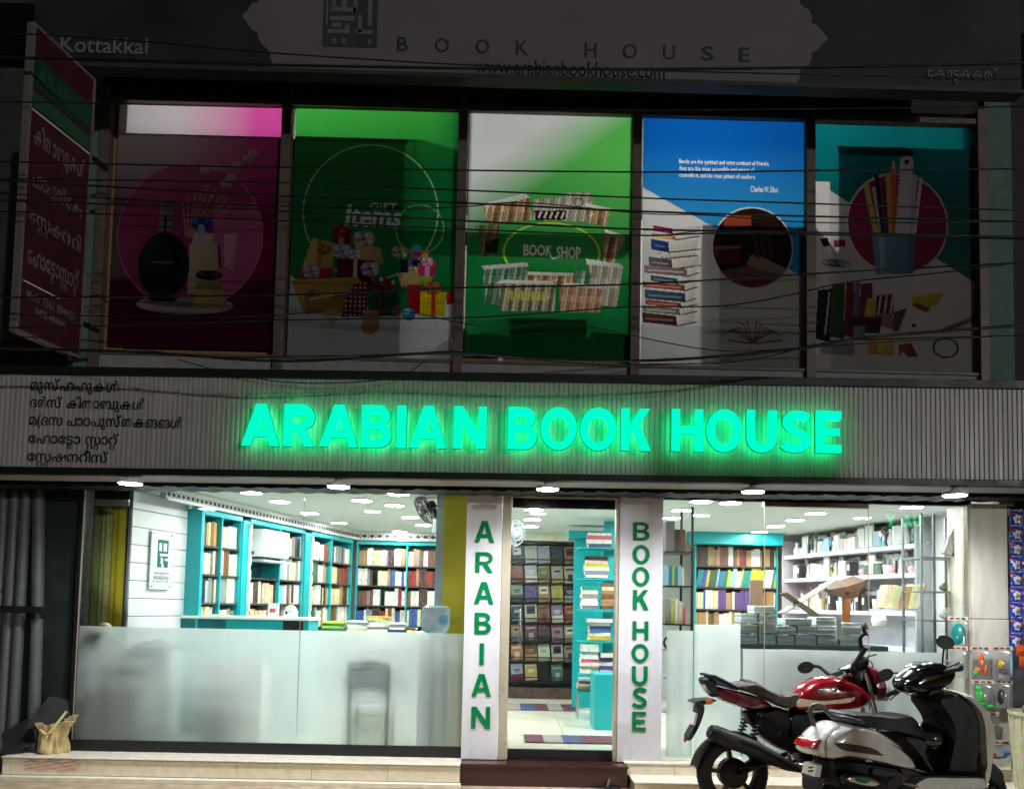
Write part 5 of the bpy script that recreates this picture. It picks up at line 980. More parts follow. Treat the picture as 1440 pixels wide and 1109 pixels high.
small('white_carton', 'small white carton standing on the teal counter', 'carton', 384, 867, YT, [('box', m_white, [('b', (-.05, .05, -.03, .05, 0, .15))]), ('print', M('red_print', lin((190, 90, 80)), .6), [('b', (-.03, .03, -.0315, -.03, .05, .09))])])
small('card_machine', 'white card machine with dark screen on the teal counter', 'machine', 409, 867, YT, [('body', m_white, [('b', (-.07, .06, -.04, .06, 0, .07)), ('s', (.0, .0, .08), (.06, .05, .05))]), ('screen', m_blackgl, [('b', (-.05, -.03, -.042, -.04, .03, .06))]), ('orange_knob', or_, [('s', (.0, 0, .14), (.02, .02, .015))])])
ua, za = FL.hit(356, 782); ub_, zb_ = FL.hit(397, 750)
ap = thing('wall_appliance', 'white box shaped appliance on the top shelf of the second bookcase', 'appliance', FL.pt((ua+ub_)/2, 0, za)); FL.box(MB(), ua+.03, ub_-.02, -.2, .12, za, zb_).build('housing', m_white, ap, bevel=.012); FL.box(MB(), ua+.05, ub_-.04, .121, .126, za+.01, za+.03).build('vent', m_grey, ap); FL.box(MB(), ua+.02, ub_-.02, -.05, .13, za-.06, za-.03).build('under_tray', m_grey, ap)
# table with flat piles ----------------------------------------------
YT2 = 2.1; zt2 = P(520, 888, YT2).z
tb2 = thing('book_table', 'long table carrying flat book piles behind the frosted glass', 'table', (P(520, 900, YT2).x, YT2+.3, FZ))
A, B = P(448, 888, YT2).x, P(590, 888, YT2).x
MB().box(A, B, YT2, YT2+.6, zt2-.03, zt2).build('top', m_white, tb2, bevel=.003)
for x in (A+.04, B-.08):
    for y in (YT2+.03, YT2+.55): MB().box(x, x+.04, y, y+.04, FZ, zt2-.03).build('leg', m_grey, tb2)
def pile(x, y, z, names, where, group, w=.2, d=.14, rot=0, hmin=.014, hmax=.03):
    for i, cn_ in enumerate(names):
        h = random.uniform(hmin, hmax); a = rot+random.uniform(-.12, .12); ww = w*random.uniform(.88, 1.05); dd = d*random.uniform(.9, 1.05)
        ex = Vector((math.cos(a), math.sin(a), 0)); ey = Vector((-math.sin(a), math.cos(a), 0)); o = Vector((x, y, z))-ex*ww/2-ey*dd/2
        X, Yv, Zv = Vector((0, 0, h)), ey*dd, ex*ww
        o2 = Vector((x, y, z))-ex*ww/2-ey*dd/2
        m4 = Matrix(((X.x, Yv.x, Zv.x, o2.x), (X.y, Yv.y, Zv.y, o2.y), (X.z, Yv.z, Zv.z, o2.z), (0, 0, 0, 1)))
        nm = f'{cn_} book lying {ORD[i] if i < 20 else i} from the bottom {where}'
        book_obj(m4, cn_, where, group, nm); z += h+.0008
    return z
YY = YT2+.14
for px, names, where, w_ in ((470, ['green', 'lime', 'green', 'lime'], 'in the green pile on the long table', .26), (505, ['cream', 'white', 'white', 'grey', 'white'], 'in the second pile on the long table', .28), (533, ['white', 'grey', 'white', 'white', 'cream', 'cream', 'yellow'], 'in the tallest pile on the long table', .28), (560, ['navy', 'white', 'grey', 'white'], 'in the fourth pile on the long table', .2), (579, ['cream', 'dark brown'], 'in the low pile by the water bottle', .12)):
    pile(P(px, 888, YY).x, YY, zt2, names, where, 'flat book piles on the long table', w=w_, d=.2, hmin=.02, hmax=.034)
# water dispenser ----------------------------------------------------
Yd = .32; p = P(612, 890, Yd); wd = thing('water_dispenser', 'water dispenser with upturned clear bottle beside the olive pilaster', 'dispenser', (p.x, p.y, FZ))
m_bot = hazy('bottle_plastic', (.82, .9, .93), .4, (.62, .74, .8))
zb_ = p.z
MB().box(p.x-.15, p.x+.15, Yd-.13, Yd+.17, FZ, zb_-.06).build('cabinet', M('dispenser_white', lin((206, 210, 212)), .35), wd, bevel=.015); MB().box(p.x-.11, p.x+.09, Yd-.136, Yd-.131, zb_-.5, zb_-.3).build('tap_recess', m_blackgl, wd)
for dx in (-.05, .04): MB().tube([(p.x+dx, Yd-.135, zb_-.33), (p.x+dx, Yd-.17, zb_-.33), (p.x+dx, Yd-.17, zb_-.37)], .012, 8).build('tap', bl_ if dx < 0 else toycol('red_plastic', (200, 40, 40)), wd, smooth=60)
MB().lathe([(0, .27), (.10, .27), (.135, .25), (.14, .21), (.132, .19), (.14, .17), (.14, .1), (.132, .085), (.138, .07), (.12, .02), (.05, -.02), (.04, -.06)], (p.x, Yd+.02, zb_), (0, 0, 1), 28).build('bottle', m_bot, wd, smooth=50); MB().grid(lambda u, v: (p.x+.02+.139*math.sin(.2+u*.7), Yd+.02-.1425*math.cos(.2+u*.7), zb_+.09+.09*v), 8, 2).build('bottle_label', M('pale_blue_label', lin((110, 176, 214)), .4), wd, smooth=70)
# wall fan -----------------------------------------------------------
Yf = .95; pf = P(597, 716, Yf); fan = thing('wall_fan', 'black caged wall fan tilted beside the olive pilaster', 'fan', pf); ax = Vector((-.78, -.25, -.5)).normalized(); A1 = ax.orthogonal().normalized(); A2 = ax.cross(A1); R_ = .165
m = MB()
for off, rr in ((.045, .8), (.0, 1.0), (-.04, .86), (.062, .45)): m.tube([pf+ax*off+(A1*math.cos(t_)+A2*math.sin(t_))*R_*rr for t_ in np.linspace(0, 2*math.pi, 33)], .0045, 6)
for i in range(20):
    t_ = 2*math.pi*i/20; e_ = A1*math.cos(t_)+A2*math.sin(t_); m.tube([pf+ax*.066+e_*R_*.15, pf+ax*.05+e_*R_*.75, pf+e_*R_, pf-ax*.04+e_*R_*.8, pf-ax*.05+e_*R_*.25], .0028, 5)
m.build('cage', m_black, fan, smooth=60)
for i in range(3):
    t_ = 2.1*i; MB().grid(lambda u, v: pf+(A1*math.cos(t_+u*1.1)+A2*math.sin(t_+u*1.1))*R_*(.2+.68*v)+ax*(.03*(u-.5)), 6, 4).build('blade', M('grey_blade', lin((96, 100, 104)), .4), fan, smooth=70)
MB().lathe([(0, .03), (.045, .03), (.05, -.02), (.055, -.1), (.04, -.13), (0, -.135)], pf, ax, 18).build('motor', m_blackgl, fan, smooth=50)
q = P(612, 735, Yf); MB().tube([pf-ax*.1, pf-ax*.1+Vector((.03, 0, -.06)), (q.x+.02, Yf, q.z-.03), (q.x+.12, Yf-.2, q.z-.03)], .022, 10).build('bracket', m_blackgl, fan, smooth=60); MB().box(q.x-.015, q.x+.06, Yf-.12, Yf-.02, q.z-.12, q.z+.03).build('wall_mount', m_grey, fan, bevel=.006)
# blurred furniture right behind the frosted film ----------------------
ch = thing('plastic_chair', 'dark slatted back plastic chair blurred behind the frosted film', 'chair', (P(520, 1040, .3).x, .3, FZ)); Yh = .075
m_chair = M('dark_chair_plastic', lin((62, 72, 84)), .4); xa, xb = P(493, 950, Yh).x, P(546, 950, Yh).x; zt_, zs = P(520, 926, Yh).z, P(520, 985, Yh).z
for x, y in ((xa, Yh), (xb, Yh), (xa, Yh+.4), (xb, Yh+.4)): MB().tube([(x, y, FZ+.005), (x+(.02 if x == xa else -.02)*0, y, zs if y > Yh else zt_)], .02, 8).build('leg', m_chair, ch, smooth=60)
MB().box(xa-.02, xb+.02, Yh, Yh+.43, zs-.03, zs).build('seat', m_chair, ch, bevel=.01)
for k in range(5): MB().tube(catmull([(xa, Yh, zt_-.055*k-.02), ((xa+xb)/2, Yh-.02, zt_-.055*k), (xb, Yh, zt_-.055*k-.02)], 5), .012 if k else .02, 6).build('back_slat', m_chair, ch, smooth=60)
m_cab2 = M('sage_laminate', lin((232, 240, 230)), .5)
for lab, q, Y in (('sage green cabinet blurred behind the frosted film at far left', (182, 912, 236, 1048), .3), ('sage green cabinet door blurred behind the film below the counter', (285, 936, 366, 1048), .3)):
    A, B, C_, D = rect(*q, Y); t = thing('low_cabinet', lab, 'cabinet', ((A+B)/2, Y+.15, FZ)); MB().box(A, B, Y, Y+.3, FZ, D).build('carcass', m_cab2, t); MB().box(A-.01, B+.01, Y-.006, Y+.31, D, D+.018).build('top_edge', m_tealdk, t); MB().box(B-.02, B-.005, Y-.03, Y-.002, (FZ+D)/2-.05, (FZ+D)/2+.03).build('handle', m_black, t)
tag(MB().tube(catmull([P(190, 907, .1), P(210, 904, .12), P(230, 903, .12), P(244, 910, .1)], 5), .022, 8).build('rolled_cloth', m_grey, smooth=60), 'dark rolled cloth blurred on the far left cabinet', 'cloth')
# ================================================================== through the door
rk = thing('black_display_rack', 'black display rack of face-out books facing the door', 'display rack', FD.pt(.4, -.1, FZ))
wr0, wr1 = FD.hit(714, 870)[0]-.1, FD.hit(807, 870)[0]; ztk = FD.hit(760, 763)[1]; zbk = FD.hit(760, 966)[1]
m_rack = M('black_laminate', lin((30, 33, 36)), .35)
FD.box(MB(), wr0, wr1, -.12, -.1, zbk, ztk).build('back_board', m_rack, rk); FD.box(MB(), wr0, wr1, -.12, .04, FZ, zbk).build('plinth', M('brown_plinth', lin((76, 60, 54)), .3, var=.2), rk); FD.box(MB(), wr0, wr1, -.12, .03, ztk-.02, ztk+.02).build('top_board', m_rack, rk)
rows = [(768, 791.5), (795, 819), (822, 846), (850, 874.5), (878, 902), (906, 929), (934, 957)]; cols = [(720, 736.5), (739.5, 756.5), (758, 774.5), (777, 793), (795, 811)]
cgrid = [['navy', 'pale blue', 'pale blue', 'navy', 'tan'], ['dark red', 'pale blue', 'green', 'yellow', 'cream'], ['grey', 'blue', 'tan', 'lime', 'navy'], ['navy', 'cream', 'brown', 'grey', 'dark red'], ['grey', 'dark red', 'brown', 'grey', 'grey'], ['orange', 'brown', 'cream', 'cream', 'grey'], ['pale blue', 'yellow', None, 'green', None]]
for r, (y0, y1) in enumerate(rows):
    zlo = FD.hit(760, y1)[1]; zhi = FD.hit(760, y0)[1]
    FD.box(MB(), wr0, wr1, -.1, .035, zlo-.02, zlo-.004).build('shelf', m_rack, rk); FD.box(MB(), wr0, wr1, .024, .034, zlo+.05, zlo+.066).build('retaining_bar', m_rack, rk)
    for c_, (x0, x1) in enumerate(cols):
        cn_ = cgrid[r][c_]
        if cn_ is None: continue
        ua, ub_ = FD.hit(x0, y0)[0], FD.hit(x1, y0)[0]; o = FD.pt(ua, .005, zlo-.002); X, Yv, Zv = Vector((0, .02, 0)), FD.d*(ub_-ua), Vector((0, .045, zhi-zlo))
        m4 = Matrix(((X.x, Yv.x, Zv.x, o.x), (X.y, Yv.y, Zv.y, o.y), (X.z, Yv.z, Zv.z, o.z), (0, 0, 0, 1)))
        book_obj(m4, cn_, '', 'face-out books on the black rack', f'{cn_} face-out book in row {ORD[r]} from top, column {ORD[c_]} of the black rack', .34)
        bo = bpy.data.objects[-1] if False else _last[0]; H_ = zhi-zlo; wd_ = ub_-ua; nrm = Vector((0, -1, .04))
        def cpanel(name, u0, u1, v0, v1, lift, mt):
            q = [o+FD.d*(wd_*a)+Zv*b+Vector((0, -lift, 0)) for a, b in ((u0, v0), (u1, v0), (u1, v1), (u0, v1))]; me = bpy.data.meshes.new(name); inv = bo.matrix_world.inverted()
            me.from_pydata([inv @ p_ for p_ in q], [], [(0, 1, 2, 3)]); me.materials.append(mt); oo = bpy.data.objects.new(name, me); COL.objects.link(oo); oo.parent = bo
        k_ = (r*5+c_) % 4; pm = M('cover_print_%d' % ((r*3+c_*2) % 5), lin([(170, 164, 150), (36, 40, 54), (136, 112, 66), (90, 34, 38), (116, 130, 136)][(r*3+c_*2) % 5]), .35, var=.2, scale=60)
        if k_ == 0: cpanel('cover_panel', .15, .85, .45, .88, .002, pm); cpanel('cover_title', .25, .75, .62, .72, .004, m_letter)
        elif k_ == 1: cpanel('cover_title', .12, .88, .72, .84, .002, pm); cpanel('cover_panel', .3, .7, .1, .5, .002, pm)
        elif k_ == 2: cpanel('cover_panel', .0, 1, .0, .38, .002, pm); cpanel('cover_title', .2, .8, .6, .68, .002, pm); cpanel('cover_title', .3, .7, .5, .55, .002, pm)
        else: cpanel('cover_panel', .06, .94, .06, .14, .002, pm); cpanel('cover_panel', .06, .94, .86, .94, .002, pm); cpanel('cover_title', .25, .75, .5, .66, .002, pm)
struct(MB().box(P(690, 750, 4.5).x, P(800, 750, 4.5).x, 4.5, 4.75, FD.hit(760, 761)[1], CZ).build('door_beam', M('cream_beam', lin((222, 226, 206)), .5)))
tp = thing('teal_partition', 'bright teal partition shelf inside the doorway on the right', 'shelf unit', (P(835, 900, 2.6).x, 2.6, FZ))
Yq = 2.9
MB().pbox(806, 748, 872, 995, 3.5, 3.54).build('back_panel', m_teal, tp); MB().pbox(800, 746, 872, 756, 3.3, 3.5).build('top_beam', m_teal, tp); MB().box(P(848, 850, 2.62).x, P(868, 850, 2.62).x, 2.62, 2.66, FZ, CZ-.02).build('upright', m_teal, tp)
MB().pbox(862, 700, 900, 1000, 2.7, 2.74).build('side_panel', m_teal, tp)
Yk = 2.3
for y in (769, 813, 857, 901, 948): zz = P(840, y, Yk).z; MB().box(P(814, y, Yk).x, P(880, y, Yk).x, Yk, Yk+.3, zz-.018, zz).build('shelf', m_teal, tp)
A, B, C_, D = rect(836, 948, 862, 1024, 1.75); MB().box(A, B+.2, 1.75, 2.2, FZ, D).build('base_cabinet', m_teal, tp, bevel=.003)
sn = 0
for px, y, names, w_ in ((842, 768, ['purple', 'white', 'pink', 'white'], .3), (838, 812, ['white', 'grey', 'white', 'yellow', 'cream', 'black'], .3), (828, 856, ['grey', 'white', 'white', 'grey', 'white', 'teal'], .2), (842, 900, ['yellow', 'white', 'blue', 'navy', 'grey', 'white'], .3), (828, 947, ['white', 'grey', 'white', 'pink', 'white', 'grey', 'white', 'white'], .22), (853, 947, ['white', 'purple', 'white', 'navy', 'white'], .2), (854, 856, ['brown', 'tan', 'tan', 'brown', 'tan', 'cream', 'brown'], .16)):
    pile(P(px, y, Yk+.12).x, Yk+.13, P(px, y, Yk+.0).z+.001, names, ['in the topmost teal shelf pile', 'in the second teal shelf pile', 'in the left pile of the third teal shelf', 'in the fourth teal shelf pile', 'in the left pile of the lowest teal shelf', 'in the right pile of the lowest teal shelf', 'in the right pile of the third teal shelf'][sn], 'book piles on the teal shelf in the doorway', w=w_, d=.2, hmin=.034, hmax=.052); sn += 1
# low stool with packets under the shelf
stl = thing('low_stool', 'low stool stacked with packets beside the teal cabinet', 'stool', (P(822, 990, 2.6).x, 2.7, FZ)); A, B, C_, D = rect(811, 972, 838, 998, 2.6)
MB().box(A, B, 2.6, 2.85, D-.02, D).build('top', m_teal, stl)
for x in (A+.01, B-.03):
    for y in (2.61, 2.82): MB().box(x, x+.02, y, y+.02, FZ, D-.02).build('leg', m_steel, stl)
pile((A+B)/2, 2.72, D, ['green', 'tan', 'cream', 'purple', 'white'], 'on the low stool', 'packets on the stool', w=.22, d=.2, hmin=.03, hmax=.04)
m_mat1 = M('mat_pink', lin((92, 48, 66)), .95, var=.4, scale=60); m_mat2 = M('mat_blue', lin((60, 76, 116)), .95, var=.4, scale=60); m_mat3 = M('mat_pale', lin((150, 140, 138)), .95, var=.4, scale=60)
for lab, z_, (xa, ya, xb, yb), seq in (('pink and blue striped door mat just inside the door', FZ+.006, (738, 1044, 866, 1036), (0, 2, 1, 0, 0)), ('pink and blue striped door mat in front of the black rack', FZ+.006, (712, 998, 806, 991), (2, 1, 0, 2, 0))):
    q0, q1 = PZ(xa, ya, z_), PZ(xb, yb, z_); t = thing('door_mat', lab, 'mat', ((q0.x+q1.x)/2, (q0.y+q1.y)/2, z_), 'door mats')
    for i, s_ in enumerate(seq): MB().grid(lambda u, v: (q0.x+(q1.x-q0.x)*(i+u)/5, q0.y+(q1.y-q0.y)*v, z_+.010+.003*math.sin(u*17+i)*math.sin(v*9)), 8, 6).build('stripe', (m_mat1, m_mat2, m_mat3)[s_], t, solid=.008)
# wall fan seen in the doorway, pale
pf = P(724, 750, 2.0); fw = thing('white_wall_fan', 'pale round fan at the top left of the doorway view', 'fan', pf); ax = Vector((.6, -.7, -.2)).normalized(); A1 = ax.orthogonal().normalized(); A2 = ax.cross(A1); R_ = .16; m = MB()
for off, rr in ((.03, .85), (0, 1), (.045, .5)): m.tube([pf+ax*off+(A1*math.cos(t_)+A2*math.sin(t_))*R_*rr for t_ in np.linspace(0, 2*math.pi, 29)], .005, 6)
for i in range(18): e_ = A1*math.cos(i*.349)+A2*math.sin(i*.349); m.tube([pf+ax*.05+e_*R_*.1, pf+ax*.035+e_*R_*.7, pf+e_*R_], .003, 5)
m.build('cage', m_grey, fw, smooth=60)
for i in range(3): MB().grid(lambda u, v: pf+(A1*math.cos(2.1*i+u*1.2)+A2*math.sin(2.1*i+u*1.2))*R_*(.2+.68*v)+ax*(.02*(u-.5)), 6, 4).build('blade', M('pale_blade', lin((150, 160, 164)), .3), fw, smooth=70)
MB().lathe([(0, .05), (.04, .04), (.045, -.06), (0, -.08)], pf, ax, 16).build('motor', m_white, fw, smooth=50); MB().tube([pf-ax*.06, pf+Vector((-.2, .1, -.02)), pf+Vector((-.32, .1, -.02))], .018, 8).build('bracket', m_white, fw)
# ================================================================== right display window
m_frame = M('black_metal', lin((26, 28, 32)), .4, metal=.3)
dk = thing('black_display_stand', 'black metal display stand just right of the BOOK HOUSE pillar', 'display stand', (P(955, 1050, .35).x, .45, FZ)); Yr = .3
xA, xB = P(934, 880, Yr).x, P(975, 880, Yr).x
for x, y in ((xB-.025, Yr), (xB-.06, Yr+.32), (xA, Yr+.32)): MB().box(x, x+.022, y, y+.022, FZ, 2.62).build('post', m_frame, dk)
szs = [P(955, y, Yr).z for y in (775, 823, 877, 912, 952, 1000)]
for i, zz in enumerate(szs): MB().box(xA, xB, Yr, Yr+.34, zz-.014, zz).build('shelf', m_frame if i < 3 else m_grey, dk)
FS = Fr((xA, Yr+.05), (1, 0))
for r, seq in enumerate(([('grey', .085, .30), ('dark brown', .05, .22), ('brown', .05, .22)], [('pale blue', .03, .2), ('teal', .03, .2), ('lime', .02, .2), ('teal', .03, .19), ('pale blue', .03, .2), ('cream', .03, .18)], [('grey', .05, .24), ('lime', .04, .22), ('white', .03, .25), ('cream', .04, .22), ('pink', .03, .16)], )):
    u = .02
    for cn_, th, hh in seq:
        o = FS.pt(u, 0, szs[r]+.001); X, Yv, Zv = FS.d*th, Vector((0, .2, 0)), Vector((0, 0, hh)); m4 = Matrix(((X.x, Yv.x, Zv.x, o.x), (X.y, Yv.y, Zv.y, o.y), (X.z, Yv.z, Zv.z, o.z), (0, 0, 0, 1))); book_obj(m4, cn_, f'on the {["top", "second", "third"][r]} shelf of the black stand', 'books on the black display stand'); u += th+.003
small('black_helmet', 'dark round object on a low shelf of the black stand', 'helmet', 955, 912, Yr+.08, [('shell', m_blackgl, [('s', (0, 0, .06), (.065, .06, .06))]), ('ring', m_frame, [('t', [(.06*math.cos(a)-.09, .0, .06+.06*math.sin(a)) for a in np.linspace(0, 6.3, 15)], .012)])])
# long table with grey bundles ----------------------------------------
Yg = .32; zt3 = P(1130, 906, Yg).z
tg = thing('bundle_table', 'long table with grey wrapped bundles inside the right window', 'table', (P(1135, 1000, Yg).x, Yg+.3, FZ)); A, B = P(1040, 906, Yg).x, P(1248, 906, Yg).x
MB().box(A, B, Yg-.02, Yg+.7, zt3-.045, zt3).build('top', M('dark_grey_edge', lin((86, 94, 98)), .5), tg, bevel=.003)
for x in (A+.02, B-.07): MB().box(x, x+.05, Yg, Yg+.6, FZ, zt3-.045).build('leg_panel', m_grey, tg)
MB().box(A+.07, B-.07, Yg+.3, Yg+.32, FZ+.1, zt3-.1).build('modesty_panel', M('pale_green_panel', lin((186, 204, 190)), .5), tg)
m_bun = [M('grey_wrap_%d' % i, lin(c_), .6, var=.08, scale=20) for i, c_ in enumerate(((186, 200, 202), (204, 216, 216), (176, 192, 196), (200, 216, 206)))]
tag(MB().pbox(1056, 815, 1073, 862, Yg+.4, Yg+.46).build('tall_brown_volume', M('brown_cover', lin((120, 92, 74)), .6, var=.15), bevel=.004), 'tall brown volume standing upright behind the grey bundles', 'book')
bl2 = [(1040, 1066, 891, 905), (1067, 1092, 891, 905), (1093, 1118, 893, 906), (1119, 1149, 892, 906), (1150, 1180, 892, 906), (1181, 1214, 893, 907), (1040, 1066, 877, 890), (1067, 1093, 876, 890), (1094, 1120, 880, 892), (1121, 1148, 879, 891), (1149, 1178, 880, 891), (1181, 1212, 880, 892), (1042, 1066, 862, 876), (1068, 1094, 863, 875), (1104, 1143, 869, 879), (1148, 1177, 867, 879), (1184, 1210, 875, 880), (1060, 1091, 851, 862)]
for i, (x0, x1, y0, y1) in enumerate(bl2):
    A, B, C_, D = rect(x0, y0, x1, y1, Yg+.02); row = 0 if y1 > 900 else (1 if y1 > 885 else (2 if y1 > 870 else 3))
    t = thing('book_bundle', f'grey wrapped book bundle, {ORD[sum(1 for q in bl2[:i] if (0 if q[3] > 900 else (1 if q[3] > 885 else (2 if q[3] > 870 else 3))) == row)]} from left in the {["bottom", "second", "third", "topmost"][row]} layer on the table', 'book bundle', ((A+B)/2, Yg+.13, C_), 'grey wrapped bundles on the table')
    j = random.uniform(-.01, .02); n_ = 3; hh = (D-C_-.003)/n_
    for k in range(n_): MB().box(A+.003+random.uniform(0, .004), B-.003-random.uniform(0, .004), Yg+.02+j+random.uniform(0, .006), Yg+.25+j, C_+k*hh+.001, C_+(k+1)*hh).build('wrapped_book', m_bun[(i+k) % 4], t, bevel=.004)
tag(MB().pbox(1176, 868, 1183, 898, Yg-.035, Yg-.028).build('white_tag', m_white), 'white paper tag hanging in front of the grey bundles', 'tag')
# wooden book rest and lectern ----------------------------------------
m_wood = M('orange_wood', lin((146, 82, 34)), .45, var=.25, scale=6, streak=(8, 8, 1)); m_dwood = M('dark_wood', lin((70, 50, 42)), .5, var=.25, scale=6)
Yv_ = .75; rh = thing('folding_book_rest', 'dark folding X-shaped book rest on the bundles', 'book rest', P(1128, 866, Yv_))
for (xa, ya), (xb, yb), dy in (((1106, 833), (1154, 866), 0), ((1103, 862), (1178, 815), .03)):
    a, b = P(xa, ya, Yv_+dy), P(xb, yb, Yv_+dy); d_ = (b-a)/2; MB().obox((a+b)/2+Vector((0, .1, 0)), d_, (0, .1, 0), Vector((-d_.z, 0, d_.x)).normalized()*.008).build('leaf_board', m_dwood if dy == 0 else M('grey_wood', lin((150, 140, 132)), .5), rh)
lc = thing('wooden_lectern', 'orange wooden lectern post with brown reading top', 'lectern', P(1192, 900, 1.0)); Yl = 1.0
MB().pbox(1188, 826, 1196, 905, Yl, Yl+.07).build('post', m_wood, lc, bevel=.004); a, b, c_, d_ = P(1166, 828, Yl), P(1218, 815, Yl), P(1206, 840, Yl), P(1176, 838, Yl)
m = MB(); pts = [a, P(1192, 824, Yl), b, c_, P(1192, 842, Yl), d_]; n = 6; m.add(pts+[q+Vector((0, .3, .06)) for q in pts], [tuple(range(n)), tuple(range(n, 2*n))]+[(i, (i+1) % n, n+(i+1) % n, n+i) for i in range(n)]); m.build('reading_top', M('brown_board', lin((84, 60, 48)), .5), lc, bevel=.006)
lb = MB().box(P(1192, 905, Yl).x-.2, P(1192, 905, Yl).x+.2, Yl-.1, Yl+.3, FZ, P(1192, 905, Yl).z).build('base_block', m_wood, lc)
# white wall shelves on the right --------------------------------------
a, b = P(1104, 800, 4.0), P(1286, 800, 1.55)
FW = Fr((a.x, a.y), (b.x-a.x, b.y-a.y)); LW = (Vector((b.x, b.y, 0))-Vector((a.x, a.y, 0))).length
if FW.n.x > 0: FW.n = -FW.n
ws = thing('white_wall_shelves', 'white stepped wall shelves crowded with wrapped gifts at right', 'shelf unit', FW.pt(LW/2, 0, FZ))
m_shelfw = M('white_lit_shelf', lin((222, 228, 244)), .35, var=.03)
zsw = [FW.hit(1180, y)[1] for y in (774, 810, 858)]
FW.box(MB(), -.02, LW+.02, -.36, -.34, FZ, CZ-.1).build('back_board', M('silver_backing', lin((176, 176, 180)), .4, var=.15), ws)
for z_ in zsw+[zsw[2]-.42]: FW.box(MB(), -.02, LW, -.34, 0, z_-.05, z_).build('shelf', m_shelfw, ws, bevel=.003)
FW.box(MB(), LW, LW+.03, -.36, .0, FZ, CZ-.1).build('end_board', m_grey, ws); FW.box(MB(), -.05, -.021, -.36, .02, FZ, CZ-.1).build('end_board', M('pinkish_board', lin((200, 186, 196)), .5), ws)
m_gl2 = glass('wrap_film', (.94, .96, .97), .06)
kinds = ['boxed white gift', 'clear wrapped figurine', 'silver photo frame', 'white vase', 'pale green canister', 'standing dark album', 'pink trinket', 'white cup']
gc = {}
gm = {'white': m_white, 'silver': M('silver_plastic', lin((190, 192, 196)), .25, metal=.6), 'green': M('canister_green', lin((90, 120, 96)), .4), 'dark': M('album_dark', lin((60, 66, 72)), .4), 'pink': M('trinket_pink', lin((226, 180, 184)), .4), 'cream': M('trinket_cream', lin((226, 216, 190)), .5), 'pb': M('trinket_blue', lin((170, 200, 220)), .4)}
for r, z_ in enumerate(zsw):
    u = .05
    while u < LW-.08:
        k = random.randrange(8) if r else random.choice((0, 1, 1, 2, 3, 7, 0)); kn = kinds[k]; gc[(kn, r)] = gc.get((kn, r), 0)+1
        if gc[(kn, r)] > 14: k = 0
        w_ = random.uniform(.09, .15); h_ = random.uniform(.17, .31); p0 = FW.pt(u+w_/2, -.1-random.uniform(0, .08), z_); lab = f'{ORD[min(31, gc[(kn, r)]-1)]} {kn} from the back on the {["top", "middle", "lower"][r]} white shelf'
        t = thing('shelf_gift', lab, 'gift', p0, 'gifts on the white wall shelves'); x_, y_ = p0.x, p0.y
        Fx = lambda mb, a, b, c_, d_, e_, f_: FW.box(mb, u+w_/2+a, u+w_/2+b, -.1+c_, -.1+d_, z_+e_, z_+f_)
        if k in (0, ): Fx(MB(), -w_/2, w_/2, -.05, .05, 0, h_*.7).build('box', random.choice([gm['white'], gm['cream'], gm['pb']]), t, bevel=.003); Fx(MB(), -.008, .008, -.052, .052, 0.001, h_*.7+.004).build('ribbon', random.choice([gm['silver'], gm['pink']]), t)
        elif k == 1: MB().lathe([(.0, .001), (w_*.4, .0), (w_*.36, .03), (w_*.18, h_*.4), (w_*.25, h_*.6), (w_*.12, h_*.8), (0, h_*.9)], p0, (0, 0, 1), 12).build('figure', random.choice([gm['white'], gm['cream'], gm['silver']]), t, smooth=60); MB().lathe([(w_*.48, .0), (w_*.5, h_*.7), (w_*.2, h_), (w_*.3, h_*1.1)], p0, (0, 0, 1), 9).build('clear_wrap', m_gl2, t)
        elif k == 2: Fx(MB(), -w_*.6, w_*.6, -.02, .0, 0, h_).build('frame', gm['silver'], t, bevel=.004); Fx(MB(), -w_*.45, w_*.45, .0005, .003, .02, h_-.02).build('picture', random.choice([gm['white'], gm['pb'], gm['cream']]), t)
        elif k == 3: MB().lathe([(0, .0), (w_*.3, 0), (w_*.5, h_*.3), (w_*.3, h_*.65), (w_*.18, h_*.8), (w_*.3, h_)], p0, (0, 0, 1), 16).build('vase', gm['white'], t, smooth=50); MB().lathe([(w_*.31, h_*.98), (w_*.31, h_*1.02)], p0, (0, 0, 1), 16).build('rim', gm['silver'], t)
        elif k == 4: MB().lathe([(0, 0), (w_*.45, 0), (w_*.45, h_*.7), (0, h_*.7)], p0, (0, 0, 1), 18).build('body', gm['green'], t, smooth=40); MB().lathe([(w_*.47, h_*.68), (w_*.47, h_*.78), (0, h_*.8)], p0, (0, 0, 1), 18).build('lid', gm['white'], t, smooth=40)
        elif k == 5: Fx(MB(), -w_*.2, w_*.2, -.06, .06, 0, h_).build('cover', gm['dark'], t); Fx(MB(), -w_*.15, w_*.15, .0605, .062, h_*.4, h_*.8).build('spine_label', gm['white'], t)
        elif k == 6: MB().ball(p0+Vector((0, 0, w_*.4)), w_*.4, w_*.4, w_*.4, 14, 10).build('ball', gm['pink'], t, smooth=70); MB().lathe([(0, 0), (w_*.35, 0), (w_*.25, .02)], p0, (0, 0, 1), 14).build('stand', gm['white'], t)
        else: MB().lathe([(0, 0), (w_*.32, 0), (w_*.42, h_*.5), (w_*.38, h_*.5), (w_*.3, .01)], p0, (0, 0, 1), 16).build('cup', gm['white'], t, smooth=50); MB().tube([p0+FW.d*w_*.4+Vector((0, 0, h_*.42)), p0+FW.d*w_*.62+Vector((0, 0, h_*.35)), p0+FW.d*w_*.6+Vector((0, 0, h_*.15)), p0+FW.d*w_*.36+Vector((0, 0, h_*.1))], .006, 6).build('handle', gm['white'], t)
        u += w_+random.uniform(-.02, .01)
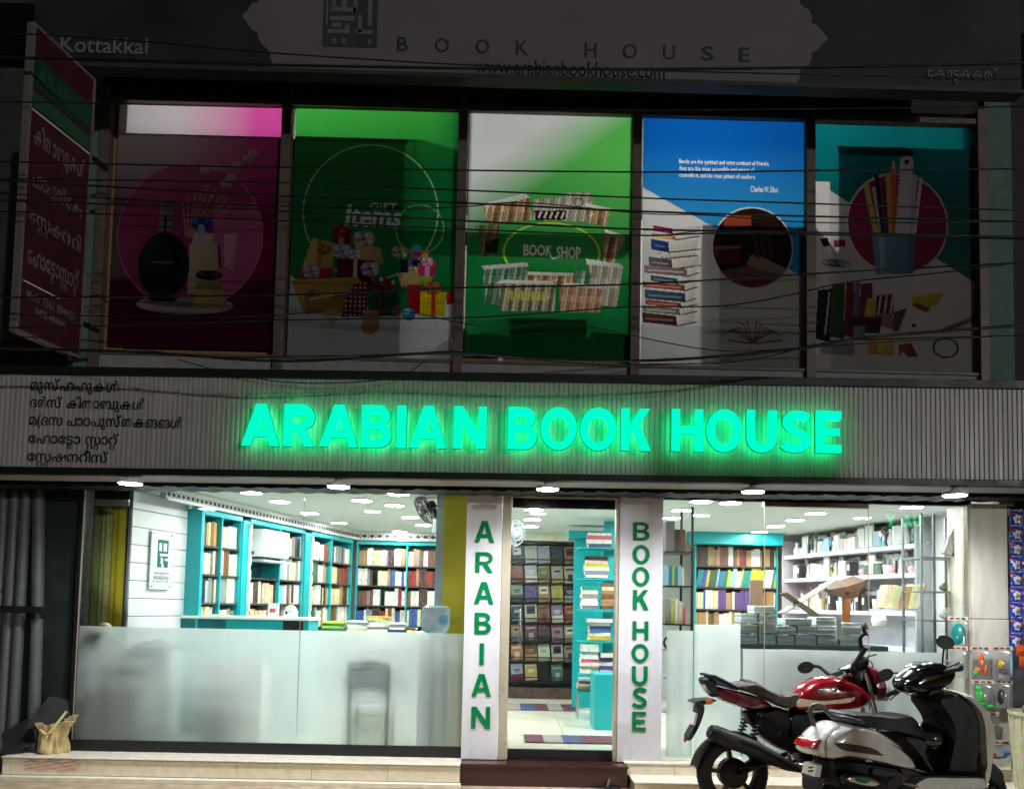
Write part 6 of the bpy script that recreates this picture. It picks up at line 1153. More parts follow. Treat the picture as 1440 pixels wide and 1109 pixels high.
for r, z_ in enumerate(zsw):                          # a second, taller rank of boxed goods against the wall board
    u = .03; i = 0
    while u < LW-.1:
        w_ = random.uniform(.07, .16); h_ = random.uniform(.2, .3); i += 1
        t = thing('boxed_gift', f'{ORD[min(31, i-1)]} pale boxed gift in the rear rank of the {["top", "middle", "lower"][r]} white shelf', 'gift', FW.pt(u+w_/2, -.27, z_), 'boxed gifts at the back of the white shelves')
        FW.box(MB(), u, u+w_, -.33, -.23, z_+.001, z_+h_).build('box', random.choice([gm['white'], gm['cream'], gm['white'], gm['silver'], gm['pb'], gm['pink']]), t, bevel=.003); FW.box(MB(), u+w_*.15, u+w_*.85, -.229, -.227, z_+h_*.35, z_+h_*.8).build('window_print', random.choice([gm['cream'], gm['dark'], gm['pb'], gm['silver']]), t)
        u += w_+random.uniform(.0, .012)
# tall black metal rack by the pillar ----------------------------------
mr_ = thing('metal_rack', 'tall grey metal rack just inside the window near the stone pillar', 'rack', (P(1325, 1040, .3).x, .4, FZ)); Yr = .25
xA, xB = P(1296, 880, Yr).x, P(1362, 880, Yr).x; xm = P(1313, 800, Yr).x; m_rk2 = M('grey_metal', lin((130, 134, 138)), .4, metal=.3)
for x, y in ((xA, Yr), (xm, Yr), (xB-.02, Yr), (xA, Yr+.35), (xB-.02, Yr+.35)): MB().box(x, x+.02, y, y+.02, FZ, 2.6).build('post', m_rk2, mr_)
for y in (783, 831, 872, 930): zz = P(1330, y, Yr).z; MB().box(xA, xB, Yr+.005, Yr+.365, zz-.012, zz).build('shelf', m_rk2, mr_)
pa, pb = P(1330, 780, Yr-.03), P(1352, 722, Yr-.03); d_ = (pb-pa)/2; t = thing('long_box', 'long silver and brown box leaning on the metal rack', 'box', pa); MB().obox((pa+pb)/2, d_, Vector((d_.z, 0, -d_.x)).normalized()*.045, (0, .03, 0)).build('body', gm['silver'], t, bevel=.004); MB().obox((pa+pb)/2+Vector((.045, -.0315, -.02)), d_*.95, Vector((d_.z, 0, -d_.x)).normalized()*.008, (0, .001, 0)).build('stripe', M('brown_stripe', lin((110, 70, 50)), .5), t)
small('pink_ball', 'small pink ball on top of the metal rack', 'ball', 1338, 728, Yr+.1, [('ball', toycol('hot_pink', (220, 40, 100)), [('s', (0, 0, 0), (.032, .032, .032))])])
for lab, x, y, col, r in (('small green plant on the middle rack shelf', 1330, 831, 'canister_green', .05), ('white crumpled bag on the rack beside the teal packet', 1335, 872, 'white_paint', .075), ('blue packet lying on the middle rack shelf', 1352, 831, 'pale_blue_label', .035)):
    p = P(x, y, Yr+.1); tag(MB().grid(lambda u, v: (p.x+r*(1.15+.2*math.sin(5*u*6.28))*math.sin(math.pi*v)*math.cos(u*6.283), p.y+r*.8*math.sin(math.pi*v)*math.sin(u*6.283), p.z+r*(1-math.cos(math.pi*v))*(.8+.1*math.sin(u*25))), 26, 12).build('rack_item', MATS[col], smooth=60), lab, 'item')
small('white_pot', 'white pot on the right end of the grey bundles', 'pot', 1236, 880, .5, [('pot', m_white, [('l', [(0, 0), (.06, 0), (.075, .06), (.06, .1), (.04, .12), (0, .125)])])])
bk = thing('leaning_books_shelf', 'low shelf with leaning books right of the lectern', 'shelf', P(1262, 856, .9)); zz = P(1262, 856, .9).z; MB().box(P(1240, 856, .9).x, P(1292, 856, .9).x, .85, 1.2, zz-.02, zz).build('board', m_shelfw, bk)
Fq = Fr((P(1241, 856, .9).x, .9), (1, 0))
book_row(Fq, 0, .42, 0, zz, .30, 'on the leaning shelf right of the lectern', 'leaning books right of the lectern', True, ['cream', 'tan', 'white', 'cream', 'tan', 'brown', 'purple'], .025, .05, .95, .22)
# ================================================================== two-wheelers
def puff(mb, outl, w, l0=0.0, k=.16, rings=5, F=None, sm=4, flat=False):
    """closed side outline (s,z) swollen sideways to half-width w about lateral l0"""
    o = catmull([(s_, z_, 0) for s_, z_ in outl], sm, True) if sm else [Vector((s_, z_, 0)) for s_, z_ in outl]
    cx = sum(p.x for p in o)/len(o); cz = sum(p.y for p in o)/len(o); n = len(o); vs = []; L = []
    for i in range(rings+1):
        a = -math.pi/2+math.pi*i/rings; sc = 1-k*(1-math.cos(a)); lat = l0+w*math.sin(a)
        vs += [F.pt(cx+(p.x-cx)*sc, lat, cz+(p.y-cz)*sc) for p in o]
    fs = [(i*n+j, i*n+(j+1) % n, (i+1)*n+(j+1) % n, (i+1)*n+j) for i in range(rings) for j in range(n)]+[tuple(range(n-1, -1, -1)), tuple(rings*n+j for j in range(n))]
    return mb.add(vs, fs)
def wheel(th, F, s_, z_, R, w_, tyre_m, rim_m, nsp=5, rimr=.68, disc=1.0, lat=0):
    c_ = F.pt(s_, lat, z_); ax = F.n
    wh = MB().lathe([(R*(rimr), -w_*.42), (R*.86, -w_*.5), (R*.96, -w_*.36), (R, -w_*.12), (R, w_*.12), (R*.96, w_*.36), (R*.86, w_*.5), (R*rimr, w_*.42)], c_, ax, 44, close=True).build('wheel', tyre_m, th, smooth=50)
    tr = MB()
    for i in range(44):
        a = 2*math.pi*i/44; A1 = ax.orthogonal().normalized(); A2 = ax.cross(A1)
        for sg in (-1, 1):
            e0 = A1*math.cos(a)+A2*math.sin(a); e1 = A1*math.cos(a+.09)+A2*math.sin(a+.09); tr.tube([c_+e0*R*1.0+ax*w_*.04*sg, c_+e1*R*.965+ax*w_*.36*sg], .0045, 4, cap=False)
    struct(tr.build('tread', tyre_m, wh), 'stuff')
    MB().lathe([(R*rimr*1.01, -w_*.36), (R*rimr*.93, -w_*.3), (R*rimr*.9, -w_*.1), (R*rimr*.9, w_*.1), (R*rimr*.93, w_*.3), (R*rimr*1.01, w_*.36)], c_, ax, 40).build('rim', rim_m, wh, smooth=40)
    A1 = ax.orthogonal().normalized(); A2 = ax.cross(A1)
    for i in range(nsp):
        a = 2*math.pi*i/nsp+.35; e0 = A1*math.cos(a)+A2*math.sin(a); tt = A2*math.cos(a)-A1*math.sin(a)
        MB().obox(c_+e0*R*rimr*.52, e0*R*rimr*.42, tt*R*.055, ax*w_*.2).build('spoke', rim_m, wh, bevel=.004)
    MB().lathe([(0, -w_*.5), (R*.14, -w_*.5), (R*.24*disc, -w_*.3), (R*.24*disc, w_*.3), (R*.14*disc, w_*.55), (0, w_*.55)], c_, ax, 24).build('hub', rim_m, wh, smooth=40)
    return wh
m_tyre = M('tyre_rubber', lin((26, 26, 27)), .85, var=.25, scale=20, bump=.2)
m_alloy = M('black_alloy', lin((26, 27, 30)), .45, metal=.4)
m_mred = M('metallic_red', lin((138, 10, 26)), .22, metal=.1, coat=1, var=.06); m_mdred = M('dark_metallic_red', lin((120, 16, 38)), .28, metal=.1, coat=.8, var=.1)
m_plast = M('matt_black_plastic', lin((30, 31, 33)), .55, var=.15); m_eng = M('engine_black', lin((38, 39, 41)), .5, metal=.5, var=.3, scale=20); m_chrome = M('chrome', lin((206, 208, 210)), .15, metal=1, var=.05); m_seat = M('patterned_seat', lin((92, 84, 80)), .75, var=.55, scale=55, bump=.4, bscale=60); m_gold = M('champagne_decal', lin((176, 156, 122)), .3, metal=.4, coat=.5); m_lens = M('clear_lens', lin((206, 210, 214)), .1, coat=1); m_rlens = M('red_lens', lin((170, 16, 26)), .15, coat=1); m_olens = M('amber_lens', lin((226, 110, 30)), .2, coat=1); m_mirror = M('mirror_glass', lin((190, 196, 200)), .05, metal=1)
m_blue = M('navy_vinyl', lin((34, 44, 90)), .45)
# ---------------- motorcycle
ang = math.radians(7); o_ = P(1030, 1062, -.92); FM = Fr((o_.x, o_.y), (math.cos(ang), math.sin(ang)))
mc = thing('motorcycle', 'dark red motorcycle parked behind the silver scooter', 'motorcycle', FM.pt(.65, 0, 0))
hm = lambda pts, t=0: [FM.hit(x, y, t) for x, y in pts]
RW = .298; sR, zR = FM.hit(1030, 1062); zR = RW+.004
wheel(mc, FM, sR, zR, RW, .115, m_tyre, m_alloy, 5, disc=1.7); sF = sR+1.31; wheel(mc, FM, sF, zR, RW, .10, m_tyre, m_alloy, 5)
def part(name, mat, outl, w_, l0=0, k=.16, rings=5, par=None, t=None, sm=4): return puff(MB(), hm(outl, l0 if t is None else t), w_, l0, k, rings, FM, sm).build(name, mat, par or mc, smooth=40)
tk = part('fuel_tank', m_mred, [(1110, 996), (1114, 984), (1118, 970), (1138, 955), (1162, 949), (1182, 953), (1206, 964), (1221, 979), (1214, 990), (1197, 995), (1162, 997), (1134, 998)], .135, k=.26, rings=8)
puff(MB(), hm([(1113, 993), (1120, 982), (1150, 984), (1180, 982), (1204, 978), (1196, 986), (1165, 989), (1135, 992)], .1), .137, 0, .12, 5, FM).build('side_decal', m_gold, tk, smooth=40)
q = FM.pt(*[0, 0, 0]); sc_, zc_ = FM.hit(1170, 951); MB().lathe([(0, .012), (.035, .012), (.04, 0)], FM.pt(sc_, 0, zc_-.004), (0, 0, 1), 18).build('filler_cap', m_chrome, tk, smooth=40)
part('tail_panel', m_mdred, [(1001, 964), (1025, 968), (1050, 974), (1068, 980), (1084, 992), (1070, 997), (1052, 997), (1022, 988), (1004, 978)], .095, k=.3)
st = part('seat', m_seat, [(1024, 961), (1043, 957), (1057, 960), (1074, 969), (1092, 977), (1108, 977), (1119, 974), (1119, 984), (1106, 995), (1088, 989), (1068, 979), (1040, 969)], .12, k=.22, rings=7)
part('rear_cowl', m_blue, [(990, 947), (998, 947), (1016, 956), (1038, 964), (1036, 970), (1012, 964), (1000, 960)], .085, k=.3)
part('tail_fairing', m_plast, [(984, 954), (992, 951), (1004, 960), (1010, 976), (1000, 979), (990, 968)], .07, k=.3); part('tail_lamp', m_lens, [(986, 957), (993, 959), (999, 972), (996, 976), (989, 968)], .062, 0, .25)
for sg in (-1, 1): FMp = [FM.pt(*[(a, b)[0] for a, b in [(FM.hit(990, 948)[0], 0)]], sg*.07, FM.hit(990, 948)[1]), FM.pt(FM.hit(998, 950)[0], sg*.1, FM.hit(998, 950)[1]+.01), FM.pt(FM.hit(1030, 965)[0], sg*.12, FM.hit(1030, 965)[1])]; MB().tube(FMp, .011, 8).build('grab_rail', m_plast, mc, smooth=60)
part('indicator_stalk', m_plast, [(970, 985), (980, 982), (1000, 981), (1003, 984), (985, 989), (972, 987)], .09, k=.2); part('indicator_lens', m_olens, [(992, 983), (1001, 981), (1002, 988), (995, 990)], .018, .11, .3)
part('mud_flap', m_plast, [(980, 988), (988, 990), (986, 1004), (978, 1024), (968, 1040), (964, 1036), (974, 1016)], .055, k=.1); part('number_plate', m_white, [(974, 1000), (977, 1001), (973, 1018), (970, 1017)], .07, 0, .02, sm=0)
s0, z0 = FM.hit(963, 1040); MB().lathe([(0, -.006), (.018, -.006), (.018, .006), (0, .006)], FM.pt(s0, 0, z0), FM.d, 12).build('reflector', m_rlens, mc)
# fender arch
fs_ = []
for a in np.linspace(math.radians(170), math.radians(40), 16): fs_.append((sR+math.cos(a)*(RW+.035), zR+math.sin(a)*(RW+.035)))
MB().grid(lambda u, v: FM.pt(*(lambda q_, l_: (q_[0], l_, q_[1]-.02*(2*v-1)**2))(fs_[int(round(u*15))], (v-.5)*.15)), 15, 6).build('rear_fender', m_plast, mc, smooth=60, solid=.006)
# frame, swingarm, shocks
MB().tube([FM.pt(sR, .085, zR), FM.pt(*[FM.hit(1110, 1052)[0]], .085, FM.hit(1110, 1052)[1]), FM.pt(FM.hit(1150, 1060)[0], .08, FM.hit(1150, 1060)[1])], .02, 10).build('swingarm', m_eng, mc, smooth=60)
for sg in (-1, 1):
    a, b = FM.pt(*[FM.hit(1046, 1046)[0]], .115*sg, FM.hit(1046, 1046)[1]), FM.pt(FM.hit(1062, 998)[0], .115*sg, FM.hit(1062, 998)[1]); ax_ = (b-a); L_ = ax_.length; e1 = ax_.orthogonal().normalized(); e2 = ax_.normalized().cross(e1)
    MB().tube([a, b], .012, 8).build('shock_rod', m_chrome, mc, smooth=60); MB().tube([a+ax_*(.2+.72*i/70)+(e1*math.cos(i*.62)+e2*math.sin(i*.62))*.03 for i in range(71)], .0062, 6).build('shock_spring', m_plast, mc, smooth=60); MB().tube([a+ax_*.7, b], .026, 10).build('shock_body', m_plast, mc, smooth=60)
# exhaust
e = [FM.pt(FM.hit(x, y, .17)[0], .17, FM.hit(x, y, .17)[1]) for x, y in ((998, 1027), (1004, 1030), (1030, 1041), (1060, 1052), (1090, 1067), (1108, 1076), (1130, 1082), (1170, 1084), (1190, 1070))]
MB().tube(e, [.052, .066, .07, .066, .056, .042, .026, .024, .024], 16).build('exhaust', M('exhaust_black', lin((34, 34, 36)), .5, metal=.5, var=.3), mc, smooth=50); MB().tube([e[1]+FM.n*.015+Vector((0, 0, .012)), e[2]+FM.n*.02+Vector((0, 0, .012)), e[3]+FM.n*.02+Vector((0, 0, .012)), e[4]+FM.n*.015+Vector((0, 0, .01))], [.045, .058, .056, .044], 14).build('heat_shield', m_plast, mc, smooth=50)
MB().lathe([(.03, -.006), (.034, 0), (.03, .006)], e[0]-FM.d*.004, FM.d, 14).build('exhaust_tip', m_chrome, mc)
part('side_cover', m_plast, [(1056, 1000), (1085, 993), (1104, 999), (1106, 1020), (1098, 1034), (1084, 1022), (1068, 1008)], .105, k=.2); part('side_panel', m_blackgl, [(1104, 999), (1135, 1000), (1140, 1030), (1124, 1042), (1104, 1036), (1100, 1020)], .115, k=.2)
eg = part('engine', m_eng, [(1130, 1010), (1160, 1000), (1190, 1000), (1212, 1020), (1216, 1050), (1200, 1080), (1160, 1088), (1125, 1078), (1118, 1050)], .13, k=.2)
for i in range(7): zz = FM.hit(1190, 1010+i*6)[1]; s0 = FM.hit(1190, 1010+i*6)[0]; FM.box(MB(), s0-.08, s0+.08, -.12, .135, zz-.004, zz+.004).build('cooling_fin', m_eng, eg)
s0, z0 = FM.hit(1160, 1058, .13); MB().lathe([(.085, 0), (.08, .03), (.06, .04), (0, .042)], FM.pt(s0, .11, z0), FM.n, 24).build('clutch_cover', m_eng, eg, smooth=40)
MB().tube([FM.pt(FM.hit(1108, 1052, .15)[0], .15, FM.hit(1108, 1052)[1]), FM.pt(FM.hit(1114, 1070, .16)[0], .17, FM.hit(1114, 1070)[1]), FM.pt(FM.hit(1138, 1068, .17)[0], .17, FM.hit(1138, 1068)[1]), FM.pt(FM.hit(1150, 1058, .15)[0], .15, FM.hit(1150, 1058)[1])], .014, 8).build('foot_bracket', m_chrome, mc, smooth=60); MB().tube([FM.pt(FM.hit(1122, 1069)[0], .16, FM.hit(1122, 1069)[1]), FM.pt(FM.hit(1122, 1069)[0], .25, FM.hit(1122, 1069)[1])], .014, 8).build('foot_peg', m_plast, mc)
MB().tube([FM.pt(FM.hit(1118, 1074)[0], .1, FM.hit(1118, 1074)[1]), FM.pt(FM.hit(1132, 1108)[0], .14, .012)], .012, 8).build('side_stand', m_plast, mc)
# front end
steer = Vector((FM.hit(1209, 944)[0], 0, FM.hit(1209, 944)[1])); axl = Vector((sF, 0, zR))
for sg in (-1, 1):
    MB().tube([FM.pt(steer.x, .09*sg, steer.z), FM.pt((steer.x+axl.x)/2, .09*sg, (steer.z+axl.z)/2), FM.pt(axl.x, .09*sg, axl.z)], [.02, .021, .027], 10).build('fork_leg', m_chrome, mc, smooth=60)
fs2 = [(sF+math.cos(a)*(RW+.03), zR+math.sin(a)*(RW+.03)) for a in np.linspace(math.radians(175), math.radians(25), 16)]
MB().grid(lambda u, v: FM.pt(fs2[int(round(u*15))][0], (v-.5)*.13, fs2[int(round(u*15))][1]-.03*(2*v-1)**2), 15, 6).build('front_fender', m_mdred, mc, smooth=60, solid=.006)
part('head_cowl', m_mdred, [(1214, 936), (1226, 938), (1236, 950), (1240, 968), (1236, 984), (1228, 982), (1220, 962)], .1, k=.3); part('headlamp', m_lens, [(1236, 956), (1244, 962), (1246, 978), (1240, 986), (1236, 980)], .085, k=.35); part('cowl_visor', m_blackgl, [(1180, 942), (1196, 934), (1212, 922), (1218, 930), (1212, 940), (1196, 944)], .07, k=.3)
part('instruments', m_chrome, [(1190, 944), (1212, 938), (1216, 948), (1206, 958), (1194, 954)], .065, k=.25); part('ignition_block', m_plast, [(1186, 950), (1210, 950), (1226, 960), (1224, 975), (1206, 972)], .06, k=.2)
# bars are turned: near grip rises towards the viewer
hb = FM.pt(*[FM.hit(1204, 940)[0]], 0, FM.hit(1204, 940)[1])
def FMp(px, py, l): s_, z_ = FM.hit(px, py, l); return FM.pt(s_, l, z_)
MB().tube(catmull([FMp(1206, 946, .0), FMp(1200, 938, .12), FMp(1206, 926, .22), FMp(1214, 912, .3)], 5), .013, 8).build('handlebar', m_plast, mc, smooth=60); MB().tube([FMp(1205, 930, .2), FMp(1218, 908, .34)], .021, 12).build('grip', m_plast, mc, smooth=60); MB().tube([FMp(1208, 938, .2), FMp(1222, 922, .26), FMp(1232, 920, .34)], .007, 6).build('brake_lever', m_plast, mc)
MB().tube(catmull([FMp(1206, 946, 0), FMp(1196, 944, -.14), FMp(1180, 946, -.28), FMp(1168, 950, -.36)], 5), .013, 8).build('handlebar', m_plast, mc, smooth=60); MB().tube([FMp(1184, 945, -.25), FMp(1166, 951, -.38)], .021, 12).build('grip', m_plast, mc, smooth=60)
def mirror(par, F_, c_, w_, h_, tilt, nrm, mt=m_plast):
    e1 = Vector((math.cos(tilt), 0, math.sin(tilt))); nn = Vector(nrm).normalized(); e1 = (e1-nn*e1.dot(nn)).normalized(); e2 = nn.cross(e1); N_ = 24
    sh = MB(); vs = []
    for d_, sc in ((0, 1), (-.012, 1.04), (-.028, .85), (-.036, .4)): vs += [c_+nn*d_+(e1*math.cos(2*math.pi*i/N_)*w_+e2*math.sin(2*math.pi*i/N_)*h_)*sc for i in range(N_)]
    sh.add(vs, [(r*N_+i, r*N_+(i+1) % N_, (r+1)*N_+(i+1) % N_, (r+1)*N_+i) for r in range(3) for i in range(N_)]+[tuple(3*N_+i for i in range(N_))]); mo = sh.build('mirror', mt, par, smooth=60)
    MB().add([c_+nn*.001+(e1*math.cos(2*math.pi*i/N_)*w_+e2*math.sin(2*math.pi*i/N_)*h_)*.93 for i in range(N_)], [tuple(range(N_))]).build('mirror_glass', m_mirror, mo); return mo
mirror(mc, FM, FMp(1133, 938, -.42), .068, .05, .25, (-.35, -1, .1)); MB().tube(catmull([FMp(1142, 936, -.42), FMp(1152, 937, -.4), FMp(1162, 945, -.36), FMp(1170, 950, -.34)], 5), [.016]*15+[.013], 8).build('mirror_stem', m_plast, mc, smooth=60)
mirror(mc, FM, FMp(1219, 884, .36), .04, .055, .5, (.75, -.6, .2)); MB().tube(catmull([FMp(1216, 890, .36), FMp(1210, 896, .33), FMp(1210, 905, .3), FMp(1212, 916, .28)], 5), [.016]*15+[.012], 8).build('mirror_stem', m_plast, mc, smooth=60)
# ---------------- scooter
ang = math.radians(15); o_ = P(1186, 1098, -1.5); FSC = Fr((o_.x, o_.y), (math.cos(ang), math.sin(ang)))
sc = thing('scooter', 'silver white scooter with black seat parked in front', 'scooter', FSC.pt(.6, 0, 0))
Z = lambda x, y: (1110+x/4.364, 890+y/4.364)
hs = lambda pts, t=0: [FSC.hit(*Z(x, y), t) for x, y in pts]
def SP(x, y, l): s_, z_ = FSC.hit(*Z(x, y), l); return FSC.pt(s_, l, z_)
def sp(name, mat, outl, w_, l0=0, k=.16, rings=5, par=None, t=None, sm=4, solid=0): return puff(MB(), hs(outl, l0 if t is None else t), w_, l0, k, rings, FSC, sm).build(name, mat, par or sc, smooth=40)
m_silver = M('pearl_silver', lin((226, 225, 220)), .25, metal=.0, coat=1, var=.05); m_gloss = M('gloss_black_paint', lin((14, 15, 17)), .12, coat=1)
RS = .218; sR, zR = FSC.hit(1190, 1098); zR = RS+.003
wheel(sc, FSC, sR, zR, RS, .1, m_tyre, m_eng, 5, .62); sF = sR+1.24; wheel(sc, FSC, sF, zR, RS*1.06, .095, m_tyre, m_eng, 5, .62)
WB = .185
bp = sp('side_panel', m_silver, [(228, 765), (216, 700), (232, 640), (290, 590), (370, 566), (450, 566), (560, 602), (660, 664), (740, 742), (800, 830), (730, 836), (600, 806), (420, 768), (300, 757)], WB, k=.2, rings=9, t=.15)
puff(MB(), hs([(262, 668), (330, 670), (460, 690), (520, 708), (560, 735), (570, 750), (470, 738), (310, 712)], .17), WB+.004, 0, .075, 6, FSC).build('stripe_decal', M('stripe_dark', lin((72, 44, 44)), .3, coat=.6), bp, smooth=40)
puff(MB(), hs([(610, 668), (690, 716), (770, 790), (700, 735)], .17), WB+.002, 0, .09, 6, FSC).build('accent_decal', M('accent_black', lin((20, 20, 22)), .3), bp, smooth=40)
t = MB(); fit_text(t, 'Activa', 0, 1, 0, 1, 0, bold=.02, shear=.06); MB().add([SP(330+135*x+16*(z_-.5)*0, 664-34*z_, WB*.985) for x, y, z_ in t.v], t.f).build('model_lettering', m_white, bp)
tl = sp('tail_cover', m_silver, [(82, 728), (84, 700), (105, 650), (150, 602), (200, 560), (250, 534), (285, 575), (240, 640), (226, 700), (236, 760), (215, 765), (130, 742)], .125, k=.3, rings=7)
sp('tail_lamp', m_rlens, [(80, 696), (84, 676), (106, 645), (165, 618), (180, 634), (160, 680), (130, 700)], .118, k=.22, rings=7, par=tl); sp('indicator_lens', m_lens, [(160, 640), (200, 620), (212, 640), (190, 690), (160, 690)], .128, k=.18, rings=7, par=tl)
sp('seat', M('black_seat_vinyl', lin((24, 24, 28)), .42, var=.1, bump=.15, bscale=120), [(262, 478), (350, 476), (430, 482), (540, 496), (610, 500), (680, 490), (722, 520), (752, 580), (752, 636), (640, 604), (480, 576), (330, 560), (285, 520)], .145, k=.2, rings=8); sp('under_seat_cover', m_plast, [(620, 608), (752, 640), (748, 720), (800, 830), (775, 812), (700, 700)], .14, k=.12)
for sg in (-1, 1): MB().tube(catmull([SP(150, 560, .06*sg), SP(128, 490, .1*sg), SP(140, 450, .12*sg), SP(185, 440, .135*sg), (SP(222, 468, .14*sg)), SP(262, 505, .145*sg), SP(350, 522, .15*sg), SP(455, 548, .15*sg)], 5), [.017]*35+[.01], 10).build('grab_rail', M('grey_rail', lin((96, 98, 100)), .35, metal=.5), sc, smooth=60)
MB().tube(catmull([SP(150, 560, -.06), SP(130, 490, -.1), SP(130, 482, 0), SP(130, 490, .1), SP(150, 560, .06)], 5), .016, 10).build('grab_rail', MATS['grey_rail'], sc, smooth=60)
sp('number_plate', M('plate_white', lin((212, 210, 196)), .5, var=.1), [(128, 800), (160, 795), (148, 868), (114, 866)], .075, 0, .01, 3, sm=0); sp('mud_flap', m_plast, [(116, 870), (180, 870), (160, 958), (112, 958)], .06, k=.05)
sp('engine_cover', m_eng, [(200, 770), (330, 770), (470, 790), (620, 812), (740, 850), (700, 880), (640, 890), (600, 930), (450, 960), (300, 960), (210, 900)], .12, k=.1)
ex = MB().tube(catmull([SP(340, 860, .17), SP(370, 890, .19), SP(450, 910, .2), SP(540, 925, .195), SP(580, 935, .17)], 5), [.05]*3+[.062]*14+[.055, .05, .04, .03], 16).build('exhaust', m_eng, sc, smooth=50)
m = MB(); cc = SP(455, 905, .27); puff(m, hs([(352, 888), (400, 876), (480, 880), (545, 905), (556, 930), (500, 940), (420, 925), (370, 908)], .27), .012, .262, .2, 4, FSC); m.build('heat_shield', m_chrome, ex, smooth=40)
puff(MB(), hs([(398, 888), (450, 888), (490, 905), (470, 922), (410, 908)], .27), .016, .264, .2, 3, FSC).build('green_reflection', M('green_reflection_paint', lin((30, 150, 110)), .2, metal=.6), ex, smooth=40)  # green reflection on the chrome shield, painted as a patch of colour
sp('floor_board', m_silver, [(640, 892), (690, 858), (740, 848), (900, 852), (1060, 854), (1084, 880), (1076, 918), (690, 918), (655, 905)], .2, k=.08, rings=6); sp('floor_mat', m_plast, [(690, 845), (1060, 846), (1060, 856), (690, 858)], .185, k=.03)
sp('kick_frame', m_plast, [(590, 800), (720, 836), (735, 870), (660, 876), (600, 840)], .15, k=.15)
# leg shield: a tall curved board across the scooter
def shield(outl, l, name, mat, solid): 
    return sp(name, mat, outl, l, k=.1, rings=7)
sp('leg_shield_inner', m_plast, [(822, 400), (832, 362), (920, 346), (965, 362), (1040, 440), (1070, 540), (1076, 640), (1062, 800), (1054, 852), (892, 840), (900, 720), (918, 620), (900, 520), (850, 440)], .155, k=.14, rings=7)
sp('leg_shield_front', m_silver, [(935, 342), (1000, 350), (1080, 430), (1130, 530), (1146, 620), (1134, 700), (1106, 890), (1082, 914), (1078, 860), (1090, 800), (1082, 640), (1076, 540), (1044, 438), (970, 360)], .19, k=.12, rings=8)
hc = sp('handlebar_cowl', m_gloss, [(680, 292), (720, 250), (775, 205), (830, 180), (890, 176), (950, 196), (968, 240), (945, 290), (900, 330), (850, 346), (780, 360), (705, 365), (676, 332)], .13, k=.3, rings=8); sp('front_cowl', m_gloss, [(750, 222), (790, 185), (850, 170), (900, 180), (870, 200), (800, 215)], .11, k=.3, par=hc)
sp('steering_neck', m_plast, [(812, 350), (900, 330), (930, 400), (900, 440), (840, 430)], .07, k=.15)
MB().tube([SP(700, 340, -.16), SP(640, 362, -.26), SP(600, 378, -.33)], .019, 10).build('grip', m_plast, sc, smooth=60); MB().tube([SP(690, 352, -.17), SP(650, 380, -.25), SP(622, 408, -.3)], .007, 6).build('brake_lever', m_chrome, sc); MB().tube([SP(950, 240, .12), SP(1000, 225, .24), SP(1055, 214, .34)], .019, 10).build('grip', m_plast, sc, smooth=60); MB().tube([SP(960, 215, .14), SP(1005, 195, .2), SP(1040, 180, .28)], .007, 6).build('brake_lever', m_plast, sc)
mirror(sc, FSC, SP(958, 55, .24), .05, .062, 1.2, (-.2, -1, .1), m_gloss); MB().tube(catmull([SP(948, 90, .24), SP(944, 130, .22), SP(940, 185, .2)], 5), .007, 8).build('mirror_stem', m_plast, sc, smooth=60)
mirror(sc, FSC, SP(590, 255, -.3), .062, .045, .5, (-.4, -1, .1), m_gloss); MB().tube(catmull([SP(630, 245, -.3), SP(668, 245, -.28), SP(690, 275, -.24), SP(700, 320, -.2)], 5), .007, 8).build('mirror_stem', m_plast, sc, smooth=60)
sp('front_fender', m_silver, [(1134, 610), (1180, 648), (1240, 700), (1272, 730), (1255, 748), (1205, 718), (1182, 764), (1150, 720), (1136, 660)], .085, k=.25, rings=6); sp('fender_reflector', m_olens, [(1188, 728), (1210, 722), (1215, 745), (1195, 758)], .088, k=.1)
for sg in (-1, 1): MB().tube([SP(1150, 660, .07*sg), FSC.pt(sF-.03, .07*sg, zR+.08), FSC.pt(sF, .07*sg, zR)], .018, 8).build('fork_leg', m_plast, sc, smooth=60)
sp('fork_cover', m_plast, [(1135, 690), (1180, 760), (1240, 800), (1290, 870), (1270, 930), (1200, 900), (1140, 800)], .06, k=.2)
MB().tube([FSC.pt(FSC.hit(*Z(690, 920))[0], .12, FSC.hit(*Z(690, 920))[1]), FSC.pt(FSC.hit(*Z(640, 960))[0], .16, .01)], .012, 8).build('side_stand', m_plast, sc)
# helmet hung on the scooter's hook
hp = SP(838, 640, .0); hl = thing('black_helmet', 'glossy black helmet hanging from the scooter hook', 'helmet', hp+Vector((0, 0, -.13)))
def hel(u, v):
    a = u*2*math.pi; b = math.pi*v; r_ = .122*(1+.06*math.sin(b)*math.cos(a)); return hp+Vector((r_*math.sin(b)*math.cos(a), r_*.92*math.sin(b)*math.sin(a), r_*1.02*-math.cos(b)*(1 if v < .62 else .9)))
MB().grid(hel, 28, 18).build('shell', m_gloss, hl, smooth=60); MB().grid(lambda u, v: hp+Vector((.126*math.sin(1.1+.9*v)*math.sin(-.9+1.5*u), -.122*math.sin(1.1+.9*v)*math.cos(-.9+1.5*u), .118*math.cos(1.1+.9*v))), 12, 6).build('visor', M('dark_visor', lin((40, 50, 50)), .08, coat=1), hl, smooth=70, solid=.003)
MB().tube(catmull([SP(815, 565, .0), SP(825, 540, .02), SP(850, 520, .02), SP(880, 505, 0)], 5), .008, 8).build('strap', m_plast, hl, smooth=60)
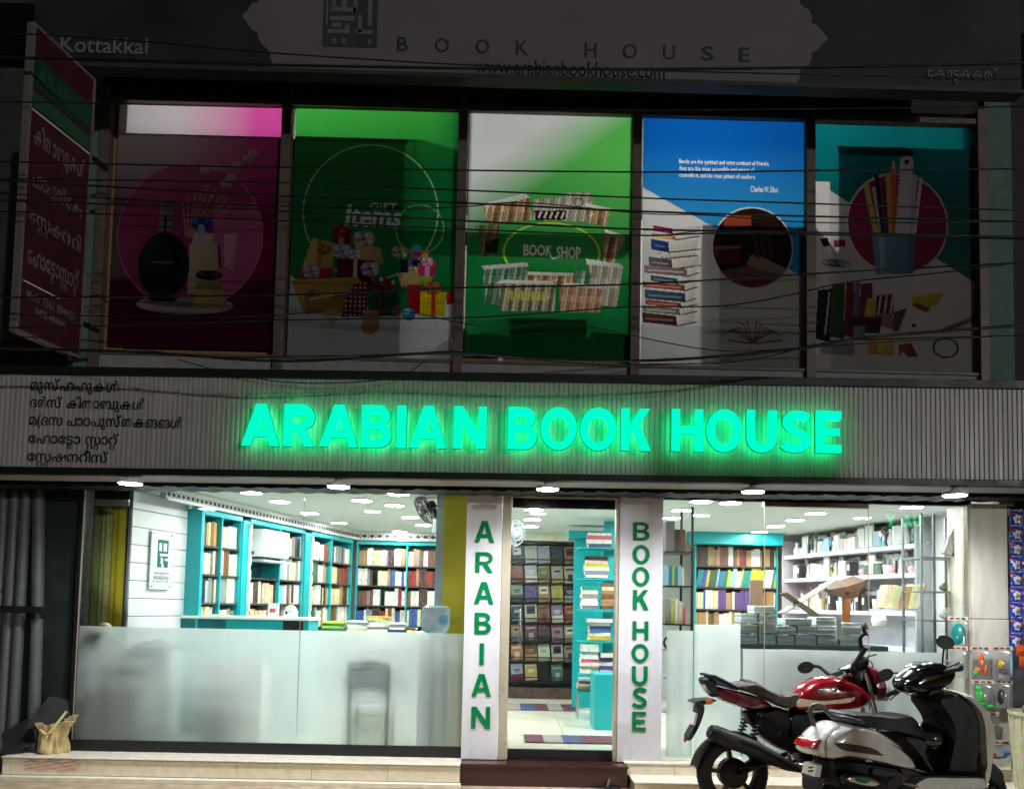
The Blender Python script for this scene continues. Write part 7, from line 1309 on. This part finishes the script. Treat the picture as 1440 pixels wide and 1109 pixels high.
# ================================================================== lit letters across the street, seen mirrored in the right window
ov = thing('opposite_sign', 'green lit letters across the street mirrored in the right window', 'sign', (P(1270, 733, 13).x, -13, 0))
m_og = emis('opposite_green', (.02, 1, .35), 7)
for ch, x0, x1 in (('Y', 1246, 1258), ('A', 1269, 1281), ('U', 1284, 1295)):
    a, b = P(x0, 724, 13), P(x1, 740, 13); lp_ = [[(.5-.13, 0), (.5+.13, 0), (.5+.13, .42), (1, 1), (.72, 1), (.5, .68), (.28, 1), (0, 1), (.5-.13, .42)]] if ch == 'Y' else block(ch, .9, .24)
    prism(MB(), lp_, a.x, b.x, b.z, a.z, -13, -.05).build('letter', m_og, ov)
a, b = P(1230, 715, 13), P(1310, 745, 13)
MB().box(a.x, b.x, -13.2, -13.02, b.z, a.z).build('board', m_black, ov); MB().box((a.x+b.x)/2-.06, (a.x+b.x)/2+.06, -13.16, -13.04, 0, b.z).build('post', m_black, ov)
# control cables on the two-wheelers
for k, pts in enumerate(([(1204, 928, .18), (1196, 940, .1), (1206, 962, .06), (1200, 990, .05)], [(1212, 924, .2), (1226, 932, .1), (1230, 960, .04), (1222, 996, .05)], [(1184, 944, -.2), (1196, 936, -.1), (1214, 946, 0), (1222, 972, .03)])):
    MB().tube(catmull([FMp(*q) for q in pts], 6), .0045, 6).build('control_cable', m_plast, mc, smooth=60)
for pts in ([(700, 360, -.15), (760, 385, -.08), (830, 400, 0)], [(950, 260, .1), (940, 320, .06), (900, 380, .03)]):
    MB().tube(catmull([SP(*q) for q in pts], 6), .0045, 6).build('control_cable', m_plast, sc, smooth=60)
# smaller fittings on the motorcycle
part('air_box', m_plast, [(1044, 1000), (1070, 998), (1100, 998), (1132, 1004), (1134, 1048), (1108, 1056), (1080, 1044), (1060, 1024)], .075, k=.1)
for i in range(9):
    x = 1046+i*6.4; y = [957, 957.6, 959.4, 963, 967.4, 971.4, 974.4, 976.4, 977][i]; s_, z_ = FM.hit(x, y)
    MB().tube(catmull([FM.pt(s_+.01, -.105, z_-.03), FM.pt(s_, -.06, z_+.003), FM.pt(s_, 0, z_+.008), FM.pt(s_, .06, z_+.003), FM.pt(s_+.01, .105, z_-.03)], 4), .009, 6).build('seat_rib', m_seat, mc, smooth=60)
MB().tube([FM.pt(0.02, .1, .36), FM.pt(.3, .1, .4), FM.pt(.5, .1, .41)], [.012, .022, .012], 8).build('chain_guard', m_plast, mc, smooth=60)
MB().tube([FMp(1112, 1062, .17), FMp(1100, 1074, .19), FMp(1092, 1078, .2)], .008, 6).build('brake_pedal', m_chrome, mc)
s_, z_ = FM.hit(1142, 1072, .14); MB().tube([FM.pt(s_, .13, z_), FM.pt(s_+.03, .17, z_+.1), FM.pt(s_+.02, .22, z_+.12)], .009, 8).build('kick_lever', m_chrome, mc, smooth=60)
for x, y, l in ((1066, 1003, .118), (1096, 1030, .108), (1112, 1010, .118), (1126, 1034, .118)): s_, z_ = FM.hit(x, y, l); MB().lathe([(0, .006), (.006, .006), (.008, 0)], FM.pt(s_, l, z_), FM.n, 10).build('bolt', m_chrome, mc)
part('tank_badge', m_chrome, [(1150, 968), (1176, 968), (1174, 973), (1152, 973)], .004, .134, .1, 3)
# and on the scooter
MB().tube([SP(640, 880, .16), SP(600, 905, .2), SP(560, 900, .22), SP(540, 880, .22)], .009, 8).build('kick_lever', m_eng, sc, smooth=60)
a, b = SP(250, 780, .1), SP(300, 900, .1); MB().tube([a, b], .022, 10).build('rear_shock', m_eng, sc, smooth=60)
sp('air_filter_box', m_plast, [(420, 800), (560, 820), (640, 850), (620, 890), (480, 880), (420, 850)], .15, k=.12)
for pts in ([(228, 766), (218, 700), (234, 642), (272, 600)], [(300, 758), (420, 769), (600, 807), (730, 837)]): MB().tube(catmull([SP(x, y, .17) for x, y in pts], 5), .003, 5).build('panel_seam', m_plast, sc)
for k in range(2): MB().tube([SP(118, 822+k*22, .078), SP(146, 820+k*22, .078)], .006, 5).build('plate_characters', m_letter, sc)
for x, y, l in ((1060, 885, .203), (700, 890, .203), (1084, 900, .192)): q = SP(x, y, l); MB().lathe([(0, .005), (.007, .005), (.009, 0)], q, FSC.n, 10).build('bolt', m_chrome, sc)
MB().tube(catmull([SP(905, 470, .05), SP(890, 500, .09), SP(870, 512, .1)], 4), .007, 8).build('bag_hook', m_chrome, sc, smooth=60)
